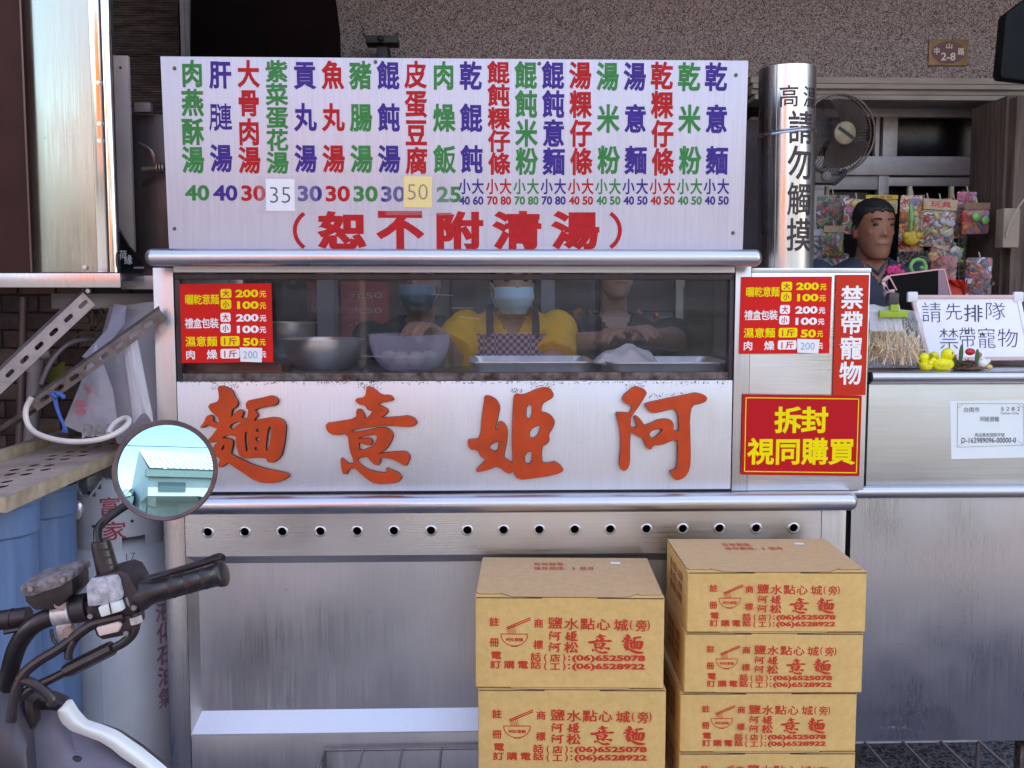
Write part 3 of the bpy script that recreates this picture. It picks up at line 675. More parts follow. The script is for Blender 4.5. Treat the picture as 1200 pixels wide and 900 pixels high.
# ================================================================== MENU BOARD
GREEN = M('print_green', (.02,.20,.05), .5, var=.12, vs=60, spec=.2); PURPLE = M('print_purple', (.045,.02,.20), .5, var=.12, vs=60, spec=.2); RED = M('print_red', (.46,.012,.014), .5, var=.12, vs=60, spec=.2)
board_m = M('brushed_white_sheet', (.53,.49,.55), .42, .25, var=.07, vs=14, st=(10,1,.4), rvar=.06)
bp0 = W(197, 292, .02); zbot = zc+rs*.90
plb = Pl((0, .02, 1.4), (1,0,0), (0,-.02,1))
menu = thing('menu_board', 'wide white menu board with green, purple and red lettering and prices', 'sign', (W(533,292,.02).x, .02, zbot))
b = MB(); ul, _ = plb.uv(196.5, 250); ur, _ = plb.uv(871.5, 250); vt_l = plb.uv(193,66)[1]; vt_r = plb.uv(875,71)[1]; vb = (zbot-1.4)/plb.V.z+.0006
plate(b, plb, [(ul,vb),(ur,vb),(ur+.002,vt_r),(ul-.004,vt_l)], [], .004, -.004); part('board', b, board_m, menu, bevel=.0008)
COLS = [(225.6,'肉燕酥湯','g'),(258.6,'肝連湯','p'),(291.6,'大骨肉湯','r'),(324.6,'紫菜蛋花湯','g'),(357.6,'貢丸湯','p'),(390.4,'魚丸湯','r'),(423,'豬腸湯','g'),(455.4,'餛飩湯','p'),(487.5,'皮蛋豆腐','r'),(520.3,'肉燥飯','g'),
 (552,'乾餛飩','p'),(584.5,'餛飩粿仔條','r'),(616.6,'餛飩米粉','g'),(648.4,'餛飩意麵','p'),(680.5,'湯粿仔條','r'),(712.6,'湯米粉','g'),(744.4,'湯意麵','p'),(776,'乾粿仔條','r'),(808,'乾米粉','g'),(839.5,'乾意麵','p')]
CM = {'g': GREEN, 'p': PURPLE, 'r': RED}
ROWS = {3: [88.5,138,186.5], 4: [87.5,121.5,155.5,188.5], 5: [84.5,111.5,138.5,165,191.5]}
PR1 = {0:'40',1:'40',2:'30',4:'30',5:'30',6:'30',7:'30',9:'25'}
PR2 = ['40 60','70 80','70 80','70 80','40 50','40 50','40 50','40 50','40 50','40 50']
for i, (cx, s_, c) in enumerate(COLS):
    n = len(s_)
    for j, ch in enumerate(s_):
        b = MB(); y = ROWS[n][j] + (i-9)*.15; x = cx + (j/(n-1)-.4)*1.2
        hh = {3: 31, 4: 30, 5: 24.5}[n]; ww = 24.5
        if i == 1 and ch == '連':
            put_px(b, plb, '月', x-8.2, y, 10, hh, .030); put_px(b, plb, '連', x+4, y, 17, hh*.96, .020)
        else: put_px(b, plb, ch, x, y, ww, hh, .030)
        part('character', b, CM[c], menu)
    b = MB()
    if i < 10:
        if i in PR1: put_px(b, plb, PR1[i], cx+5.5, 226+i*.2, 28.5, 18.5, .030, True)
    else:
        a, d = PR2[i-10].split(); x = cx-7.8
        for sx_, ch, nb in ((x,'小',a),(x+15.8,'大',d)):
            put_px(b, plb, ch, sx_, 218.5, 13.5, 17.5, .020); put_px(b, plb, nb, sx_+.3, 235, 12.4, 10, .03, True)
    if b.v: o = part('price', b, CM[c], menu); o['kind'] = 'stuff'
b = MB()
for ch, x0_, x1_ in (('恕',371,430),('不',440,498),('附',511,567),('清',576,635),('湯',645,703)): b = MB(); put_px(b, plb, ch, (x0_+x1_)/2, 270, x1_-x0_-1, 45, .045, True); part('character', b, RED, menu)
for x0_, x1_, sgn in ((344.5,358,1),(714,727.5,-1)):
    pts = []; b = MB()
    for k in range(11):
        a = R(-52+104*k/10); xx = (x1_-1.5-(math.cos(a)-math.cos(R(52)))/(1-math.cos(R(52)))*11.0) if sgn > 0 else (x0_+1.5+(math.cos(a)-math.cos(R(52)))/(1-math.cos(R(52)))*11.0)
        pts.append(plb.uv(xx, 270+20*math.sin(a)/math.sin(R(52))))
    stroke(b, lambda u, v: plb.w(u, v, .0008), pts, .0095); part('bracket_mark', b, RED, menu)
for px_, py_ in ((204.5,80),(204.5,268),(440,72.5),(632,74.5),(862.5,88),(859,273)):
    b = MB(); p = plb.w(*plb.uv(px_, py_), 0); b.cyl(p+plb.N*.0005, p+plb.N*.0025, .0045, .0035, 10); part('screw', b, M('rusty_screw', (.12,.09,.08), .5, .7), menu)
clear_tape = film('clear_tape', (.85,.85,.92), .10, .12, bump=.25)
def note(pxs, paper, s_, label, plane, nn, inkm, strokes=True, tape=None, cat='price note'):
    t = thing('price_note', label, cat, plane.w(*plane.uv((pxs[0]+pxs[2])/2, pxs[3]), nn))
    b = MB(); u0, v0 = plane.uv(pxs[0], pxs[3]); u1, v1 = plane.uv(pxs[2], pxs[1])
    q = [(u0,v0),(u1,v0-.0008),(u1+.0005,v1),(u0+.001,v1+.0006)]; plate(b, plane, q, [], .0006, nn); part('paper', b, paper, t)
    b = MB(); kx = (pxs[2]-pxs[0]); put_px(b, plane, s_, (pxs[0]+pxs[2])/2, (pxs[1]+pxs[3])/2, kx*.72, (pxs[3]-pxs[1])*.5, -.012 if strokes else 0, True, n=nn+.0011); part('handwriting', b, inkm, t)
    if tape:
        b = MB(); u0, v0 = plane.uv(tape[0], tape[3]); u1, v1 = plane.uv(tape[2], tape[1]); rr = random.Random(5)
        b.grid(lambda a, c: plane.w(u0+(u1-u0)*a, v0+(v1-v0)*c, nn+.0014+.0006*noise.noise(Vector((a*9,c*5,1)))), 14, 8); part('tape', b, clear_tape, t)
pencil = M('pencil_grey', (.10,.10,.12), .6)
note((312,210,345,247), white_paper, '35', 'white paper slip reading 35 taped on the menu board', plb, .001, ink, tape=(302,205,372,250))
note((473,207,506,243), yellow_paper, '50', 'yellow paper slip reading 50 taped on the menu board', plb, .001, M('brown_pen', (.25,.16,.08), .6), tape=(452,203,530,252))

# ================================================================== PRICE SIGNS
sign_red = M('sign_red', (.70,.012,.010), .5, var=.05, spec=.2); sy = M('sign_yellow', (.90,.70,.01), .5, spec=.2); sw = M('sign_white', (.85,.82,.80), .4); sr = M('sign_red_text', (.60,.02,.015), .4)
def price_sign(corner_px, label, lean, label2, parent_note_mat):
    (ax, ay), (bx_, by_), (cx_, cy_) = corner_px        # top-left, top-right, bottom-left
    p0 = W(ax, ay, -.0045); p1 = W(bx_, by_, -.0045); p2 = W(cx_, cy_, -.0045)
    U = (p1-p0); V = (p0-p2); wU = U.length/640; hV = V.length/545
    U = U.normalized(); pl = Pl(p0, U, Vector((-U.z, 0, U.x)))
    shear = V.dot(U)/V.length
    P = lambda n: (lambda x, y: pl.w(x*wU + y*hV*shear, y*hV, n))
    t = thing('price_sign', label, 'sign', W((ax+bx_)/2, cy_, -.0045))
    b = MB(); c = [P(-.0015)(0,-545), P(-.0015)(640,-545), P(-.0015)(640,0), P(-.0015)(0,0)]
    b.add(c+[q+pl.N*.0025 for q in c], [(4,5,6,7),(0,1,5,4),(1,2,6,5),(2,3,7,6),(3,0,4,7)]); part('sign_board', b, sign_red, t)
    Y_ = MB(); W_ = MB(); D_ = MB()
    def bx(mb, x0, y0, x1, y1, r=14): mb.add([P(.0016)(x, y) for x, y in rrect(x0,-y1,x1,-y0,r)], [tuple(range(20))])
    def tx(mb, s_, x0, x1, y0, y1, bold=.03, fit=True, n=.0018):
        put(mb, P(n), s_, (x0+x1)/2, -(y0+y1)/2, x1-x0, y1-y0, bold, fit)
    def cjk(mb, s_, x0, x1, y0, y1, gap=0):
        n = len(s_); w_ = (x1-x0)/n
        for i, ch in enumerate(s_): put(mb, P(.0018), ch, x0+w_*(i+.5), -(y0+y1)/2, w_*.98, (y1-y0), .014)
    cjk(Y_, '曬乾意麵', 35, 272, 72, 140); bx(Y_, 284, 36, 360, 98); bx(Y_, 283, 108, 357, 174)
    tx(D_, '大', 298, 346, 44, 90, .03, n=.0020); tx(D_, '小', 297, 343, 116, 166, .03, n=.0020)
    tx(Y_, '200', 388, 548, 42, 95, .04); tx(Y_, '元', 556, 602, 52, 97, .03); tx(Y_, '100', 398, 548, 122, 175, .04); tx(Y_, '元', 554, 600, 132, 177, .03)
    cjk(W_, '禮盒包裝', 30, 264, 236, 305); bx(W_, 279, 200, 350, 263); bx(W_, 276, 275, 348, 338)
    tx(D_, '大', 292, 338, 208, 255, .03, n=.0020); tx(D_, '小', 290, 335, 283, 330, .03, n=.0020)
    tx(W_, '200', 388, 545, 210, 262, .04); tx(W_, '元', 553, 600, 219, 264, .03); tx(W_, '100', 392, 545, 290, 342, .04); tx(W_, '元', 550, 596, 299, 343, .03)
    for x_ in (0, 1, 2): put(Y_, P(.0018), '濕意麵'[x_], 28+37+75*x_, -396, 70, 68, .018)
    bx(Y_, 275, 362, 408, 430); put(D_, P(.0020), '1', 318, -396, 52, 58, .03); tx(D_, '斤', 330, 388, 370, 422, .03, n=.0020); tx(Y_, '50', 432, 540, 375, 432, .04); tx(Y_, '元', 547, 590, 385, 430, .03)
    put(W_, P(.0018), '肉', 62, -487, 66, 64, .018); put(W_, P(.0018), '燥', 212, -487, 70, 64, .018)
    bx(W_, 272, 450, 406, 516); put(D_, P(.0020), '1', 316, -484, 52, 58, .03); tx(D_, '斤', 328, 386, 458, 510, .03, n=.0020); tx(W_, '元', 560, 592, 470, 515, .03)
    part('yellow_lettering', Y_, sy, t)['kind'] = 'stuff'; part('white_lettering', W_, sw, t)['kind'] = 'stuff'; part('red_lettering', D_, sr, t)['kind'] = 'stuff'
    n = thing('price_note', label2, 'price note', P(.002)(487,-545))
    b = MB(); c = [(412,-538),(560,-546),(566,-446),(408,-440)]
    b.add([P(.0022)(*q) for q in c]+[P(.0030)(*q) for q in c], [(4,5,6,7),(0,1,5,4),(1,2,6,5),(2,3,7,6),(3,0,4,7)]); part('paper', b, white_paper, n)
    b = MB(); put(b, P(.0036), '200', 482, -492, 100, 50, -.012, True); part('handwriting', b, M('faded_blue_pen', (.20,.30,.38), .6), n)
price_sign(((210.5,333),(318,332),(213.5,425.5)), 'red price sign inside the left end of the display window', 1, 'small white 200 slip on the left red price sign', None)
price_sign(((868.5,324.5),(975,324),(865.8,414.7)), 'red price sign with yellow and white text on the steel end panel', 1, 'small white 200 slip on the price sign of the end panel', None)
pl = Pl((0,-.0045,1.4)); t = thing('no_pets_sign', 'tall narrow red sign with four white characters beside the price sign', 'sign', W(997,463,-.0045))
b = MB(); x0, x1, z0, z1 = rect(977.8,322,1016.5,463,-.0045); b.box(x0,x1,-.0045,-.003,z0,z1); part('sign_board', b, M('sign_vermilion', (.62,.03,.012), .5, spec=.2, var=.08, vs=20, st=(1,1,.1)), t)
b = MB()
for i, ch in enumerate('禁帶寵物'): b = MB(); put_px(b, pl, ch, 998.5-.6*i, 348.5+29.6*i, 25, 26, .022); part('character', b, sw, t)
pl = Pl((0,-.0075,1.4)); t = thing('opened_means_bought_sign', 'red sign with thick yellow characters and thin yellow border under the vertical sign', 'sign', W(939,558,-.0075))
b = MB(); c = [pl.uv(*p) for p in ((868.3,556.3),(1007,558),(1010,463.8),(870.5,462))]; plate(b, pl, c, [], .0015, -.0015); part('sign_board', b, M('sign_crimson', (.54,.006,.012), .5, spec=.2), t)
b = MB(); k = [pl.uv(*p) for p in ((872.3,552.3),(1003.4,554),(1006.2,467.6),(874.2,466))]
for i in range(4): stroke(b, lambda u, v: pl.w(u,v,.0009), [k[i], k[(i+1)%4]], .0022)
part('border_line', b, sy, t)
for i, ch in enumerate('拆封'): b = MB(); put_px(b, pl, ch, 923.5+31.2*i, 492, 30, 29.5, .030); part('character', b, sy, t)
for i, ch in enumerate('視同購買'): b = MB(); put_px(b, pl, ch, 891.5+31.6*i, 528.8, 29.5, 30, .026); part('character', b, sy, t)

# ================================================================== FLUE PIPE
t = thing('steel_flue_pipe', 'tall shiny steel flue pipe with dark warning characters beside the menu board', 'pipe', (0,0,0))
pc = W(920, 300, .22); rp_ = 33.2*S(.22-.07); ztop = W(920, 74, .15).z; lean = Vector((-.010, 0, 1)).normalized()
base = Vector((pc.x, .22, zA-.02)); t.location = base; ORIG[t.name] = base
H_ = ztop-base.z
b = MB(); n = 48
b.lathe([(rp_,0),(rp_,H_*.35),(rp_,H_*.7),(rp_,H_),(rp_*.98,H_),(rp_*.97,H_*.5),(rp_*.97,.0)], base, lean, n); part('pipe', b, st_pipe, t)
b = MB(); hb = W(920,152,.15).z-base.z; bc_ = base+lean*hb
b.lathe([(rp_*1.005,-.006),(rp_*1.04,-.003),(rp_*1.02,0),(rp_*1.04,.003),(rp_*1.005,.006)], bc_, (lean+Vector((-.09,0,0))).normalized(), n); part('bead_ring', b, st_pipe, t)
b = MB(); b.tube([base+lean*h+Vector((-rp_*.62,-rp_*.80,0)) for h in (0,H_*.5,H_)], .0012, 6); part('seam', b, st_dark, t)
def on_cyl(a, v):                 # a = arc length from the line facing the viewer, v = height
    th = a/rp_; c = base+lean*v; rr = rp_+.001; fx = Vector((-.24,-1,0)).normalized(); sx_ = Vector((1,-.24,0)).normalized()
    return c + fx*(math.cos(th)*rr) + sx_*(math.sin(th)*rr)
b = MB(); kk = S(.15)
def cylchar(ch, apx, y0, y1, wpx, bold=.03, m=0):
    va = W(920,y0,.15).z-base.z; vb_ = W(920,y1,.15).z-base.z
    fl = MB(); put(fl, lambda a, v: Vector((a, v, 0)), ch, apx*kk, (va+vb_)/2, wpx*kk, abs(va-vb_), bold, False, m, res=4)
    b = sliced(fl, 28, (apx-wpx*.5)*kk, (apx+wpx*.5)*kk); b.v = [on_cyl(p.x, p.y)+p.z*Vector((0,-1,0)) for p in b.v]; part('character', b, M('print_dark_brown', (.035,.018,.025), .5), t)
cylchar('高', 0, 99.5, 125, 22, .008); cylchar('溫', 28, 100, 125, 21, .006)
cylchar('請', 15.5, 130, 168, 31, .012); cylchar('勿', 15.5, 171, 210, 31, .016); cylchar('觸', 15.5, 214, 252, 31, .010); cylchar('摸', 15.5, 256, 294, 31, .014)

# ================================================================== RIGHT-HAND STEEL COUNTER
cY = .045
ct = thing('steel_counter', 'plain stainless steel counter standing right of the noodle cart', 'counter', (X(1130), .35, 0))
xc0, xc1 = X(1016.5,500,cY)+.001, 1.75
def rbox(nm, py0, py1, Y0, Y1, m, bev=.0015, x0=None, x1=None):
    z0_, z1_ = W(1110,py1,Y0).z, W(1110,py0,Y0).z
    return part(nm, MB().box(x0 or xc0, x1 or xc1, Y0, Y1, z0_, z1_), m, ct, bevel=bev)
ztop_c = W(1110,436,cY-.02).z
part('counter_top', MB().box(xc0, xc1, cY-.01, .62, ztop_c-.03, ztop_c), st_rail, ct, bevel=.003)
def halfrail(py0, py1, Yc, x0, nm='rail'):
    z0_, z1_ = W(1110,py1,Yc).z, W(1110,py0,Yc).z; r = (z1_-z0_)/2; q = MB(); q.cyl((x0,Yc+.002,(z0_+z1_)/2),(xc1,Yc+.002,(z0_+z1_)/2), r, n=24); return part(nm, q, st_rail, ct)
halfrail(435.5, 448, cY-.013, xc0)
rbox('front_sheet', 450, 571, cY, cY+.02, steel('cream_reflecting_sheet', (.62,.63,.61), .42, True, .16, .05, .03))
halfrail(569, 583, cY-.012, X(1004))
rbox('rail_shade_strip', 448.3, 450, cY+.006, cY+.02, dark_edge, 0)  # dark strip paints the shade under the top rail
rbox('lower_sheet', 583.2, 869, cY+.008, cY+.03, steel('grey_counter_steel', (.46,.45,.49), .32, False, .18, .04, .08), .001, x0=X(996,700,cY))
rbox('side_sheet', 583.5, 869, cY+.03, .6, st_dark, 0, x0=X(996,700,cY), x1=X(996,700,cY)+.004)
q = MB(); q.bpx(1194, 874, 1206, 980, cY+.03, cY+.06); part('leg', q, rust, ct)
q = MB(); x_ = X(1000,800,.5); q.box(x_, x_+.03, .5, .53, 0, 1.1); part('leg', q, st_dark, ct)
rr = random.Random(8); b = MB(); pls = Pl((0,cY+.008,1.4))
for _ in range(150):
    px_, py_ = rr.gauss(1070,38), rr.gauss(838,16)
    if not (1012 < px_ < 1198 and 752 < py_ < 868): continue
    u, v = pls.uv(px_, py_); l = rr.uniform(.001,.006); h = rr.uniform(.0003,.0008); b.add([pls.w(u-l,v,.0006),pls.w(u,v-h,.0006),pls.w(u+l,v,.0006),pls.w(u,v+h,.0006)], [(0,1,2,3)])
for (a0,a1,yy) in ((1030,1062,852),(1028,1060,753),(1045,1075,756)):
    for _ in range(26):
        u, v = pls.uv(rr.uniform(a0,a1), yy+rr.gauss(0,.9)); l = rr.uniform(.004,.012); b.add([pls.w(u-l,v,.0006),pls.w(u,v-.0004,.0006),pls.w(u+l,v,.0006),pls.w(u,v+.0004,.0006)], [(0,1,2,3)])
o = part('scuff_mark', b, M('pale_scuff', (.42,.44,.50), .5, .6), ct); o['kind'] = 'stuff'
# license paper
pl = Pl((0,cY-.0005,1.4)); t = thing('business_notice', 'white printed business notice stuck on the steel counter at right', 'notice', W(1160,538,cY))
b = MB(); c = [pl.uv(*p) for p in ((1115,538),(1206,536),(1204,468.5),(1113,470))]; plate(b, pl, c, [], .0008, -.0008+.0002); part('paper', b, M('mint_white_paper', (.74,.80,.80), .4, var=.03), t)
b = MB(); fr = [pl.uv(*p) for p in ((1121.5,524),(1200,521.5),(1199,473),(1122,473))]
for i in range(4): stroke(b, lambda u,v: pl.w(u,v,.0011), [fr[i], fr[(i+1)%4]], .0008)
for i, (px_, py_) in enumerate(((1125,476),(1196,476),(1125,521),(1196,519))):
    for k in range(5): u,v = pl.uv(px_+(k-2)*1.2*(1 if i%2 else -1), py_+(k-2)*.9); b.add([pl.w(u+dx,v+dy,.0012) for dx,dy in ((-.001,0),(0,-.001),(.001,0),(0,.001))],[(0,1,2,3)])
for i, ch in enumerate('台南市'): put_px(b, pl, ch, 1132+6.3*i, 480, 6.2, 6, 0, n=.0012)
put_px(b, pl, '5 2 8 2', 1184, 479, 22, 4.5, 0, True, n=.0012); put_px(b, pl, 'Tainan City', 1183, 484.5, 22, 3.4, 0, True, n=.0012)
for i, ch in enumerate('阿姬意麵'): put_px(b, pl, ch, 1151+5.6*i, 491, 5.5, 6, 0, n=.0012)
for i, ch in enumerate('食品業者登錄字號'): put_px(b, pl, ch, 1144+4.4*i, 509.5, 4.3, 4.6, 0, n=.0012)
put_px(b, pl, 'D-162989096-00000-0', 1158.5, 515.8, 64, 6.2, .01, True, n=.0012)
part('print', b, M('print_grey', (.10,.10,.12), .6), t)['kind'] = 'stuff'

# ================================================================== CARTONS AND RACK
card = M('corrugated_cardboard', (.75,.46,.165), .8, c2=(.67,.395,.135), vs=70, st=(1,1,1), bump=.15, bs=220)
card_lid = M('cardboard_lid', (.66,.39,.20), .8, c2=(.58,.34,.17), vs=60, bump=.15, bs=200)
card_dark = M('cardboard_slit', (.07,.035,.02), .9); carton_red = M('carton_print_red', (.62,.028,.010), .6, var=.1, vs=90)
def carton(w_, d_, h_, art, label, group, loc, rz):
    """front face looks to -Y; base centre at the origin. art = (x offset, y offset, scale) of the printed block"""
    t = thing('noodle_carton', label, 'cardboard box', (0,0,0), group)
    f = -d_/2; e = .0022
    b = MB(); hh_ = h_-e*2; rr_ = .003; nz_, per = 8, []
    for (x_, y_) in rrect(-w_/2, f, w_/2, d_/2, rr_, 2): per.append((x_, y_))
    full = []
    for i_ in range(len(per)):
        a_, c_ = Vector(per[i_]), Vector(per[(i_+1) % len(per)]); m_ = 12 if (c_-a_).length > .02 else 1
        for k_ in range(m_): full.append(a_.lerp(c_, k_/m_))
    rings = []
    for j_ in range(nz_+1):
        z_ = hh_*j_/nz_; ring = []
        for p_ in full:
            edge = min(1, min(abs(abs(p_.x)-w_/2)+abs(abs(p_.y)-d_/2), 1)/.03) if True else 1
            din = min(w_/2-abs(p_.x) if abs(abs(p_.y)-d_/2) < .001 else d_/2-abs(p_.y), .04)/.04*min(1, 4*min(j_, nz_-j_)/nz_)
            k_ = 1-(.0045*max(0, .35+noise.noise(Vector((p_.x*9, p_.y*9, z_*14+w_*70)))))*din/(w_/2); ring.append(Vector((p_.x*k_, p_.y*k_, z_)))
        rings.append(ring)
    b.loft(rings); part('body', b, card, t)
    # lid sheet with its notched front lip
    b = MB(); pl = Pl((0,0,h_-e), (1,0,0), (0,1,0)); y0 = f+.018
    out = [(-w_/2+.002,y0+.012),(-w_/2+.006,y0+.003),(-w_/2+.045,y0+.001),(-w_/2+.052,y0+.006),(-w_/2+.075,f+.003),(-w_/2+.13,f+.0006),(w_/2-.13,f+.0006),(w_/2-.078,f+.003),(w_/2-.055,y0+.006),(w_/2-.048,y0-.001),(w_/2-.006,y0+.002),(w_/2-.002,y0+.012),(w_/2-.001,d_/2),(-w_/2+.001,d_/2)]
    plate(b, pl, out, [], e, -.0002); part('lid', b, card_lid, t)
    b = MB(); b.box(-w_/2+.0005, w_/2-.0005, f+.0005, f+.03, h_-e*2, h_-e*1.35); part('inner_flap', b, card, t)
    b = MB(); plate(b, pl, [(x_*1.0015, y_-.0013) for x_, y_ in out], [], .0004, -.0010); part('lid_gap', b, card_dark, t)
    b = MB(); b.box(-w_/2+.002,-w_/2+.14, f-.0004, f, h_-.0055, h_-.0035); b.box(w_/2-.14,w_/2-.002, f-.0004, f, h_-.0055, h_-.0035); part('slit', b, card_dark, t)
    ax, ay, s = art                                                   # art units: 1 = width of the left carton's face /1050
    k = .395/1050*s
    place = lambda x, y: Vector((-w_/2+ax+x*k, f-.0006, h_-ay+y*k))
    b = MB()
    def c(ch, x, y, a, h, bo=.022): put(b, place, ch, x-62, -(y-312), a, h, bo)
    def fit(s_, x0, x1, y0, y1, bo=.03): put(b, place, s_, (x0+x1)/2-62, -((y0+y1)/2-312), x1-x0, y1-y0, bo, True)
    for ch, x, y in (('註',168,460),('冊',168,578),('商',415,468),('標',413,590)): c(ch, x, y, 52, 50)
    for ch, x, y in (('電',178,652),('訂',175,706),('購',252,706),('電',328,706),('話',400,706),('話',400,660)): c(ch, x, y, 58, 46)
    for ch, x, y, a in (('鹽',508,465,80),('水',598,470,78),('點',688,470,80),('心',775,472,76),('城',873,475,78),('旁',986,478,60)): c(ch, x, y, a, 66, .014)
    fit('(', 922, 938, 446, 504, .012); fit(')', 1018, 1034, 446, 506, .012)
    for ch, x, y in (('松',598,605),): c(ch, x, y, 76, 62)
    for ch, x, y, a, h in (('阿',507,540,72,56),('姬',598,540,76,60),('阿',507,605,72,56),('意',758,583,135,115),('麵',938,583,130,112)): put_brush(b, place, ch, x-62, -(y-312), a, h)
    for yy, ch, num in ((668,'店','(06)6525078'),(716,'工','(06)6528922')):
        fit('(', 446, 462, yy-26, yy+22, .02); c(ch, 508, yy-2, 56, 44); fit(')', 550, 566, yy-26, yy+22, .02); fit(':', 580, 592, yy-18, yy+14, .03); fit(num, 603, 1010, yy-21, yy+23, .04)
    part('red_print', b, carton_red, t)['kind'] = 'stuff'
    b = MB(); q = lambda x, y: (x-62, -(y-312))
    arc = [q(280-75*math.cos(R(180*i/16)), 532+66*math.sin(R(180*i/16))) for i in range(17)]
    stroke(b, place, arc, 4.5); stroke(b, place, [q(205,530), q(355,530)], 5); stroke(b, place, [q(262,600), q(300,600)], 6)
    stroke(b, place, [q(236,494), q(370,436)], 6); stroke(b, place, [q(240,503), q(372,446)], 6)
    for i in range(5): stroke(b, place, [q(246+9*i,494-4*i), q(241+10*i,508-2*i), q(252+9*i,528)], 2.6)
    for i, ch in enumerate('阿松意麵'): put(b, place, ch, 245+24*i-62, -(562-312), 24, 20, .02)
    part('bowl_logo', b, carton_red, t)['kind'] = 'stuff'
    pt = lambda x, y: Vector((x, y, h_+.0011))
    b = MB(); s2 = w_/.395
    for i, ch in enumerate('有效期限:'): put(b, pt, ch, (-.066+.0175*i)*s2, d_/2-.060*s2, .0155*s2, .027, .004)
    for i, ch in enumerate('保存期限:3個月'): put(b, pt, ch, (-.066+.0175*i)*s2, d_/2-.096*s2, .0155*s2, .027, .004)
    part('lid_print', b, carton_red, t)['kind'] = 'stuff'
    b = MB(); b.add([pt(.105*s2,d_/2-.058),pt(.128*s2,d_/2-.060),pt(.129*s2,d_/2-.042),pt(.106*s2,d_/2-.040)], [(0,1,2,3)]); part('sticker', b, white_paper, t)
    # print on the left side
    ps = lambda x, y: Vector((-w_/2-.0006, -x, y))
    b = MB()
    for r_ in range(3):
        for i, ch in enumerate('鹽水點心城意麵'[:6]): put(b, ps, ch, -.07+.026*i, h_-.035-.024*r_, .022, .02, .02)
    part('side_print', b, M('carton_print_faint', (.34,.10,.05), .7), t)['kind'] = 'stuff'
    t.location = loc; t.rotation_euler = (0,0,rz); return t
def face_loc(pxl, pxr, pyt, Yf, d_, rz, h_):
    a, c = W(pxl, pyt, Yf), W(pxr, pyt, Yf); m = (a+c)/2
    return Vector((m.x+math.sin(-rz)*d_/2, m.y+math.cos(rz)*d_/2, m.z-h_))
gL, gR = 'large noodle cartons stacked on the wire rack', 'flatter noodle cartons stacked on the wire rack'
hL = 113*S(-.35); wL = 227.5*S(-.35)
a = carton(wL, .305, hL, (.0, .0, 1.0), 'upper large carton of the left stack, its lid in full view', gL, face_loc(553.7,781,698.5,-.35,.305,R(-2.8),hL), R(-2.8))
c = copy_tree(a); c.location = a.location+Vector((.004,-.004,-hL-.001)); c.rotation_euler.z = R(-2.2); c['label'] = 'lower large carton of the left stack, cut by the bottom of the picture'
hR = 75*S(-.35); wR = 216.5*S(-.35)
ra = carton(wR, .275, hR, (.022, -.0085, .815), 'top carton of the right stack, its lid in full view', gR, face_loc(803,1019,669,-.35,.275,R(-1.6),hR), R(-1.6))
lab = ['second carton from the top of the right stack','third carton from the top of the right stack','fourth carton of the right stack, mostly cut off by the bottom of the picture']
z = ra.location.z
for i in range(3):
    q = copy_tree(ra); z -= hR+.0012; q.location = ra.location + Vector(((-.003,-.012,-.012)[i], (.0,.004,.002)[i], 0)); q.location.z = z; q.rotation_euler.z = R((-1.9,-1.2,-1.5)[i]); q['label'] = lab[i]
ZR = z-.003
rk = thing('wire_rack', 'low steel wire rack carrying the two stacks of noodle cartons', 'rack', (W(760,880,-.1).x, -.2, 0))
wire = M('grey_wire', (.20,.17,.18), .38, .8, var=.2, vs=40); rwx0, rwx1 = W(380,885,-.02).x, W(1146,880,-.02).x
b = MB(); b.tube([(rwx0,-.02,ZR-.004),(rwx1,-.02,ZR-.004)], .0042, 8); b.tube([(rwx0,-.42,ZR-.004),(rwx1,-.42,ZR-.004)], .0042, 8)
b.tube([(rwx0,-.02,ZR-.004),(rwx0,-.42,ZR-.004)], .0042, 8); b.tube([(rwx1,-.02,ZR-.004),(rwx1,-.42,ZR-.004)], .0042, 8); part('rim', b, wire, rk)
q = MB(); q.tube([(0,-.019,.0),(0,-.42,.0)], .0034, 8); wm_ = q.mesh('cross_wire', wire); n = int((rwx1-rwx0)/.094)
for i in range(1, n):
    o = link('cross_wire', wm_, rk, Vector((rwx0+(rwx1-rwx0)*i/n, 0, ZR-.002))-ORIG[rk.name]); ORIG[o.name] = ORIG[rk.name]
for x_ in (rwx0, rwx1):
    for y_ in (-.02,-.42): b = MB(); b.tube([(x_,y_,ZR-.004),(x_,y_,0.0)], .0055, 8); part('leg', b, wire, rk)
# the lower left carton stands on a plain wooden pallet block on the rack
b = MB(); zb_ = c.location.z-.0015
b.box(c.location.x-.17, c.location.x+.17, -.33, -.09, ZR+.003, zb_)
solo('carton_tray', b, card_lid, 'flat brown cardboard tray under the left stack of cartons, on the rack', 'tray')

# ================================================================== INSIDE THE DISPLAY CASE
deck = zD
def bowl(mb, c, R0, h, rb=.4, t=.0015, lip=.005, m=0):
    prof = []
    for i in range(11):
        a = R(90*i/10); prof.append((R0*(rb+(1-rb)*math.sin(a)), h*(1-math.cos(a))))
    prof += [(R0+lip, h), (R0+lip, h-.0015), (R0-t, h-.001)] + [(max(r-t, .001), z_+t) for r, z_ in prof[::-1]]
    mb.lathe([(.001,0)]+prof+[(.001,t)], c, (0,0,1), 40, m)
def at(px, py, Y, z=None):
    p = W(px, py, Y); 
    if z is not None: p.z = z
    return p
p = at(378, 400, .22, deck); h_ = W(378,399,.22-.1).z-deck
b = MB(); bowl(b, p, 46*S(.22), h_); solo('steel_mixing_bowl', b, st_bowl, 'wide steel mixing bowl behind the glass, left of the plastic bowl', 'bowl')
p = at(338, 400, .42, deck+.02); b = MB(); bowl(b, p, .075, W(340,378,.42).z-deck-.02); solo('steel_mixing_bowl', b, st_bowl, 'smaller steel bowl tucked behind the wide steel bowl', 'bowl')
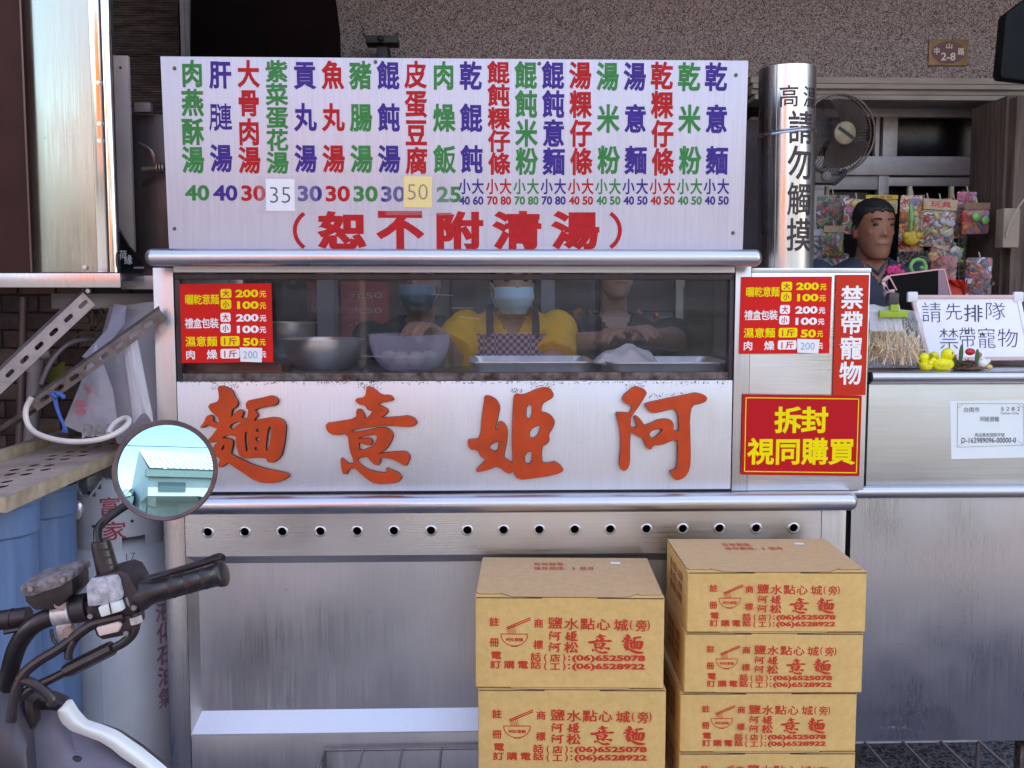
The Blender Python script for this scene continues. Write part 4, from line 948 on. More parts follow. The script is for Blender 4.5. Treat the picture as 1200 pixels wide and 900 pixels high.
pt_ = at(480, 400, .20, deck); hp = W(480,394,.10).z-deck; Rb = 48*S(.18)
b = MB(); bowl(b, pt_, Rb, hp, .35, .002, .003); solo('plastic_bowl', b, film('lavender_plastic', (.68,.66,.86), .16, .15), 'translucent lavender plastic bowl with white dough balls behind the glass', 'bowl')
dough = M('white_dough', (.80,.78,.72), .55, var=.04, vs=30, bump=.1, sub=.2)
for i, (dx, dy) in enumerate(((-.052,-.012),(-.018,-.042),(.019,-.041),(.052,-.010))):
    b = MB(); b.ell(pt_+Vector((dx,dy,.036)), (.023,.022,.021), 18, 12)
    solo('dough_ball', b, dough, ('leftmost dough ball in the plastic bowl','second dough ball from the left in the plastic bowl','third dough ball from the left in the plastic bowl','rightmost dough ball in the plastic bowl')[i], 'dough ball', 'dough balls in the plastic bowl')
b = MB(); b.lathe([(.001,.012),(Rb*.62,.012),(Rb*.80,.040),(.001,.0405)], pt_, (0,0,1), 32); solo('bowl_water', b, film('cloudy_water', (.60,.60,.70), .04, .1), 'cloudy water covering the dough balls in the plastic bowl', 'water')
def tray(px0, px1, Y, label, pyt=423):
    c = at((px0+px1)/2, 430, Y, deck); w_ = (px1-px0)*S(Y)/2; d_ = .13; h_ = W(600, pyt, Y-.1).z-deck
    b = MB(); rings = []
    for (k, z_) in ((.90,0),(1,h_),(1.02,h_),(1.02,h_-.003),(.985,h_-.003),(.885,.003)):
        rings.append([Vector((c.x+x, c.y+y, c.z+z_)) for x, y in rrect(-w_*k, -d_-w_*(k-1), w_*k, d_+w_*(k-1), .03)])
    b.loft(rings, True); return solo('steel_tray', b, M('worn_aluminium', (.82,.80,.83), .38, .8, var=.15, vs=20), label, 'tray'), c, h_
tray(551, 690, .20, 'long shallow metal tray in front of the masked worker in yellow')
_, tc_, th_ = tray(705, 842, .20, 'shallow metal tray under the pile of white flour cloth at right', 424)
b = MB(); fr = random.Random(2)
def heap(c, rx, ry, h, seed, amp=.25):
    def fn(a, q):
        t_ = 2*math.pi*a; r_ = q; nn = noise.noise(Vector((math.cos(t_)*r_*2+seed, math.sin(t_)*r_*2, seed)))
        return Vector((c[0]+math.cos(t_)*r_*rx, c[1]+math.sin(t_)*r_*ry, c[2]+h*(1-r_**1.6)*(1+amp*2*nn)+.004))
    b.grid(fn, 28, 9)
heap((at(728,420,.2).x, .17, deck+th_*.6), .085, .06, .052, 3.3); heap((at(708,420,.16).x, .14, deck+th_*.7), .03, .02, .022, 7.7); heap((at(745,420,.2).x, .2, deck+th_*.6), .06, .05, .045, 5.1)
solo('flour_heap', b, M('white_flour', (.86,.86,.90), .7, var=.03, bump=.5, bs=60), 'heap of white floured dough piled on the right-hand tray', 'dough')
b = MB(); b.bpx(214, 427, 330, 441, .06, .2); b.bpx(216, 424, 325, 428, .08, .2)
solo('orange_tray', b, M('orange_red_plastic', (.30,.05,.025), .4, var=.3, vs=20, st=(.3,1,3)), 'stained orange red plastic tray at the lower left of the display case', 'tray', bevel=.002)
# things seen behind the workers
pst = M('faded_red_poster', (.42,.06,.05), .6, c2=(.22,.04,.04), vs=26)
for i, (a0,b0,a1,b1,lb) in enumerate(((400,330,456,420,'faded red poster on the dark wall behind the steel bowl'),(360,332,392,372,'small dark red poster left of the faded red poster'))):
    t = thing('wall_poster', lb, 'poster', W((a0+a1)/2, b1, 1.58)); q = MB(); q.bpx(a0,b0,a1,b1,1.575,1.58); part('paper', q, pst, t)
    q = MB(); pl = Pl((0,1.574,1.4))
    for k in range(4): put_px(q, pl, '元大小乾'[k]+'50', (a0+a1)/2, b0+16+(b1-b0-20)*k/4, (a1-a0)*.7, 8, .0, True, n=.001)
    part('lettering', q, M('faded_pink_print', (.45,.22,.22), .6), t)
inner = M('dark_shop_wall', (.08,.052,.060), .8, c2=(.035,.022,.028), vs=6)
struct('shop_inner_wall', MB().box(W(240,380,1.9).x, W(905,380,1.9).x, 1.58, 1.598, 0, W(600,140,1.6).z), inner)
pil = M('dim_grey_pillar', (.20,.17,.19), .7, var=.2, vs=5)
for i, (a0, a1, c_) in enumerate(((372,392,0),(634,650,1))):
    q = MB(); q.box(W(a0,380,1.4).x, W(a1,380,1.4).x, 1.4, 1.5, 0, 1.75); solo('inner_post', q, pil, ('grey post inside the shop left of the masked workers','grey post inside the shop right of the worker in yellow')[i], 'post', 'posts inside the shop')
t = thing('inner_window', 'pale wooden framed window glimpsed through the right end of the display case', 'window', W(815,440,1.5))
wf = M('pale_window_wood', (.26,.22,.18), .6, var=.2)
for a_ in ((792,326,832,336),(792,336,800,398),(828,336,834,420),(792,396,832,402)):
    q = MB(); q.bpx(*a_, 1.50, 1.55); part('frame', q, wf, t)
q = MB(); q.bpx(800,336,828,396,1.53,1.54); part('pane', q, M('dim_green_pane', (.06,.065,.055), .3, var=.5, vs=12), t)
q = MB(); q.bpx(790,402,832,470,1.51,1.55); part('lower_panel', q, M('mauve_panel', (.17,.13,.15), .6), t)
b = MB(); b.bpx(834,330,862,470,1.40,1.45); solo('grey_wall_board', b, pil, 'plain grey board at the far right inside the display case view', 'board')
t = thing('shop_shelf', 'dark shelf with a printed strip behind the masked workers', 'shelf', W(720,410,1.3))
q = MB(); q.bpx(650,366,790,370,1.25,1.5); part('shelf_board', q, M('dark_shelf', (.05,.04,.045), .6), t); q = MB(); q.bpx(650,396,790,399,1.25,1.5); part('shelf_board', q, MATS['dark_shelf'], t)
q = MB(); q.bpx(680,371,786,395,1.245,1.25); part('printed_strip', q, M('grey_print_strip', (.20,.17,.20), .6, var=.2), t)
pl = Pl((0,1.2445,1.4)); q = MB()
for i, ch in enumerate('阿意麵'): put_px(q, pl, ch, 703+32*i, 384, 20, 18, .01)
part('lettering', q, M('dim_red_print', (.35,.03,.03), .6), t)
q = MB(); rr = random.Random(4)
for i in range(30): c_ = W(rr.uniform(672,770), rr.gauss(368,2.5), 1.23); q.ell(c_, rr.uniform(.006,.014), 6, 4, m=rr.randrange(2))
part('trailing_garland', q, [M('dim_leaf', (.05,.09,.04), .6), M('dim_orange', (.30,.09,.03), .6)], t)
for i,(a0,b0,a1,b1) in enumerate(((655,378,672,396),(674,374,690,396))):
    q = MB(); c0 = W((a0+a1)/2,b1,1.3); q.cyl(c0, c0+Vector((0,0,(b1-b0)*S(1.3))), (a1-a0)/2*S(1.3)); solo('storage_jar', q, M('blue_grey_jar', (.12,.14,.18), .3), ('small dim jar on the dark shelf inside the shop','blue grey jar beside the small jar on the dark shelf')[i], 'jar')
# ================================================================== PEOPLE
def skin(name, c): return M(name, c, .5, var=.08, vs=25, bump=.05, bs=150)
def remesh(mb, voxel, smooth_it=2):
    me = mb.mesh('tmp', [], smooth=True); o = bpy.data.objects.new('tmp', me); col.objects.link(o)
    m = o.modifiers.new('r', 'REMESH'); m.mode = 'VOXEL'; m.voxel_size = voxel; m.use_smooth_shade = True
    if smooth_it: s = o.modifiers.new('s', 'SMOOTH'); s.iterations = smooth_it; s.factor = .5
    dg = bpy.context.evaluated_depsgraph_get(); ev = bpy.data.meshes.new_from_object(o.evaluated_get(dg)); bpy.data.objects.remove(o)
    out = MB(); out.add([v.co.copy() for v in ev.vertices], [tuple(p.vertices) for p in ev.polygons]); bpy.data.meshes.remove(ev); return out
def rcap(b, p0, p1, r0, r1, n=14):
    b.cyl(p0, p1, r0, r1, n); b.ell(p0, r0, n, 8); b.ell(p1, r1, n, 8)
def eloft(b, rings, n=24):     # (z, rx, ry, cx, cy)
    b.loft([[Vector((cx+math.cos(2*math.pi*i/n)*rx, cy+math.sin(2*math.pi*i/n)*ry, z)) for i in range(n)] for z, rx, ry, cx, cy in rings])
def person(label, head, face, skin_m, top_m, hair_m, arms, sh=.17, lean=0., tilt=0., collar=None, hands=True, mask=None, hairtype='short', vox=.006, hs=1.0, nk=.165, slv=.72):
    """head: world point between the eyes' level and the mouth; face: heading of the face (deg, 0 = towards the viewer, + = to the viewer's right)
    arms: per arm [shoulder, elbow, wrist, fingertips] as world points or None"""
    H = Vector(head); fl = Vector((H.x, H.y+.06+lean, 0)); t = thing('person', label, 'person', fl)
    rot = Matrix.Rotation(R(face), 3, 'Z') @ Matrix.Rotation(R(tilt), 3, 'X')
    C = H+Vector((0,.02,0))
    def hp(x, y, z): return C + rot @ (Vector((x, y, z))*hs)
    hb = MB(); n = 24
    def hl(mb, rings, grow=0):
        mb.loft([[hp(math.cos(2*math.pi*i/n)*(rx+grow), cy+math.sin(2*math.pi*i/n)*(ry+grow), z) for i in range(n)] for z, rx, ry, cy in rings])
    headr = [(-.112,.020,.016,-.058),(-.106,.036,.034,-.048),(-.085,.050,.058,-.030),(-.055,.060,.072,-.018),(-.02,.068,.082,-.010),(.02,.073,.090,-.004),(.06,.075,.096,.002),(.09,.070,.090,.006),(.115,.054,.070,.010),(.130,.030,.040,.012),(.134,.006,.008,.012)]
    hl(hb, headr)
    rcap(hb, hp(0,-.084,.036), hp(0,-.094,-.006), .0075*hs, .0105*hs, 10); hb.ell(hp(0,-.098,-.013), (.0105*hs,.010*hs,.009*hs), 12, 8, rot)
    for s in (-1,1): hb.ell(hp(.012*s,-.088,-.016), (.008*hs,.010*hs,.0065*hs), 10, 6, rot)
    for s in (-1,1):
        hb.ell(hp(.074*s,.012,.004), (.010*hs,.018*hs,.031*hs), 12, 8, rot); hb.ell(hp(.030*s,-.080,.044), (.024*hs,.012*hs,.008*hs), 10, 6, rot); hb.ell(hp(.040*s,-.058,-.004), (.020*hs,.018*hs,.016*hs), 10, 6, rot)
    hb.ell(hp(0,-.083,-.047), (.026,.010,.006), 12, 6, rot); hb.ell(hp(0,-.081,-.057), (.022,.010,.007), 12, 6, rot); hb.ell(hp(0,-.066,-.092), (.022,.016,.016), 12, 6, rot)
    NB = Vector((H.x, H.y+.055+lean*.5, H.z-nk*hs))
    rcap(hb, hp(0,.025,-.05), NB, .050*hs, .056*hs)
    zs = NB.z-.035; bx_, by_ = NB.x, NB.y
    k = sh/.17
    torso = [(zs-.62,.155*k,.11,bx_,by_+.01),(zs-.50,.165*k,.115,bx_,by_),(zs-.36,.148*k,.105,bx_,by_),(zs-.2,.165*k,.115,bx_,by_),(zs-.08,.172*k,.11,bx_,by_),(zs-.01,.150*k,.085,bx_,by_),(zs+.035,.075*k,.06,bx_,by_)]
    eloft(hb, torso)
    legs = []
    for s in (-1,1):
        hip = Vector((bx_+.09*s,by_,zs-.60)); kn = Vector((bx_+.095*s,by_-.01,.48)); an = Vector((bx_+.10*s,by_+.01,.07))
        rcap(hb, hip, kn, .085, .055); rcap(hb, kn, an, .055, .036); rcap(hb, an+Vector((0,.02,-.03)), an+Vector((0,-.12,-.035)), .035, .03); legs.append((hip,kn,an))
    sleeves = []
    for A in arms:
        if A is None: continue
        s_, e_, w_, f_, full = A[:5]; s_, e_, w_, f_ = map(Vector, (s_, e_, w_, f_))
        rcap(hb, s_, e_, .046, .037); rcap(hb, e_, w_, .037, .024); sleeves.append((s_, e_, w_, full))
        if hands:
            d = (f_-w_).normalized(); up = Vector((0,0,1)); sd = d.cross(up).normalized() if abs(d.z) < .95 else Vector((1,0,0)); nn = sd.cross(d).normalized()
            pc = w_+d*.045; mt = Matrix((sd, d, nn)).transposed(); hb.ell(pc, (.040,.050,.016), 14, 10, mt)
            thumb = A[5] if len(A) > 5 else 1
            for i, (o_, L_) in enumerate(((-.029,.062),(-.010,.072),(.010,.068),(.028,.054))):
                r0 = pc+sd*o_*1.0+d*.036; r1 = r0+d*L_*.5-nn*.006+sd*o_*.10; r2 = r1+d*L_*.32-nn*.022; r3 = r2+d*.006-nn*.018
                rcap(hb, r0, r1, .0095, .0088, 10); rcap(hb, r1, r2, .0088, .008, 10); rcap(hb, r2, r3, .008, .007, 10)
            q0 = w_+d*.022+sd*.026*thumb; q1 = q0+d*.028+sd*.026*thumb-nn*.006; q2 = q1+d*.026+sd*.006*thumb-nn*.012
            rcap(hb, q0, q1, .013, .011, 10); rcap(hb, q1, q2, .011, .009, 10)
    body = remesh(hb, vox, 1); part('body', body, skin_m, t)
    for s in (-1,1):
        q = MB(); q.ell(hp(.030*s,-.080,.026), (.0125,.008,.0055), 12, 8, rot); part('eye', q, M('eye_dark', (.02,.014,.012), .25), t)
        q = MB(); q.tube([hp(.014*s,-.094,.046), hp(.030*s,-.095,.050), hp(.046*s,-.085,.045)], .0028, 6); part('eyebrow', q, hair_m, t)
    q = MB(); q.ell(hp(0,-.0855,-.051), (.025*hs,.0085*hs,.0085*hs), 14, 8, rot); q.tube([hp(-.024,-.085,-.052),hp(0,-.0955,-.0515),hp(.024,-.085,-.052)], .0012, 6); part('lips', q, M('lip_brown', (.25,.075,.06), .5), t)
    # hair: the scalp part of the head surface, lifted and roughened, with a soft hairline
    inv = rot.inverted(); keep = {}; q = MB()
    def lp(v): return (inv @ (v-C))/hs
    def inhair(p):
        if p.z < -.075 or p.length > .16 or (abs(p.x) > .077 and p.z < .036): return False
        ph = abs(math.degrees(math.atan2(p.x, -p.y)))
        zh = .076-.012*(ph/50)**2 if ph < 50 else (.064-.044*(ph-50)/30 if ph < 80 else (.020-.075*min(1,(ph-80)/45)))
        return p.z > zh+.003*math.sin(p.x*190)
    LP = [lp(v) for v in body.v]; fl = [inhair(p) for p in LP]
    for f in body.f:
        if all(fl[i] for i in f):
            for i in f: keep.setdefault(i, len(keep))
    inv_k = sorted(keep, key=keep.get); n_ = len(inv_k)
    def lift(i, d): p = LP[i]; nn = Vector((p.x, p.y-.0, max(0, p.z)-.0)).normalized(); dd = d+.0022*noise.noise(p*260)*(d > .002)+.002*noise.noise(p*60)*(d > .002); return hp(*(p+nn*dd))
    q.v = [lift(i, .0065) for i in inv_k]+[lift(i, -.002) for i in inv_k]
    for f in body.f:
        if all(fl[i] for i in f): q.f.append(tuple(keep[i] for i in f)); q.m.append(0)
    from collections import Counter
    ec = Counter(); ed = {}
    for f in q.f:
        for i in range(len(f)): e_ = (f[i], f[(i+1) % len(f)]); k_ = tuple(sorted(e_)); ec[k_] += 1; ed[k_] = e_
    for k_, c_ in ec.items():
        if c_ == 1: a_, b_ = ed[k_]; q.f.append((b_, a_, a_+n_, b_+n_)); q.m.append(0)
    if n_: part('hair', q, hair_m, t)
    # shirt with sleeves
    sb = MB(); eloft(sb, [(z_, rx+.019, ry+.019, cx, cy) for z_, rx, ry, cx, cy in torso[:-1]]+[(zs+.018,.112*k,.076,bx_,by_),(zs+.042,.074*k,.064,bx_,by_)])
    for s_, e_, w_, full in sleeves:
        if full: rcap(sb, s_, e_, .060, .050); rcap(sb, e_, e_+(w_-e_)*full, .050, .040)
        else: sb.cyl(s_, s_+(e_-s_)*slv, .062, .068, 16); sb.ell(s_, .062, 14, 8)
    shirt = remesh(sb, .008, 2)
    for v in shirt.v: v += (v-Vector((bx_,by_,v.z))).normalized()*(.003+.007*noise.noise(v*13))
    for v in shirt.v:
        dz_ = v.z-(zs-.05)
        if v.y < by_ and dz_ > 0 and abs(v.x-bx_) < .052*dz_/.09: v.y += .045
    part('shirt', shirt, top_m, t)
    tb = MB()
    for hip, kn, an in legs: rcap(tb, hip, kn, .098, .068); tb.cyl(kn, an+Vector((0,0,.02)), .068, .056, 14)
    part('trousers', tb, M('dark_trousers', (.03,.03,.04), .8), t)
    if collar:
        q = MB(); q.tube([Vector((bx_+math.cos(R(a))*.066*k, by_+math.sin(R(a))*.064-(.03 if a == 270 else 0), zs+.040-(.05 if a == 270 else (.018 if a in (240,300) else 0)))) for a in range(0,360,30)], .007, 8, closed=True); part('collar', q, collar, t)
    if mask:
        q = MB(); nr = 10
        def fm(a, c_):
            th = R(-72+144*a); z_ = .002-.098*c_; rr_ = .073+.012*math.sin(math.pi*min(1,c_*1.1)) + .0010*math.sin(c_*19)
            wob = (1-.34*c_**2)
            return hp(math.sin(th)*rr_*.98*wob, -.012-math.cos(th)*(rr_+.012+.012*math.sin(math.pi*c_)), z_)
        q.grid(fm, 18, 18); q.grid(lambda a, c_: fm(1-a, c_)+rot@Vector((0,.003,0)), 18, 18); part('face_mask', q, mask, t)
        for s in (-1,1): q = MB(); q.tube([hp(.072*s,-.045,-.006), hp(.082*s,.0,.022), hp(.080*s,.022,.004), hp(.076*s,.0,-.03), hp(.066*s,-.045,-.075)], .0013, 6, smooth=1); part('ear_loop', q, mask, t)
    return t, hp, (bx_, by_, zs)
hairm = M('black_hair', (.012,.009,.009), .55, var=.5, vs=90, st=(1,1,.2))
maskm = M('light_blue_mask', (.42,.62,.72), .75, var=.05)
# --- worker in yellow
h1 = W(600, 337, .55); s = S(.5)
sk1 = skin('tan_skin', (.42,.24,.16))
shz = h1.z-.125
p1, hp1, (bx1, by1, zs1) = person('person in yellow shirt, checked apron and light blue face mask working behind the glass', h1, 10, sk1, M('mustard_shirt', (.80,.42,.02), .8, var=.10, vs=20, bump=.25, bs=25), hairm,
 [[(h1.x-.135,.60,shz),W(527,420,.42),W(517,396,.33),W(500,384,.27),0,1],[(h1.x+.135,.60,shz),W(648,424,.48),W(606,440,.30),W(586,442,.26),0,-1]], sh=.145, mask=maskm, nk=.085, hs=.80, slv=.92)
# apron
ap = MB()
def fa(a, c_):
    th = R(-55+110*a); z_ = zs1-.03-.5*c_; return Vector((bx1+math.sin(th)*.195*(.9+.1*c_), by1-math.cos(th)*.142-.006, z_))
ap.grid(fa, 20, 20)
chk = bpy.data.materials.new('mauve_check_cloth'); chk.use_nodes = True; MATS['mauve_check_cloth'] = chk
n_ = chk.node_tree; tcn = n_.nodes.new('ShaderNodeTexCoord'); ck = n_.nodes.new('ShaderNodeTexChecker'); ck.inputs['Scale'].default_value = 95; ck.inputs['Color1'].default_value = (.42,.33,.40,1); ck.inputs['Color2'].default_value = (.16,.06,.10,1)
n_.links.new(tcn.outputs['Object'], ck.inputs['Vector']); n_.links.new(ck.outputs[0], n_.nodes['Principled BSDF'].inputs[0]); n_.nodes['Principled BSDF'].inputs['Roughness'].default_value = .85
part('apron', ap, chk, p1)
for sx_ in (-1, 1):
    st_ = MB(); st_.grid(lambda a, c_: Vector((bx1+sx_*(.066+.022*(a-.5)+(.0 if c_ < .5 else 0)), by1-.138+(.13*max(0,(c_-.35)/.65)**1.6), zs1-.04+.095*c_)), 3, 10); part('apron_strap', st_, M('dark_plum_cloth', (.07,.03,.045), .85), p1)
# --- second masked worker, dark clothes
h2 = W(492, 334, .80); shz = h2.z-.17
person('person in dark clothes and pale face mask behind the raised hand at left', h2, -12, skin('tan_skin_dim', (.34,.18,.13)), M('dark_shirt', (.022,.020,.028), .85, var=.3, vs=12), hairm,
 [[(h2.x-.165,.86,shz),(h2.x-.22,.82,shz-.25),W(450,440,.62),W(462,446,.58),.9,1],[(h2.x+.165,.86,shz),(h2.x+.21,.82,shz-.25),W(520,445,.66),W(510,450,.62),.9,-1]], mask=M('grey_green_mask', (.15,.22,.25), .8), nk=.13, hs=.80)
# --- third worker at the right
h3 = W(722, 315, .72); shz = h3.z-.215
person('person in black clothes with bare forearms and hands clasped above the white dough', h3, 8, MATS['tan_skin_dim'], M('black_shirt', (.014,.012,.016), .85), hairm,
 [[(h3.x-.17,.78,shz),W(664,404,.60),W(716,397,.46),W(738,388,.42),0,1],[(h3.x+.17,.78,shz),W(790,398,.60),W(752,396,.46),W(733,390,.43),0,-1]], hs=.82, nk=.175)
# --- man at the right, looking to the right
h4 = W(1026, 272, 1.0); shz = h4.z-.15
navy = M('navy_polo', (.030,.038,.06), .8, var=.2, vs=20)
p4, hp4, (bx4, by4, zs4) = person('person with short black hair and navy polo shirt standing by the hanging snacks', h4, 6, skin('brown_skin', (.30,.115,.065)), navy, hairm,
 [[(h4.x-.175,1.06,shz),(h4.x-.22,.98,shz-.27),(h4.x-.1,.80,shz-.38),(h4.x,.74,shz-.38),0,1],[(h4.x+.175,1.06,shz),(h4.x+.23,.96,shz-.26),(h4.x+.12,.8,shz-.36),(h4.x+.05,.72,shz-.36),0,-1]], sh=.175, collar=M('navy_collar', (.05,.06,.09), .8), hs=.84, nk=.115, vox=.0045)
q = MB()
for k_, zz in enumerate((.13,.15,.235)):
    q.grid(lambda a, c_: Vector((bx4+math.sin(R(-60+120*a))*.198, by4-math.cos(R(-60+120*a))*.142, zs4-zz-.008*c_-(.02 if k_ == 2 else 0)*c_)), 16, 1, m=0 if k_ < 2 else 1)
part('shirt_stripe', q, [M('white_trim', (.65,.65,.68), .8), M('amber_trim', (.55,.32,.04), .8)], p4)
# ================================================================== LEFT: CABINET, SHELF, BRACKETS, TANK
t = thing('steel_cabinet', 'big shiny stainless steel cabinet at the top left corner with an orange chrome edge', 'cabinet', W(20, 320, .06))
cz0, cz1 = W(60,319,.0).z, 2.72
def cx_(px, Y=.0): return W(px, 160, Y).x
b = MB(); xa_, xb_ = cx_(46), cx_(109)
def fpan(a, c): # door skin: flat with a rolled left edge
    return Vector((0,0,0))
prof = []
for i in range(9): th = R(90*i/8); prof.append((xa_-.045*math.sin(th), .045-.045*math.cos(th)))
prof = prof[::-1]+[(xa_+(xb_-xa_)*i/6, 0) for i in range(1,7)]
b.add([Vector((x,y,z_)) for z_ in (cz0,cz1) for x, y in prof], [(i,i+1,len(prof)+i+1,len(prof)+i) for i in range(len(prof)-1)]); part('door_skin', b, st_mirror, t)
b = MB(); b.box(cx_(-120,.05), xa_-.045, .046, .06, cz0, cz1); part('side_sheet', b, M('painted_maroon_reflection', (.05,.016,.013), .5, .0, var=.3, spec=.2), t)  # maroon colour stands in for the dark reflection at the cabinet's left
b = MB(); b.box(cx_(20), cx_(29), .036, .045, cz0, cz1); part('edge_strip', b, M('pale_edge_strip', (.25,.17,.14), .35, .6), t, bevel=.003)
b = MB(); b.box(xb_+.001, cx_(121), -.006, .02, cz0, cz1); part('dented_strip', b, steel('mottled_strip_steel', (.72,.74,.74), .15, False, .2, .03, .25), t, bevel=.002)
b = MB(); b.tube([(cx_(127), .004, cz0+.0), (cx_(127), .004, cz1)], 7.0*S(0), 20); part('edge_tube', b, chrome, t)
b = MB(); b.box(cx_(-120,.06), cx_(120,.06), .061, .16, cz0, cz1); part('carcass', b, st_dark, t)
for px_, py_ in ((115,97),(117,145),(117,165)):
    q = MB(); p = W(px_,py_,-.007); q.cyl(p, p+Vector((0,-.003,0)), .004, n=10); part('rivet', q, chrome, t)
q = MB(); p = W(100,313,-.001); q.cyl(p, p+Vector((0,-.005,0)), .006, .005, n=12); part('rivet', q, st_post, t)
t = thing('cabinet_shelf', 'steel shelf beam under the big cabinet, held up by slotted brackets', 'shelf', W(60,338,-.06))
b = MB(); b.bpx(-90,320,141,337,-.06,-.05); b.box(W(-90,330,-.06).x, W(141,330,-.06).x, -.05,.22, W(60,322,-.06).z-.012, W(60,320,-.06).z-.001); part('front_beam', b, st_post, t, bevel=.002)
b = MB(); b.bpx(141.5,323,183,339,.10,.12); part('rear_beam', b, st_dark, t, bevel=.001)
b = MB(); b.bpx(60,344,184,362,.3,.32); part('cross_beam', b, st_dark, t, bevel=.001)
# appliance with the black curved corner
t = thing('wall_appliance', 'brown grey metal appliance with a black curved corner panel beside the menu board', 'appliance', W(165,325,.2))
gb = M('brown_grey_metal', (.22,.17,.165), .45, .3, c2=(.13,.10,.10), vs=7, st=(3,1,1))
b = MB(); b.bpx(137,65,154,330,.14,.155); part('front_strip', b, M('dusty_mauve_metal', (.40,.30,.28), .5, .1, var=.12, vs=9), t, bevel=.001)
q = MB(); p = W(141,79,.138); q.cyl(p, p+Vector((0,.004,0)), .003, n=8); part('screw_hole', q, ink, t)
b = MB(); b.bpx(155,134,196,330,.2,.6); part('housing', b, M('dark_brown_metal_sheet', (.05,.033,.033), .4, .4, c2=(.10,.07,.07), vs=6, st=(4,1,1)), t, bevel=.004)
pl = Pl((0,.12,1.4)); b = MB(); pts = [pl.uv(*p) for p in ((136,261),(143,272),(153,289),(165,303),(178,315),(184,321),(183,330),(137,324))]; plate(b, pl, pts[::-1], [], .012); part('corner_panel', b, M('gloss_black', (.008,.007,.009), .2), t)
b = MB(); put_px(b, pl, '荷', 146.5, 299, 9, 11, .01, n=.0135); put_px(b, pl, '緣', 152.5, 304.5, 9, 11, .01, n=.0135); put_px(b, pl, 'aonehome', 165, 313.5, 12, 3, 0, True, n=.0135); part('lettering', b, M('silver_print', (.60,.57,.56), .4), t)
b = MB(); b.tube([W(163,168,.17), W(176,174,.15), W(182,188,.15), W(180,205,.17), W(168,215,.19)], .004, 8, smooth=2); b.cyl(W(168,199,.16), W(186,198,.15), .008, .008, 14)
for i in range(3): b.cyl(W(184+3.5*i,197,.15), W(186+3.5*i,197,.15), .013, n=16)
part('pipe_fitting', b, M('tarnished_brass', (.28,.19,.15), .35, .8), t)
b = MB(); b.bpx(157,120,176,131,.17,.19); part('corner_clip', b, gb, t, bevel=.001)
# slotted angle irons (real slots)
ang = M('zinc_angle_iron', (.34,.32,.33), .45, .6, var=.18, vs=25, bump=.2, bs=60); ang2 = M('grimy_angle_iron', (.20,.17,.165), .55, .5, c2=(.10,.07,.06), vs=22, bump=.3, bs=60)
def angle_iron(p0, p1, wpx, Y, mt, label, nslots, s0, ds, flange=.5, slope=.0):
    """p0 upper end, p1 lower end: pixels of the face's centre line"""
    pl = Pl((0,Y,1.4)); a = Vector(pl.uv(*p0)); c = Vector(pl.uv(*p1)); d = (c-a); L_ = d.length; d.normalize(); n_ = Vector((-d.y, d.x)); k = pl.k(*p0); wd = wpx*k
    if n_.y < 0: n_ = -n_
    P = lambda s_, o_: tuple(a+d*s_+n_*o_)
    out = [P(0,-wd/2),P(L_,-wd/2),P(L_,wd/2),P(0,wd/2)]; hs_ = []
    for i in range(nslots):
        s_ = (s0+ds*i)*k
        if s_ > L_-.01: break
        hs_.append([(lambda q: (q[0], q[1]))(P(s_+x, y)) for x, y in rrect(-6.5*k,-2.6*k,6.5*k,2.6*k,2.55*k)])
    t = thing('slotted_angle_iron', label, 'bracket', pl.w(*tuple(c), 0))
    b = MB(); plate(b, pl, out, hs_, .0025); part('slotted_face', b, mt, t)
    q = [pl.w(*P(0,wd/2)), pl.w(*P(L_,wd/2))]; fd = Vector((0,1,0))*flange*wd + Vector((n_.x*.35,0,n_.y*.35))*wd
    b = MB(); v = [q[0],q[1],q[1]+fd,q[0]+fd]; up = Vector((n_.x,0,n_.y))*.0022
    b.add(v+[x-up for x in v], [(0,1,2,3),(7,6,5,4),(0,4,5,1),(1,5,6,2),(2,6,7,3),(3,7,4,0)]); part('flange', b, mt, t)
    return t
a1 = angle_iron((105,350),(-14,462), 20, -.02, ang, 'pale slotted angle iron sloping down from the cabinet shelf', 8, 10, 24.2)
q = MB(); p = W(104,341,-.03); q.cyl(p, p+Vector((0,-.006,0)), .0055, n=6); part('bolt', q, chrome, a1)
angle_iron((191,368),(40,476), 14, -.04, ang2, 'darker grimy slotted angle iron below the pale one', 8, 21, 21.8)
b = MB(); b.beam(W(52,470,.02), W(-10,512,.06), .03, .012); solo('iron_bar', b, ang2, 'short dark iron bar at the lower end of the grimy angle iron', 'bar', bevel=.001)
# pipes and junk under the shelf
pvc = M('grey_pvc', (.22,.20,.21), .5, var=.2, vs=8)
for i,(a_,c_,r_,Y_,lb) in enumerate((((42,420),(33,560),.018,.25,'grey plastic pipe standing behind the angle irons'),((28,348),(22,560),.012,.5,'thin dark pipe left of the grey plastic pipe'))):
    b = MB(); b.cyl(W(*a_,Y_), W(*c_,Y_), r_); 
    if i == 0: b.cyl(W(50,416,Y_), W(60,414,Y_), .013); b.cyl(W(42,420,Y_), W(41,436,Y_), .022)
    solo('waste_pipe', b, pvc if i == 0 else gb, lb, 'pipe')
b = MB(); b.tube([W(48,450,.0), W(58,425,.0), W(74,406,.02), W(90,398,.05), W(110,398,.1)], .0055, 8, smooth=2); solo('grey_hose', b, M('grey_rubber_hose', (.13,.10,.11), .5), 'curved dark grey hose behind the grimy angle iron', 'hose')
b = MB(); rr = random.Random(21)
for i in range(16):
    a_ = W(rr.uniform(98,132), rr.uniform(358,400), .2); b.tube([a_, a_+Vector((rr.gauss(0,.02),0,-.02)), a_+Vector((rr.gauss(0,.03),0,-.05)), a_+Vector((rr.gauss(0,.02),.01,rr.uniform(-.06,0)))], .002, 6, smooth=1)
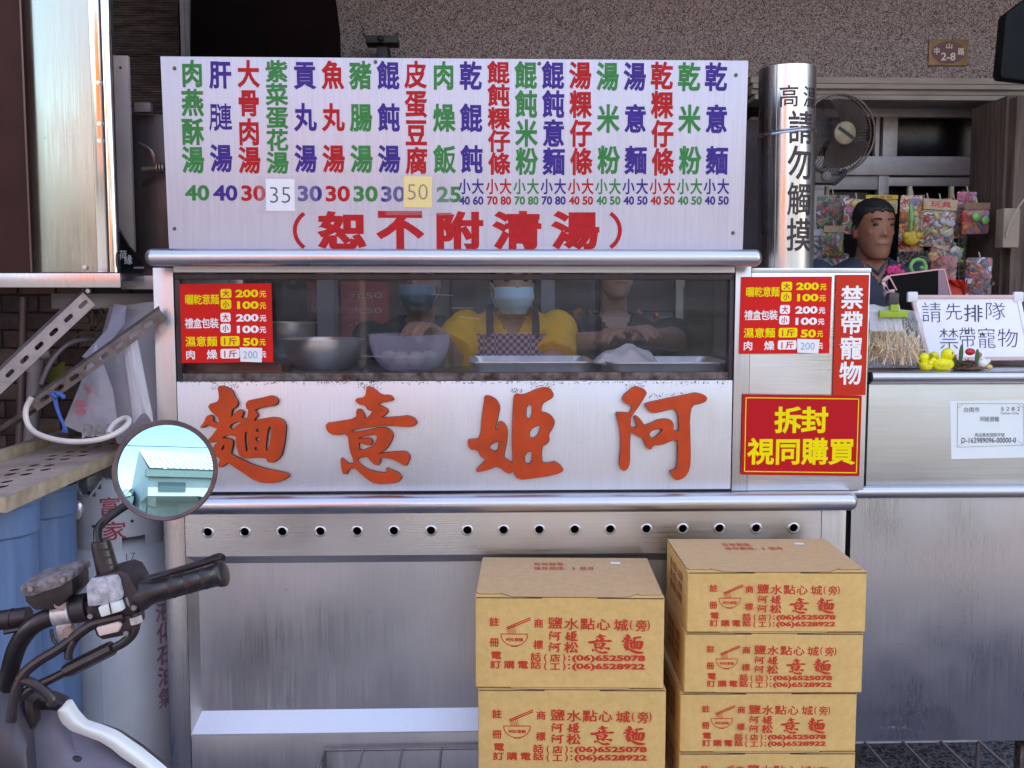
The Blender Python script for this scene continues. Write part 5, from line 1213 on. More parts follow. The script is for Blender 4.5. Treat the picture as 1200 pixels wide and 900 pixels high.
for i in range(6): b.ell(W(rr.uniform(100,130), rr.uniform(362,398), .2), rr.uniform(.005,.011), 8, 6)
solo('tangled_wires', b, M('dark_wire_tangle', (.10,.085,.06), .6, var=.5, vs=30), 'small tangle of wires and clips hanging under the cabinet shelf', 'wires')
b = MB(); b.grid(lambda a_, c_: W(52+24*a_, 428+18*c_+4*math.sin(5*a_), .3), 6, 4); solo('green_rag', b, M('olive_rag', (.12,.14,.02), .8, var=.3), 'olive green rag behind the dark hose', 'rag')
# plastic bags
bagm = film('frosted_bag', (.60,.57,.66), .40, .3, bump=.5); rollm = film('bag_roll_plastic', (.80,.78,.84), .42, .22, bump=.4)
def pouch(outline, Y, th, mt, label, name='plastic_bag', seed=1, cat='plastic bag', extra=None):
    pl = Pl((0,Y,1.4)); P = [Vector((*pl.uv(*p), 0)) for p in outline]; cen = sum(P, Vector())/len(P); n = len(P)
    big = []
    for i in range(n):
        for k in range(5): big.append(P[i].lerp(P[(i+1)%n], k/5))
    b = MB(); N_ = len(big)
    for sgn in (1,-1):
        rings = []
        for j in range(8):
            f = 1-j/8; r_ = []
            for q in big:
                p = cen.lerp(q, f); z_ = th*(1-f**2.2)*.9 + .010*noise.noise(Vector((p.x*16+seed, p.y*9, seed)))*(1-f**4) + .004*noise.noise(Vector((p.x*50, p.y*22, seed)))*(1-f**6)
                r_.append(pl.w(p.x, p.y, z_ if sgn > 0 else -z_*.4))
            rings.append(r_)
        v = [p for r_ in rings for p in r_]; f_ = []
        for j in range(7):
            for i in range(N_): f_.append((j*N_+i, j*N_+(i+1)%N_, (j+1)*N_+(i+1)%N_, (j+1)*N_+i) if sgn > 0 else ((j+1)*N_+i, (j+1)*N_+(i+1)%N_, j*N_+(i+1)%N_, j*N_+i))
        f_.append(tuple(range(7*N_, 8*N_)) if sgn > 0 else tuple(range(7*N_, 8*N_))[::-1]); b.add(v, f_)
    return solo(name, b, mt, label, cat) if extra is None else (b, pl)
pouch(((128,360),(190,352),(192,500),(186,520),(138,520),(118,470),(112,420)), .10, .03, bagm, 'large cloudy plastic bag filling the gap beside the cart post', seed=2)
pouch(((134,356),(148,358),(146,380),(110,424),(96,418),(128,382)), .06, .008, film('blue_grey_film', (.42,.44,.62), .55, .3), 'bluish plastic sheet folded over the grimy angle iron', 'plastic_sheet', 5, 'plastic sheet')
b, pl = pouch(((112,402),(132,455),(140,507),(118,512),(92,506),(74,498),(92,455)), .04, .016, bagm, '', seed=9, extra=1)
t = thing('plastic_bag', 'triangular cloudy plastic bag with red print leaning under the angle iron', 'plastic bag', W(105,512,.04)); part('bag', b, bagm, t)
b = MB(); put_px(b, pl, '福', 97, 472, 12, 9, .01, n=.018); put_px(b, pl, '貴', 98, 481, 16, 6, .01, n=.018); put_px(b, pl, '米', 106, 455, 7, 14, .01, n=.016, rot=.4); part('red_print', b, M('pinkish_red_print', (.60,.08,.12), .6), t)['kind'] = 'stuff'
b = MB(); rr = random.Random(6)
def froll(a_, c_):
    th_ = R(-100+200*a_); w_ = 9+3*c_; px_ = 152+12*c_*1.3+math.sin(th_)*w_; return W(px_, 396+94*c_+(6*math.sin(9*a_) if c_ > .93 else 0), -.012-.02*math.cos(th_)+.005*noise.noise(Vector((a_*9, c_*2, 0))))
b.grid(froll, 22, 14); solo('rolled_bags', b, rollm, 'long roll of clear plastic bags hanging in front of the large cloudy bag', 'roll')
b = MB()
def ffoil(a_, c_): return W(96+50*a_, 500+14*c_, -.02+.03*c_) + Vector((0,0,.010*noise.noise(Vector((a_*11,c_*4,3)))+.006*abs(math.sin(12*a_))))
b.grid(ffoil, 30, 6); solo('crumpled_foil', b, M('crumpled_silver_film', (.70,.68,.72), .25, .6, bump=.8, bs=60), 'crumpled silvery film lying on the perforated plank', 'foil')
# perforated plank running back into the depth
pz = 1.4-229/FPX*1.9; VPX = 566
def plx(px, Zd): return CAM.x + (px-VPX)/FPX*Zd
t = thing('perforated_plank', 'rusty cream metal plank with punched flower holes on top of the blue pails', 'plank', (-1.0, -.1, pz-.03))
pxr = plx(11,1.9)+.002; pxl = pxr-.205; ya, yb = -.47, .42
plp = Pl((0,0,pz), (1,0,0), (0,1,0)); hs_ = []
for cyy in (-.36,-.16,.04,.24):
    cxx = (pxl+pxr)/2+.01
    hs_ += [circ(cxx+math.cos(R(a_))*.034, cyy+math.sin(R(a_))*.066, .0105, 12, .021) for a_ in range(0,360,60)]+[circ(cxx, cyy, .009, 10, .018)]
creamy = M('stained_cream_metal', (.50,.38,.33), .6, .1, c2=(.30,.20,.16), vs=9, bump=.25, bs=50)
b = MB()
cells = sorted(hs_, key=lambda h: h[0])
plate(b, plp, [(pxl,ya),(pxr,ya),(pxr,yb),(pxl,yb)], hs_, .002, -.002); part('deck', b, creamy, t)
edge_m = M('chipped_cream_edge', (.50,.40,.28), .6, c2=(.32,.22,.14), vs=24, bump=.3, bs=70)
b = MB(); b.box(pxl, pxr-.002, ya+.001, yb, pz-.029, pz-.026); part('under_sheet', b, ink, t)  # bottom plate coloured black for the dark inside of the beam
b = MB(); b.box(pxr-.001, pxr+.002, ya, yb, pz-.030, pz+.0); b.box(pxl, pxr+.002, ya-.002, ya, pz-.030, pz); part('front_edge', b, edge_m, t, bevel=.0008)
b = MB(); b.box(pxl-.022, pxl-.001, ya, yb, pz-.012, pz+.024); part('raised_lip', b, edge_m, t, bevel=.0015)
b = MB(); rr = random.Random(14)
for _ in range(260):
    x_, y_ = rr.uniform(pxl+.004, pxr-.004), rr.uniform(ya+.005, yb-.01); r_ = rr.uniform(.0004, .0018)
    b.add([(x_+math.cos(i*1.05)*r_, y_+math.sin(i*1.05)*r_*1.3, pz+.0006) for i in range(6)], [tuple(range(6))])
o = part('rust_speckle', b, M('rust_brown', (.13,.05,.03), .85), t); o['kind'] = 'stuff'
# white hose with a loop, blue string
b = MB(); b.tube([W(*p) for p in ((37,466,-.12),(30,478,-.12),(30,492,-.13),(37,505,-.14),(54,513,-.15),(80,518,-.16),(108,517,-.16),(128,512,-.15),(143,504,-.12),(152,495,-.08),(150,489,-.06),(141,491,-.06),(131,499,-.08),(127,508,-.1))], .0062, 10, smooth=2)
solo('white_hose', b, M('yellowed_white_hose', (.58,.50,.47), .4, var=.15, vs=15), 'pale flexible hose curling over the perforated plank', 'hose')
b = MB(); bl = M('blue_string', (.03,.10,.36), .6)
for k_ in range(3): b.tube([W(62+k_*2,461+k_,-.06), W(64+k_*1.5,475,-.07), W(69+k_,488,-.08), W(75+k_*.8,500,-.1), W(73+3*k_,507,-.1)], .0018, 6, smooth=2)
for k_ in range(5): b.ell(W(62+3*k_,463+2*math.sin(k_*2),-.065), .006, 8, 6)
b.tube([W(58,463,-.06),W(66,458,-.07),W(73,464,-.06)], .0022, 6, smooth=1)
solo('blue_string', b, bl, 'blue string knotted round the grimy angle iron', 'string')
# blue pails
bluem = M('powder_blue_plastic', (.085,.16,.30), .45, var=.15, vs=12, st=(2,2,.4))
for i,(px_, Zd, top, lb) in enumerate(((0,2.02,583,'nearer blue fluted plastic pail at the left edge under the plank'),(52,2.33,566,'second blue fluted plastic pail beside the grey gas cylinder'))):
    r_ = (.082, .073)[i]; zt_ = 1.4-(top-350)/FPX*Zd; c0 = Vector((plx(px_,Zd)-(r_-.02 if i == 0 else -.0), CAM.y+Zd, 0))
    if i == 0: c0.x = plx(40,Zd)-r_
    else: c0.x = plx(86,Zd)-r_
    t = thing('blue_pail', lb, 'pail', c0, 'blue pails under the plank')
    b = MB(); n = 48; rings = []
    for (rf, z_) in ((.86,0),(.86,.01),(.97,zt_-.075),(.97,zt_-.07)):
        rings.append([c0+Vector((math.cos(2*math.pi*k/n)*r_*rf*(1-.035*(k%4 == 0)), math.sin(2*math.pi*k/n)*r_*rf*(1-.035*(k%4 == 0)), z_)) for k in range(n)])
    b.loft(rings); part('body', b, bluem, t)
    b = MB(); b.lathe([(r_*.95,zt_-.075),(r_*1.03,zt_-.068),(r_*1.03,zt_-.012),(r_*1.07,zt_-.010),(r_*1.07,zt_),(r_*.97,zt_),(r_*.95,zt_-.06)], c0, n=48); part('rim', b, bluem, t)
# ---- gas cylinder
gm = M('grey_blue_tank_paint', (.46,.46,.49), .38, var=.10, vs=6, bump=.04, bs=30)
gx = plx(138, 2.54); gy = CAM.y+2.54; t = thing('gas_cylinder', 'grey painted gas cylinder with red characters standing left of the cart', 'gas cylinder', (gx, gy, 0)); rg = .157
def gz(py): return 1.4-(py-350)/FPX*(2.54-.14)
b = MB(); zc_ = gz(700); zs_ = gz(640)
prof = [(rg*.9,.02),(rg,.06),(rg,zc_-.02)]
for i in range(1, 9): a_ = R(90*i/8); prof.append((rg*(.42+.58*math.cos(a_)) if i else rg, zc_-.02+(zs_-zc_+.02)*math.sin(a_)))
prof.append((.001, zs_+.002))
b.lathe(prof, (gx,gy,0), n=64); b.lathe([(rg*.8,0),(rg*.8,.03),(rg*.78,.03),(rg*.78,0)], (gx,gy,0), n=48); part('tank', b, gm, t)
b = MB(); ax_ = R(0); b.box(gx-.001, gx+.0015, gy-rg-.0012, gy-rg+.01, .1, zc_); b.v = [ (Matrix.Rotation(R(1.0),4,'Z') @ (p-Vector((gx,gy,0))))+Vector((gx,gy,0)) for p in b.v]; part('weld_seam', b, gm, t)
# collar with openings
rc_ = .113; zc0, zc1 = zs_-.035, gz(566)
b = MB(); n = 96
def colr(k, z_, r_=rc_): a_ = 2*math.pi*k/n; return Vector((gx+math.cos(a_)*r_, gy+math.sin(a_)*r_, z_))
def ztop_k(k):
    a_ = (360*k/n) % 360; base_ = zc1
    return base_ - (.038 if 238 < a_ < 262 else 0) - (.02 if (228 < a_ <= 238 or 262 <= a_ < 270) else 0)
def zbot_k(k):
    a_ = (360*k/n) % 360; return zc0 + (.045 if 292 < a_ < 322 or 30 < a_ < 60 or 120 < a_ < 150 or 205 < a_ < 222 else 0)
for (r_, flip) in ((rc_,0),(rc_-.003,1)):
    for k in range(n):
        for j in range(4):
            za = zbot_k(k)+(ztop_k(k)-zbot_k(k))*j/4; zb2 = zbot_k(k)+(ztop_k(k)-zbot_k(k))*(j+1)/4
            q = [colr(k,za,r_),colr(k+1,za,r_),colr(k+1,zb2,r_),colr(k,zb2,r_)]; b.add(q if not flip else q[::-1], [(0,1,2,3)])
for k in range(n):
    b.add([colr(k,ztop_k(k),rc_),colr(k+1,ztop_k(k),rc_),colr(k+1,ztop_k(k),rc_-.003),colr(k,ztop_k(k),rc_-.003)], [(0,1,2,3)])
part('collar', b, gm, t, smooth=True)
b = MB(); b.tube([colr(k, ztop_k(k)+.001, rc_-.001) for k in range(0,n,2)], .0035, 6, closed=True); part('collar_rim', b, gm, t)
b = MB(); b.cyl((gx,gy,zs_-.01),(gx,gy,zs_+.06), .018); b.cyl((gx-.03,gy,zs_+.04),(gx+.03,gy,zs_+.04), .012); b.cyl((gx,gy,zs_+.06),(gx,gy,zs_+.075), .028, n=8); part('valve', b, M('valve_brass', (.45,.33,.15), .3, .9), t)
b = MB(); 
for k in (264, 300, 336): p = colr(k/360*n, (zc0+zc1)/2+.0, rc_+.0006); 
for (px_,py_) in ((106,580),(152,616),(110,620)):
    th_ = math.asin(max(-1,min(1,((px_-138)/FPX*2.43)/rc_)))+.35; p = Vector((gx+math.sin(th_)*(rc_+.0008), gy-math.cos(th_)*(rc_+.0008), gz(py_)+0)); b.ell(p, .004, 8, 6)
part('rivet_hole', b, ink, t)
def on_tank(r_, a0, z0_): return lambda u, v, r_=r_: Vector((gx+math.sin(a0+u/r_)*(r_+.001), gy-math.cos(a0+u/r_)*(r_+.001), z0_+v))
def tank_char(ch, r_, a0, z0_, u, v, w_, h_, bold, fit=False):
    fl = MB(); put(fl, lambda a, c: Vector((a, c, 0)), ch, u, v, w_, h_, bold, fit); q = sliced(fl, 14, u-w_*.5, u+w_*.5); f_ = on_tank(r_, a0, z0_); return [f_(p.x, p.y) for p in q.v], q.f
tr = M('red_spray_paint', (.42,.04,.05), .6, var=.3, vs=80)
b = MB(); a_ = math.asin(((130-138)/FPX*2.43)/rc_)+.35
b.add(*tank_char('富', rc_, a_, gz(596), -.004, 0, .050, .046, .008)); b.add(*tank_char('家', rc_, a_, gz(624), .004, -.004, .056, .046, .012)); part('collar_lettering', b, tr, t)
b = MB(); a2 = math.asin(((186-138)/FPX*2.42)/rg)+.33
for i, ch in enumerate('液化石油氣'): b.add(*tank_char(ch, rg, a2, gz(728+27*i), 0, 0, .052, .050, .02))
part('tank_lettering', b, M('faded_red_stencil', (.30,.06,.09), .6, c2=(.32,.24,.30), vs=60), t)
b = MB(); a3 = math.asin(((150-138)/FPX*2.42)/rg)+.35
put(b, on_tank(rg*.93, a3, gz(655)), '17', 0, 0, .022, .018, -.008, True); part('chalk_number', b, M('pencil_dark', (.08,.08,.11), .6), t)
b = MB(); b.grid(lambda a_, c_: Vector((gx-.045+.06*a_, gy-rc_*.75+.02*math.sin(6*a_), zc1-.03+.045*c_*(1-.5*abs(a_-.5))+.008*noise.noise(Vector((a_*8,c_*6,0))))), 14, 8); solo('crumpled_film', b, rollm, 'crumpled clear film stuffed in the collar of the gas cylinder', 'plastic film')
b = MB(); p = W(91,597,gy-.11); b.ell(p, (.014,.01,.024), 10, 8); b.v = [v+Vector((1,0,1))*.004*noise.noise(v*60) for v in b.v]; solo('foil_wad', b, MATS['crumpled_silver_film'], 'small silvery wad of film on the left side of the gas cylinder collar', 'foil')

# ================================================================== SCOOTER
sblk = M('weathered_black_plastic', (.022,.015,.019), .45, var=.4, vs=40, bump=.15, bs=90); rubber = M('worn_grip_rubber', (.022,.014,.018), .30, var=.3, vs=30, bump=.1, bs=60)
stube = M('brown_black_tube', (.035,.026,.030), .30, .5, var=.3, vs=30); worn = M('flaked_silver_plastic', (.50,.49,.54), .6, c2=(.22,.20,.23), vs=110, bump=.4, bs=200)
YS = -1.22
t = thing('motor_scooter', 'dark motor scooter in the left foreground with round mirror, handlebar grip and white trim', 'scooter', W(-40, 900, -1.15)); t.location.z = 0; ORIG[t.name] = t.location.copy()
def w_(px, py, dy=0): return W(px, py, YS+dy)
# mirror
mc = w_(194, 551, 0); want = Vector((.05,-1,.215)).normalized(); inc = (mc-CAM).normalized(); N = (want-inc).normalized()
rm_ = 60*S(YS)*.985; rg_ = 53.5*S(YS)
U_ = Vector((0,0,1)).cross(N).normalized(); V_ = N.cross(U_)
def lat(prof, n=48):
    q = MB(); q.loft([[mc+N*z_+U_*math.cos(2*math.pi*i/n)*r_+V_*math.sin(2*math.pi*i/n)*r_ for i in range(n)] for r_, z_ in prof], False); return q
part('mirror_housing', lat([(.001,-.032),(rm_*.45,-.030),(rm_*.8,-.020),(rm_*.97,-.008),(rm_,-.001),(rm_,.004),(rm_*.985,.006),(rg_+.0005,.005),(rg_,.001)]), M('brown_black_rim', (.085,.045,.045), .4, var=.4, vs=50), t)
Rc = .85; q = lat([(.0001,.002)]+[(rg_*i/12, .002-( Rc-math.sqrt(Rc*Rc-(rg_*i/12)**2))) for i in range(1,13)]); part('mirror_glass', q, M('sky_tinted_mirror', (.30,.52,.62), .01, 1), t)  # blue tint puts the sky's colour into the mirror and dims it
# stem and boot
q = MB(); q.tube([w_(152,590,.035), w_(140,597,.03), w_(122,610,.02), w_(114,620,.01), w_(115,634,.0), w_(117,645,0)], 5.2*S(YS), 12, smooth=2); part('mirror_stem', q, stube, t)
q = MB(); q.tube([w_(118,634), w_(119,640), w_(128,676), w_(129,682)], [10.5*S(YS),11.5*S(YS),13*S(YS),13*S(YS)], 16); part('stem_boot', q, rubber, t)
# grip
g0, g1 = w_(160,699), w_(264,671,-.01); gd = g1-g0; prof = [(.0,17.5),(.03,18.5),(.08,17.5),(.13,15),(.2,13.2),(.4,13),(.41,13.5),(.42,13),(.58,12.8),(.59,13.4),(.60,12.8),(.76,12.8),(.77,13.4),(.78,12.8),(.9,13),(.93,15.2),(.98,15.5),(1.0,12),(1.01,5)]
q = MB(); q.loft([q.ring(g0+gd*a_, gd, r_*S(YS)*1.02, 28) for a_, r_ in prof]); part('grip', q, rubber, t)
q = MB(); q.loft([q.ring(g0+gd*a_, gd, r_*S(YS), 28) for a_, r_ in ((-.045,18),(-.03,19.5),(-.01,19.5),(-.005,17))]); part('grip_collar', q, M('grey_collar', (.30,.28,.32), .4, .5), t)
q = MB(); q.tube([w_(158,684,.0), w_(178,677,.02), w_(210,668,.025), w_(240,659,.02), w_(256,653,.015), w_(261,655,.012)], [.0045,.0045,.004,.0045,.006,.005], 10, smooth=2); part('brake_lever', q, stube, t)
# switch housing
def blockpx(pts, dy0, dy1, mt, nm, bev=.003):
    pl = Pl((0,YS+dy0,1.4)); q = MB(); pp = [pl.uv(*p) for p in pts]; 
    ar = sum(pp[i][0]*pp[(i+1)%len(pp)][1]-pp[(i+1)%len(pp)][0]*pp[i][1] for i in range(len(pp)))
    if ar < 0: pp = pp[::-1]
    n = len(pp); v = [pl.w(a_,c_,0) for a_,c_ in pp]+[pl.w(a_,c_,dy0-dy1) for a_,c_ in pp]
    q.add(v, [tuple(range(n)), tuple(range(n,2*n))[::-1]]+[(i, i+n, (i+1)%n+n, (i+1)%n) for i in range(n)]); return part(nm, q, mt, t, bevel=bev)
blockpx(((102,684),(110,676),(140,668),(150,672),(160,690),(163,708),(158,722),(104,727),(100,718)), -.018, .035, sblk, 'switch_housing', .006)
blockpx(((100,686),(106,679),(136,674),(139,680),(143,697),(142,703),(128,709),(102,712)), -.027, -.0175, worn, 'flaked_cover', .004)
blockpx(((114,712),(140,704.5),(144,716),(118,724)), -.030, -.0185, M('cream_button', (.62,.62,.60), .4), 'cream_button', .0025)
blockpx(((127,706.5),(128.5,706),(131,719),(129.5,719.6)), -.0312, -.0305, sblk, 'button_groove', 0)
blockpx(((108,728),(154,720),(156,738),(150,745),(120,751),(112,747),(109,738)), -.016, .03, sblk, 'lower_switch_housing', .005)
blockpx(((112,736),(138,729),(141.5,734),(138,741),(116,746)), -.024, -.0165, M('salmon_button', (.62,.46,.42), .4), 'salmon_button', .002)
# handlebar and clamp
q = MB(); q.tube([w_(160,700), w_(105,712,0), w_(85,717,0), w_(60,722,.0), w_(38,732,.0), w_(22,752,.01), w_(14,775,.02), w_(9,800,.04), w_(4,850,.08)], [11*S(YS),11*S(YS),10.5*S(YS)], 18, smooth=2); part('handlebar', q, stube, t)
q = MB(); d_ = (w_(85,717)-w_(63,721)).normalized(); q.loft([q.ring(w_(75,719)+d_*x_, d_, r_, 24) for x_, r_ in ((-.011,.0135),(-.009,.0155),(.009,.0155),(.011,.0135))]); q.obox(w_(73,706,-.004), (.008,.009,.012)); q.obox(w_(78,738,-.004), (.009,.008,.010)); part('clamp', q, M('scuffed_clamp', (.45,.43,.46), .4, .7, var=.3, vs=60), t, bevel=.001)
q = MB()
for p_ in ((70,708),(79,741)): q.cyl(w_(*p_,-.012), w_(*p_,-.018), .0062, n=12); 
part('clamp_bolt', q, M('rusty_bolt', (.24,.14,.12), .5, .8, var=.3, vs=60), t)
q = MB(); q.cyl(w_(88,714), w_(104,711), .0165, n=20); part('switch_sleeve', q, sblk, t)
blockpx(((26,690),(32,684),(74,673),(80,672),(85,682),(86,696),(66,716),(40,716),(29,706)), -.02, .03, sblk, 'brake_reservoir', .005)
blockpx(((22,688),(28,683),(74,671),(82,672),(83,680),(70,688),(34,700),(24,697)), -.026, .034, M('flaked_grey_lid', (.24,.21,.23), .6, c2=(.07,.05,.06), vs=90, bump=.5, bs=220), 'reservoir_lid', .003)
q = MB(); q.cyl(w_(0,727,.03), w_(34,722,.03), .0115); q.cyl(w_(13,725,.03), w_(15,725,.03), .0125); q.tube([w_(5,741,.0), w_(25,737,.0), w_(45,731,.0)], .003, 8); part('left_bar_end', q, stube, t)
q = MB()
for p_, d_ in (((36,690),-.0275),((74,679),-.0275),((106,722),-.0195),((157,712),-.0195),((148,742),-.0175)): c_ = w_(*p_, d_); q.cyl(c_, c_+Vector((0,-.002,0)), .0034, .0030, 10)
part('screw_heads', q, M('dull_screw', (.30,.27,.28), .4, .8), t)['kind'] = 'stuff'
for k_ in range(3): q = MB(); q.tube([w_(119+2.2*k_+9.5*math.cos(a_), 642+9*k_+3*math.sin(a_), -.011*max(0,math.sin(a_))) for a_ in [math.pi*i_/8 for i_ in range(9)]], .0011, 5); part('boot_ridge', q, rubber, t)
q = MB(); c_ = w_(158,722,-.012); q.cyl(c_, w_(160,730,-.012), .0078, n=6); part('cable_nut', q, MATS['scuffed_clamp'] if 'scuffed_clamp' in MATS else stube, t)
# cables
def cable(pts, r_, dy=-.01, nm='cable', mt=rubber): q = MB(); q.tube([w_(x_, y_, dy+(p[2] if len(p) > 2 else 0)) for p in pts for x_, y_ in [p[:2]]], r_, 10, smooth=2); return part(nm, q, mt, t)
cable(((158,718),(160,728),(157,742),(146,753),(132,760)), [.0055,.0055,.005], -.012)
cable(((132,759),(126,762),(100,775),(82,784),(77,787)), [.0085,.0088,.0088,.0075], -.012, 'cable_boot')
cable(((77,787),(60,796),(36,806),(18,822)), .0052, -.012)
cable(((146,722),(120,728),(106,732),(88,746),(70,760),(45,774),(26,790),(18,812),(13,845)), .0062, -.016)
cable(((60,738),(62,750),(70,758),(78,764)), .0022, -.014); cable(((20,795),(40,800),(62,818),(60,826)), .0058, -.016)
cable(((88,750),(82,760),(80,772)), .0045, -.018)
blockpx(((74,757),(82,752),(82,770),(75,773)), -.016, -.006, sblk, 'cable_clip', .001)
# fairing: dark cowl, grey inner panel, white trim strip, wheel
dkp = M('dark_plum_fairing', (.050,.040,.055), .38, var=.15, vs=8, bump=.05); gyp = M('grey_lavender_fairing', (.17,.155,.21), .55, c2=(.12,.11,.155), vs=14, bump=.15, bs=60); whp = M('white_fairing_trim', (.72,.74,.74), .35, var=.04, vs=10)
YF = -1.16
def sheet(outline_top, outline_bot, y0, y1, mt, nm, bulge=.02, n=20, wav=0):
    """surface lofted between two pixel polylines at real depth, with a bulge towards the viewer and a back face"""
    def interp(L_, a_):
        f = a_*(len(L_)-1); i = min(int(f), len(L_)-2); f -= i; return L_[i][0]*(1-f)+L_[i+1][0]*f, L_[i][1]*(1-f)+L_[i+1][1]*f
    q = MB()
    def fn(a_, c_):
        p = interp(outline_top, a_); r_ = interp(outline_bot, a_); yy = y0+(y1-y0)*c_-bulge*math.sin(math.pi*min(1,max(0,c_)))
        return W(p[0]*(1-c_)+r_[0]*c_, p[1]*(1-c_)+r_[1]*c_, yy)
    q.grid(lambda a_, c_: fn(a_, 1-c_), n, 10); q.grid(lambda a_, c_: fn(1-a_, 1-c_)+Vector((0,.004,0)), n, 10); return part(nm, q, mt, t)
sheet(((-60,810),(0,800),(22,812),(36,840),(42,905)), ((-60,960),(-20,960),(0,960),(20,960),(40,960)), YF-.02, YF-.04, dkp, 'cowl', .03)
sheet(((36,828),(62,825),(70,832),(82,855),(110,862),(150,880),(200,925)), ((38,960),(60,960),(80,960),(110,960),(130,960),(170,960),(210,960)), YF+.01, YF-.02, gyp, 'inner_panel', .015)
sheet(((24,812),(40,806),(66,812),(80,818)), ((24,835),(40,832),(60,832),(70,834)), YF+.005, YF-.005, sblk, 'steering_cover', .012)
sheet(((68,832),(76,822),(83,821),(91,834),(101,845),(120,851),(137,858),(165,877),(192,899),(216,921)), ((67,833),(69,841),(73,848),(82,856),(98,862),(117,869),(130,877),(142,887),(160,899),(185,922)), YF-.006, YF-.014, whp, 'white_trim', .010, 40)
sheet(((118,850),(138,857.5),(166,876),(216,919)), ((118,849),(139,856),(167,874),(219,916)), YF-.004, YF+.012, sblk, 'trim_edge', 0.0)
q = MB(); p = W(87,890,YF-.012); q.ell(p, (.010,.004,.005), 12, 8); part('screw_recess', q, ink, t)
blockpx(((28,820),(38,824),(40,850),(33,862),(28,850)), .03, .05, stube, 'steering_joint', .003)
wx = W(20,900,-.9); q = MB(); q.lathe([(.17,-.05),(.235,-.04),(.25,0),(.235,.04),(.17,.05)], (wx.x,-.75,.26), (1,0,0), 40); part('front_wheel', q, rubber, t)
q = MB(); q.lathe([(.02,-.03),(.17,-.02),(.17,.02),(.02,.03)], (wx.x,-.75,.26), (1,0,0), 30, cap=True); part('wheel_rim', q, st_post, t)
q = MB()
for s_ in (-.07,.07): q.tube([(wx.x+s_,-.75,.26),(wx.x+s_*.8,-1.0,.66),(wx.x,-1.14,.84)], .016, 10, smooth=1)
part('fork', q, stube, t)
q = MB(); q.box(wx.x-.14, wx.x+.14, -1.75, -1.2, .22, .27); q.box(wx.x-.13, wx.x+.13, -2.15, -1.70, .24, .66); part('floorboard', q, dkp, t, bevel=.03)
q = MB(); q.box(wx.x-.12, wx.x+.12, -2.2, -1.72, .662, .73); part('seat', q, rubber, t, bevel=.03)
q = MB(); q.lathe([(.17,-.05),(.235,-.04),(.25,0),(.235,.04),(.17,.05)], (wx.x,-2.0,.26), (1,0,0), 40); part('rear_wheel', q, rubber, t)
q = MB(); q.tube([w_(-20,742,.03), w_(-40,745,.05), w_(4,850,.08)], .012, 10, smooth=1); part('handlebar_neck', q, stube, t)
b = MB(); b.tube([W(-4,655,-.3), W(8,672,-.3), W(16,695,-.3), W(22,718,-.3)], .004, 8, smooth=2); solo('beige_tube', b, M('beige_tube', (.42,.36,.34), .5), 'thin beige tube hanging in front of the left blue pail', 'tube')
# ================================================================== ON THE RIGHT COUNTER
tz = ztop_c
def on(px, Y, z=None): p = W(px, 430, Y); p.z = tz+.0005; return p
# bag of noodle sticks with a green clip
t = thing('noodle_bag', 'clear bag of thin dried noodle sticks closed with a lime green clip', 'bag', on(1045,.12))
rr = random.Random(31); b = MB(); bm_ = [M('dry_noodle_pale', (.82,.62,.36), .7), M('dry_noodle_brown', (.62,.36,.16), .7), M('dry_noodle_cream', (.86,.76,.58), .7)]
for i in range(420):
    cxp = rr.uniform(1021, 1074); a_ = W(cxp+rr.gauss(0,4), rr.uniform(380,408)+(6 if cxp > 1060 else 0), .10+rr.uniform(-.03,.05)); c_ = W(max(1018, min(1077, cxp+rr.gauss(3,13))), rr.uniform(405,428), .09+rr.uniform(-.03,.05)); c_.z = max(c_.z, tz+.004)
    b.tube([a_, c_], .0011, 4, m=rr.choice((0,0,1,2)))
o = part('noodle_sticks', b, bm_, t); o['kind'] = 'stuff'
b = MB()
def fb(a_, c_, s_):
    top = 358+7*a_; px_ = 1014+64*a_+3*math.sin(c_*3); py_ = top+(431-top)*c_
    dep = .045*math.sin(math.pi*min(1, c_*1.0))**.6*math.sin(math.pi*a_)**.4+.002
    wr = .006*noise.noise(Vector((a_*22, c_*4, s_)))+.004*noise.noise(Vector((a_*50+c_*6, c_*3, s_+4)))
    p = W(px_, py_, .105); return Vector((p.x, .105-s_*(dep+wr*min(1,c_*5)*math.sin(math.pi*a_)**.3), max(p.z, tz+.001)))
b.grid(lambda a_, c_: fb(a_, 1-c_, 1), 50, 26); b.grid(lambda a_, c_: fb(1-a_, 1-c_, -1), 50, 26); part('clear_bag', b, film('crinkly_clear_bag', (.90,.90,.93), .08, .06, bump=.9), t)
b = MB(); b.grid(lambda a_, c_: W(1016+38*a_, 358+30*c_, .097)+Vector((0,-.02*math.sin(math.pi*c_*.5),.003*math.sin(9*a_)*(1-c_))), 16, 6); part('folded_top', b, film('milky_bag_top', (.80,.82,.86), .55, .3, bump=.5), t)
t = thing('bag_clip', 'lime green bag clip with dark handle on the noodle bag', 'clip', W(1047,372,.08))
lime = M('lime_plastic', (.30,.44,.03), .4); b = MB(); b.bpx(1031,363.5,1064.5,372,.066,.078); b.bpx(1031,364,1064.5,371.5,.082,.092); part('jaw', b, lime, t, bevel=.002)
b = MB(); b.bpx(1044,355,1053.5,365,.064,.080); part('clip_neck', b, lime, t, bevel=.0015)
b = MB(); b.bpx(1042,343,1054.5,357,.060,.084); part('handle', b, M('charcoal_handle', (.05,.045,.05), .5), t, bevel=.006)
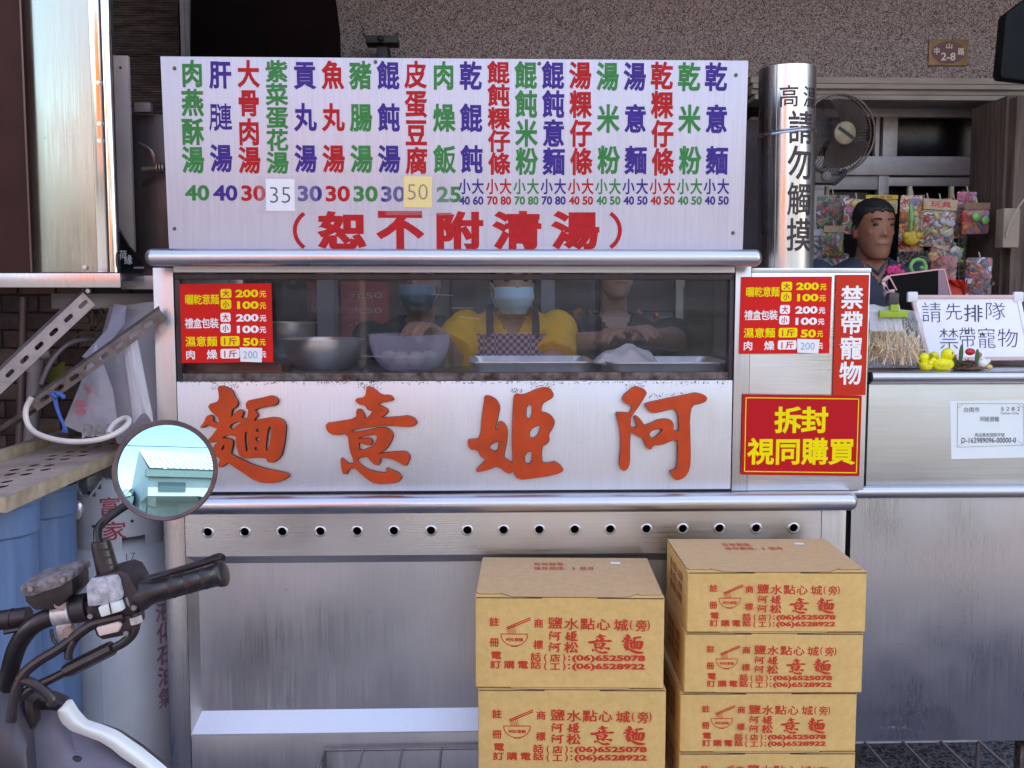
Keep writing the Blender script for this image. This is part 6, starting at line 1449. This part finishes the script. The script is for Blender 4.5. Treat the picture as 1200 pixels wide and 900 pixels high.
# whiteboard leaning back
wb_n = Vector((0,-1,.16)).normalized(); wb_U = Vector((1,0,0)); wb_V = Vector((0,.16,1)).normalized()
plw_ = Pl(W(1130,424,.22), (1,-.0,0), wb_V); t = thing('whiteboard', 'small whiteboard with two handwritten lines leaning on the counter', 'whiteboard', W(1140,424,.22))
def U_(x, y): return plw_.uv(x, y)
fr = [U_(1088,421), U_(1208,420), U_(1193,348), U_(1069,348)]
b = MB(); plate(b, plw_, fr, [], .004, -.004); part('board', b, M('whiteboard_face', (.76,.75,.84), .25, coat=.5, var=.03), t)
pk = M('pink_beige_frame', (.62,.42,.38), .45); 
for i in range(4):
    q = MB(); a_, c_ = plw_.w(*fr[i],-.001), plw_.w(*fr[(i+1)%4],-.001); q.beam(a_, c_, .010, .009, up=plw_.N); part('frame_strip', q, pk if i != 1 else MATS['sign_white'], t, bevel=.001)
for i in (2,3):
    q = MB(); p = plw_.w(*fr[i],.0); q.obox(p, (.014,.006,.014)); part('corner_cap', q, M('white_cap_plastic', (.75,.73,.74), .4), t, bevel=.005)
b = MB()
for i, ch in enumerate('請先排隊'): put_px(b, plw_, ch, (1091.5,1117.5,1140.5,1166)[i], (366,365,367,364.5)[i], (23,20,22,24)[i], (24,20,20,21)[i], -.012 if i != 2 else 0, n=.0011, rot=(.0,.02,-.03,-.05)[i])
for i, ch in enumerate('禁帶寵物'): put_px(b, plw_, ch, (1112,1133.5,1156,1181)[i], (397,395,396,396)[i], (23,20,21,24)[i], (25,24,24,22)[i], -.012, n=.0011, rot=(0,.02,0,-.06)[i])
part('handwriting', b, M('marker_dark', (.04,.03,.07), .5), t)
# rubber ducks
yel = M('duck_yellow', (.80,.72,.01), .35, coat=.3); org = M('duck_orange', (.75,.18,.01), .4)
def duck(px, Y, s_, label, rz, beak=True):
    p = on(px, Y); t = thing('toy_duck', label, 'toy duck', p, 'yellow toy ducks on the counter'); m_ = Matrix.Rotation(rz, 3, 'Z')
    q = MB(); q.ell(p+Vector((0,0,.013*s_)), (.021*s_,.014*s_,.0135*s_), 20, 12, m_); q.ell(p+m_@Vector((-.018*s_,0,.020*s_)), (.007*s_,.006*s_,.006*s_), 12, 8); part('body', q, yel, t)
    q = MB(); q.ell(p+m_@Vector((.008*s_,0,.032*s_)), .0125*s_, 18, 12); part('head', q, yel, t)
    if beak: q = MB(); q.ell(p+m_@Vector((.021*s_,0,.030*s_)), (.006*s_,.005*s_,.0025*s_), 10, 6, m_); part('beak', q, org, t)
    for k in (-1,1): q = MB(); q.ell(p+m_@Vector((.013*s_,k*.0105*s_,.035*s_)), .0018*s_, 8, 6); part('eye', q, ink, t)
    for k in (-1,1): q = MB(); q.ell(p+m_@Vector((-.002*s_,k*.012*s_,.015*s_)), (.013*s_,.004*s_,.007*s_), 12, 8, m_); part('wing', q, yel, t)
duck(1085, .07, 1.0, 'leftmost small yellow toy duck beside the noodle bag', R(100)); duck(1105, .06, 1.28, 'larger yellow toy duck in the middle, beside the twig nest', R(-8)); duck(1098, .13, 1.0, 'third yellow toy duck, half hidden behind the larger duck', R(160))
# nest ornament
p = on(1133, .08); t = thing('nest_ornament', 'brown twig nest ornament with green leaves and a red berry', 'ornament', p)
b = MB(); rr = random.Random(17)
for i in range(170):
    a_ = rr.uniform(0, 2*math.pi); r_ = rr.uniform(.012,.030); z_ = rr.uniform(.003,.026)*(1.2-r_/.05); c_ = p+Vector((math.cos(a_)*r_-.010, math.sin(a_)*r_*.8, z_)); d_ = Vector((rr.gauss(0,1), rr.gauss(0,1), rr.gauss(0,.5))).normalized()*.010
    b.tube([c_-d_, c_+d_], .0011, 4)
o = part('twigs', b, M('nest_twig', (.13,.075,.05), .8, var=.4, vs=60), t)
b = MB(); q0 = p+Vector((-.022,-.01,.0)); b.ell(p+Vector((.004,0,.005)), (.044,.026,.006), 24, 8); part('bark_base', b, M('bark_brown', (.14,.07,.045), .85, var=.3, vs=60, bump=.5), t)
lf = M('dark_leaf_green', (.02,.085,.025), .45)
for (x_, y_, h_, tl) in ((-.022,-.012,.058,.05),(.018,-.014,.048,.02),(-.034,-.006,.036,-.3)):
    b = MB(); b.ell(p+Vector((x_,y_,h_*.72)), (.0058,.0018,h_*.42), 12, 10, Matrix.Rotation(tl,3,'Y')); part('leaf', b, lf, t)
b = MB(); b.ell(p+Vector((.002,-.010,.047)), (.0125,.009,.009), 16, 10); part('red_berry', b, M('berry_red', (.55,.012,.012), .3), t)
p2 = on(1151, .09); t = thing('toy_hen', 'tiny white hen figurine with golden foot beside the nest ornament', 'figurine', p2)
b = MB(); b.ell(p2+Vector((0,0,.016)), (.016,.012,.014), 16, 10); b.ell(p2+Vector((-.004,0,.030)), .009, 14, 8); b.ell(p2+Vector((.014,0,.022)), (.007,.005,.006), 10, 8); part('body', b, M('white_ceramic', (.75,.73,.70), .35), t)
b = MB(); b.ell(p2+Vector((-.010,-.004,.038)), (.006,.005,.007), 10, 8); part('comb', b, M('copper_tan', (.45,.20,.07), .4), t)
b = MB(); b.ell(p2+Vector((.012,-.012,.008)), (.009,.007,.0075), 12, 8); part('gold_foot', b, M('gold_paint', (.62,.45,.16), .35, .4), t)
# monitor behind the whiteboard
pl = Pl(W(1080,420,.42), (1,.10,0), (0,0,1)); t = thing('tablet_screen', 'black screen with pink edge standing behind the whiteboard', 'screen', W(1080,420,.42))
b = MB(); c = [pl.uv(*p) for p in ((1050,420),(1118,420),(1107,316),(1099,316.5),(1042,323.5))]; plate(b, pl, c, [], .010, -.010); part('screen', b, M('black_screen', (.004,.003,.003), .6, spec=.1), t, bevel=.001)
b = MB(); c = [pl.uv(*p) for p in ((1099,360),(1120,360),(1106,316.2),(1099,316.6))]; plate(b, pl, c, [], .002, .0006); part('side_face', b, M('mauve_case', (.30,.17,.21), .4), t)
pkm = M('rose_metal_edge', (.62,.34,.36), .35, .3)
b = MB(); 
for a_, c_ in (((1042,323),(1099,315.8)),((1099,315.8),(1106,315.6)),((1106,315.6),(1114,348)),((1041,323),(1050,340))): b.beam(pl.w(*pl.uv(*a_),.001), pl.w(*pl.uv(*c_),.001), .004, .006, up=pl.N)
part('edge_trim', b, pkm, t)
t = thing('phone_bracket', 'small rose coloured clamp arm left of the black screen', 'clamp', W(1040,345,.38)); b = MB()
for a_, c_ in (((1041,324),(1034,330)),((1034,330),(1040,342)),((1040,342),(1048,341)),((1040,342),(1036,336))): b.beam(W(*a_,.38), W(*c_,.38), .010, .008, up=(0,-1,0))
part('arm', b, pkm, t, bevel=.001); b = MB(); b.ell(W(1039,345,.37), .012, 12, 8); part('knob', b, MATS['mauve_case'], t)

# ================================================================== WALL FAN
YFn = 1.25; fc = W(984,154,YFn); t = thing('wall_fan', 'dark wall fan with a pale hub behind the flue pipe', 'fan', fc)
fN = Vector((.10,-1,-.10)).normalized(); fU = Vector((0,0,1)).cross(fN).normalized(); fV = fN.cross(fU); FR = 45*S(YFn)
fc = W(982,157,YFn); rot_f = Matrix((fU, fV, fN)).transposed()
def fp(u, v, n_): return fc+fU*u+fV*v+fN*n_
gm_ = M('grimy_fan_guard', (.10,.075,.065), .5, .5, var=.3, vs=40); q = MB(); q.tube([fp(math.cos(2*math.pi*i/48)*FR, math.sin(2*math.pi*i/48)*FR, 0) for i in range(48)], .0045, 8, closed=True); q.tube([fp(math.cos(2*math.pi*i/48)*FR, math.sin(2*math.pi*i/48)*FR, -.03) for i in range(48)], .003, 6, closed=True); part('guard_rim', q, M('pale_guard_rim', (.20,.15,.13), .4, .5), t)
q = MB()
for i in range(72):
    a_ = 2*math.pi*i/72
    q.tube([fp(math.cos(a_+.25*s_)*FR*r_, math.sin(a_+.25*s_)*FR*r_, z_) for r_, z_, s_ in ((.22,.055,0),(.55,.05,.3),(.85,.03,.8),(1.0,.0,1.0))], .0011, 4)
    q.tube([fp(math.cos(a_)*FR*r_, math.sin(a_)*FR*r_, z_) for r_, z_ in ((1.0,-.03),(.85,-.07),(.3,-.10))], .0011, 4)
o = part('guard_wires', q, gm_, t); o['kind'] = 'stuff'
q = MB(); q.lathe([(.001,.066),(.030,.064),(.040,.058),(.042,.048),(.001,.047)], fc, fN, 28); part('hub_cap', q, M('tan_hub', (.30,.24,.15), .5, var=.2, vs=30), t)
q = MB(); q.obox(fp(0,0,.0665), (.034,.0055,.001), rot_f @ Matrix.Rotation(R(-32),3,'Z')); part('hub_label', q, ink, t)
fb_m = M('smoky_fan_blade', (.035,.022,.020), .35, var=.3, vs=8)
for k in range(3):
    q = MB(); a0 = R(120*k+40)
    def fbl(a_, c_): th = a0+(a_-.5)*(1.45+.3*c_)+.35*c_; r_ = FR*(.18+.70*c_); return fp(math.cos(th)*r_, math.sin(th)*r_, -.005+.03*(a_-.5)*(1-.3*c_))
    q.grid(fbl, 12, 8); q.grid(lambda a_, c_: fbl(1-a_, c_)+fN*(-.003), 12, 8); part('blade', q, fb_m, t)
q = MB(); q.cyl(fp(0,0,-.04), fp(0,0,-.14), .05, .04, 20); part('motor_housing', q, M('fan_motor_grey', (.12,.10,.10), .5), t)
q = MB(); q.bpx(955,196,985,215,YFn+.02,YFn+.09); part('switch_base', q, MATS['fan_motor_grey'], t, bevel=.012)
q = MB(); q.cyl(W(969,206,YFn+.018), W(969,206,YFn+.005), .016, n=20); q.cyl(W(969,206,YFn+.006), W(969,206,YFn+.0), .009, n=12); part('knob', q, M('fan_knob_grey', (.20,.17,.17), .4), t)
q = MB(); q.tube([W(985,202,YFn), W(992,198,YFn), W(990,205,YFn), W(980,215,YFn), W(976,216,YFn)], .006, 8, smooth=2); part('cord', q, ink, t)
q = MB(); q.tube([fp(0,0,-.12), W(972,190,YFn+.12), W(968,200,YFn+.06)], .016, 10, smooth=1); part('neck', q, MATS['fan_motor_grey'], t)

# ================================================================== HANGING SNACKS AND TOYS
pal = {'r':(.42,.02,.025),'o':(.50,.14,.02),'y':(.60,.38,.03),'g':(.06,.20,.05),'b':(.04,.09,.24),'w':(.46,.44,.44),'p':(.50,.05,.18),'k':(.02,.016,.02),'n':(.20,.09,.05),'s':(.30,.27,.30),'t':(.42,.27,.17),'l':(.14,.38,.10)}
for k_, v_ in pal.items(): M('toy_'+k_, v_, .4, var=.25, vs=40)
_ink = lambda ks: [{'r':(.55,.02,.02),'o':(.62,.18,.02),'y':(.75,.50,.03),'g':(.08,.28,.06),'b':(.05,.12,.35),'w':(.68,.66,.64),'p':(.60,.06,.22),'k':(.02,.015,.02),'n':(.16,.06,.03),'s':(.42,.40,.43),'t':(.55,.38,.24),'l':(.18,.45,.12)}[k] for k in ks]
wrap = film('snack_wrap', (.60,.58,.62), .10, .05, bump=1.0)
grp = 'packets hanging on the window grid'
def packet(px, py, w_p, h_p, Y, cont, label, header=None, rz=0, seed=0, nb=26, size=(.006,.014), card=None, cat='snack packet', name='snack_packet', wrapm=None):
    """hanging packet: puffed see-through bag, a header card, what is inside; pixel box of the whole"""
    rr = random.Random(seed+50); k = S(Y); p0 = W(px, py+h_p/2, Y); wd, ht = w_p*k, h_p*k; t = thing(name, label, cat, p0, grp)
    m_ = Matrix.Rotation(R(rz), 3, 'Y'); cen = p0+Vector((0,0,ht/2))
    def P(u, v, n_): return cen+m_@Vector((u*wd/2, -n_, v*ht/2))
    hh = .22 if header else 0
    pm = printed('packet_print_%s' % ('abcdefghijklmnopqrstuvw'[seed]), _ink((card or 'k')+cont+('w' if seed % 2 else 'r')), 16+3*(seed % 5))
    card = card or 'x'
    if card:
        q = MB(); pts = [(x_*(1+.05*math.sin(5*y_+seed)), y_*(1+.03*math.sin(4*x_+seed))) for x_, y_ in rrect(-1,-1,1,1-hh*2,.16)]; n_ = len(pts); q.add([P(x_,y_,-.004) for x_,y_ in pts]+[P(x_,y_,-.006) for x_,y_ in pts], [tuple(range(n_)), tuple(range(n_,2*n_))[::-1]]+[(i,i+n_,(i+1)%n_+n_,(i+1)%n_) for i in range(n_)]); part('backing_card', q, pm, t)
    q = MB(); mats = [MATS['toy_'+c_] for c_ in cont]
    for i in range(nb):
        u_, v_ = rr.uniform(-.78,.78), rr.uniform(-.82,.80-hh*2.2); s_ = rr.uniform(*size)
        if i % 3: q.ell(P(u_, v_, .006+rr.uniform(-.004,.008)), (s_*rr.uniform(.4,1.9), s_*.5, s_*rr.uniform(.5,1.2)), 8, 6, Matrix.Rotation(rr.uniform(0,3),3,'Y'), rr.randrange(len(mats)))
        else: q.obox(P(u_, v_, .004), (s_*rr.uniform(.5,1.6), s_*.25, s_*rr.uniform(.4,1.0)), Matrix.Rotation(rr.gauss(0,.5),3,'Y'), rr.randrange(len(mats)))
    o = part('contents', q, mats, t); o['kind'] = 'stuff'
    q = MB()
    def fw(a_, c_, s_): u_, v_ = -1+2*a_, -1+(2-hh*2)*c_; d_ = .022*(math.sin(math.pi*a_)*math.sin(math.pi*c_))**.5+.005*noise.noise(Vector((a_*7+seed,c_*7,s_))); return P(u_*(1+.03*math.sin(9*c_)), v_, .002+s_*max(.001,d_))
    q.grid(lambda a_, c_: fw(a_, c_, 1), 14, 14); part('wrapper', q, wrapm or wrap, t)
    if header:
        q = MB(); q.add([P(x_,y_,n_) for n_ in (.008,.005) for x_, y_ in ((-1,1-hh*2),(1,1-hh*2),(1,1),(-1,1))], [(0,1,2,3),(7,6,5,4),(0,4,5,1),(2,6,7,3),(1,5,6,2),(3,7,4,0)]); o = part('header_card', q, MATS['toy_'+header[0]], t)
        q = MB()
        for i, ch in enumerate(header[1:]): put(q, lambda a_, c_: P(a_, c_, .0088), ch, -.62+1.3*(i+.5)/max(1,len(header)-1), 1-hh, 1.15/max(1,len(header)-1), hh*1.1, .02)
        if len(header) > 1: part('header_print', q, MATS['toy_r' if header[0] != 'r' else 'toy_y'], o)
    q = MB(); q.tube([P(0,1,.004), P(0,1.0,.004)+Vector((0,.01,.02))], .0025, 6); part('hook', q, M('pale_wood_clip', (.45,.38,.26), .6), t)
    return t
packet(975,250,38,42,1.30,'kgrnk','dark packet of mixed red and green candies beside the flue pipe',None,0,1,40,(.003,.008))
packet(1000,254,24,42,1.22,'prwyg','pink and white packet with a green sweet, left of the man head',None,6,2,16)
packet(955,286,16,34,1.28,'sbwn','grey packet of small toys right against the flue pipe','w',0,3,14)
packet(976,282,24,34,1.22,'oynwg','orange packet with white and green sweets, second row at left','t',0,4,18)
packet(972,306,44,20,1.26,'rwskn','flat crumpled packet with red and silver bits, low at left',None,3,5,24,(.004,.009))
packet(1032,240,38,22,1.36,'yw','yellow card packet sticking up behind the man head','y大全組',0,6,8,card='y')
packet(1067,262,28,66,1.20,'oyrwo','blue blister card with an orange and yellow toy and a green stick',None,0,7,22,card='b',cat='toy packet',name='toy_packet')
t_ = MATS
packet(1098,262,40,56,1.18,'wsrkyg','large silver packet of toys with a tan header card','t玩具',3,8,44,(.004,.011),cat='toy packet',name='toy_packet')
packet(1080,262,8,58,1.21,'pr','narrow pink packet edge between the blister card and the silver packet',None,10,9,6,card='p')
packet(1116,256,26,46,1.24,'nokr','brown bag behind the silver packet, dark red sweets',None,0,10,14)
packet(1133,234,22,18,1.22,'sprn','small crumpled pink and grey bag at the top right of the hanging packets',None,0,11,18,(.003,.008))
packet(1143,256,30,36,1.18,'bror','packet with a blue ball, red striped toy and orange toy on dark card','n',0,12,9,(.010,.016),card='k',cat='toy packet',name='toy_packet')
packet(1080,308,60,28,1.34,'snkwn','wide crumpled silver bag hanging low behind the black screen',None,0,13,30,(.005,.012))
packet(1103,298,28,18,1.16,'rtyn','small tan card with a red strawberry hung at a slant','t',18,14,8,card='t',cat='toy packet',name='toy_packet')
packet(1119,300,14,18,1.15,'yswg','small yellow and white bag beside the slanting strawberry card',None,0,15,12)
packet(1105,322,30,44,1.00,'okrnr','orange oval fan shaped packet with dark seeds, red below',None,0,16,20,card='o')
packet(1146,325,30,46,1.05,'kornb','dark bag of orange and blue snacks hanging lowest at right',None,0,17,30,(.006,.012))
packet(1052,318,30,20,1.15,'wskb','small silver and blue packet beside the man shoulder',None,0,18,14)
# green stick + round toys that give the blister card its look
b = MB(); b.tube([W(1067,238,1.155), W(1068,252,1.15), W(1067,272,1.155)], [.004,.010,.005], 10); solo('green_toy_stick', b, MATS['toy_l'], 'green toy stick in front of the blue blister card', 'toy')
b = MB(); b.ell(W(1068,279,1.16), (.032,.012,.026), 20, 12); b.ell(W(1061,276,1.155), (.013,.012,.014), 12, 8); b.ell(W(1076,276,1.155), (.013,.012,.014), 12, 8); solo('yellow_toy', b, MATS['toy_y'], 'round yellow toy on the lower half of the blue blister card', 'toy')
b = MB(); b.ell(W(1144,254,1.14), (.016,.008,.016), 16, 10); b.ell(W(1155,258,1.14), (.014,.004,.014), 16, 10); solo('green_badge', b, MATS['toy_l'], 'bright green round badge on the dark card at right', 'badge')
b = MB(); rr = random.Random(9)
for i in range(22): b.ell(W(1050+rr.uniform(-9,9), 316+rr.gauss(0,3), .52), rr.uniform(.005,.011), 8, 6)
solo('pink_flower', b, M('hot_pink', (.70,.03,.16), .5), 'hot pink ruffled flower peeking over the black screen', 'flower')
b = MB(); b.tube([W(1076+math.cos(i*.523)*9, 313+math.sin(i*.523)*9, .55) for i in range(12)], .006, 8, closed=True); b.ell(W(1080,314,.545), .007, 10, 8); solo('green_ring_toy', b, MATS['toy_l'], 'pale green ring shaped toy above the black screen', 'toy')
b = MB(); b.bpx(1108,328,1128,346,.9,.94)
for i in range(9): b.tube([W(1110+2*i,330,.9), W(1114+2.4*i,328+2*(i%4),.88), W(1126+.6*i,330+2.2*i,.9)], .003, 6)
solo('red_packet', b, M('scarlet_card', (.60,.03,.015), .5), 'scarlet packet with loose strips beside the black screen', 'packet')
# white wire grid
t = thing('wire_grid', 'white wire grid panel hanging behind the packets by the window', 'wire grid', W(1110,340,1.42)); wg = M('white_grid_wire', (.42,.38,.38), .5)
for i in range(9): 
    q = MB(); px_ = 1092+6.3*i; q.cyl(W(px_,262,1.42), W(px_,345,1.42), .0016, n=6); part('upright_wire', q, wg, t)
for i in range(13):
    q = MB(); py_ = 266+6.4*i; q.cyl(W(1088,py_,1.417), W(1142,py_,1.417), .0016, n=6); part('level_wire', q, wg, t)
for i, px_ in enumerate((970,1067,1116)):
    q = MB(); q.bpx(px_-2,218,px_+2,232,1.38,1.40); solo('clothes_peg', q, MATS['pale_wood_clip'], ('pale wooden peg above the left packets','pale wooden peg above the blue blister card','pale wooden peg above the silver packet')[i], 'peg', 'pegs on the wire grid', bevel=.001)
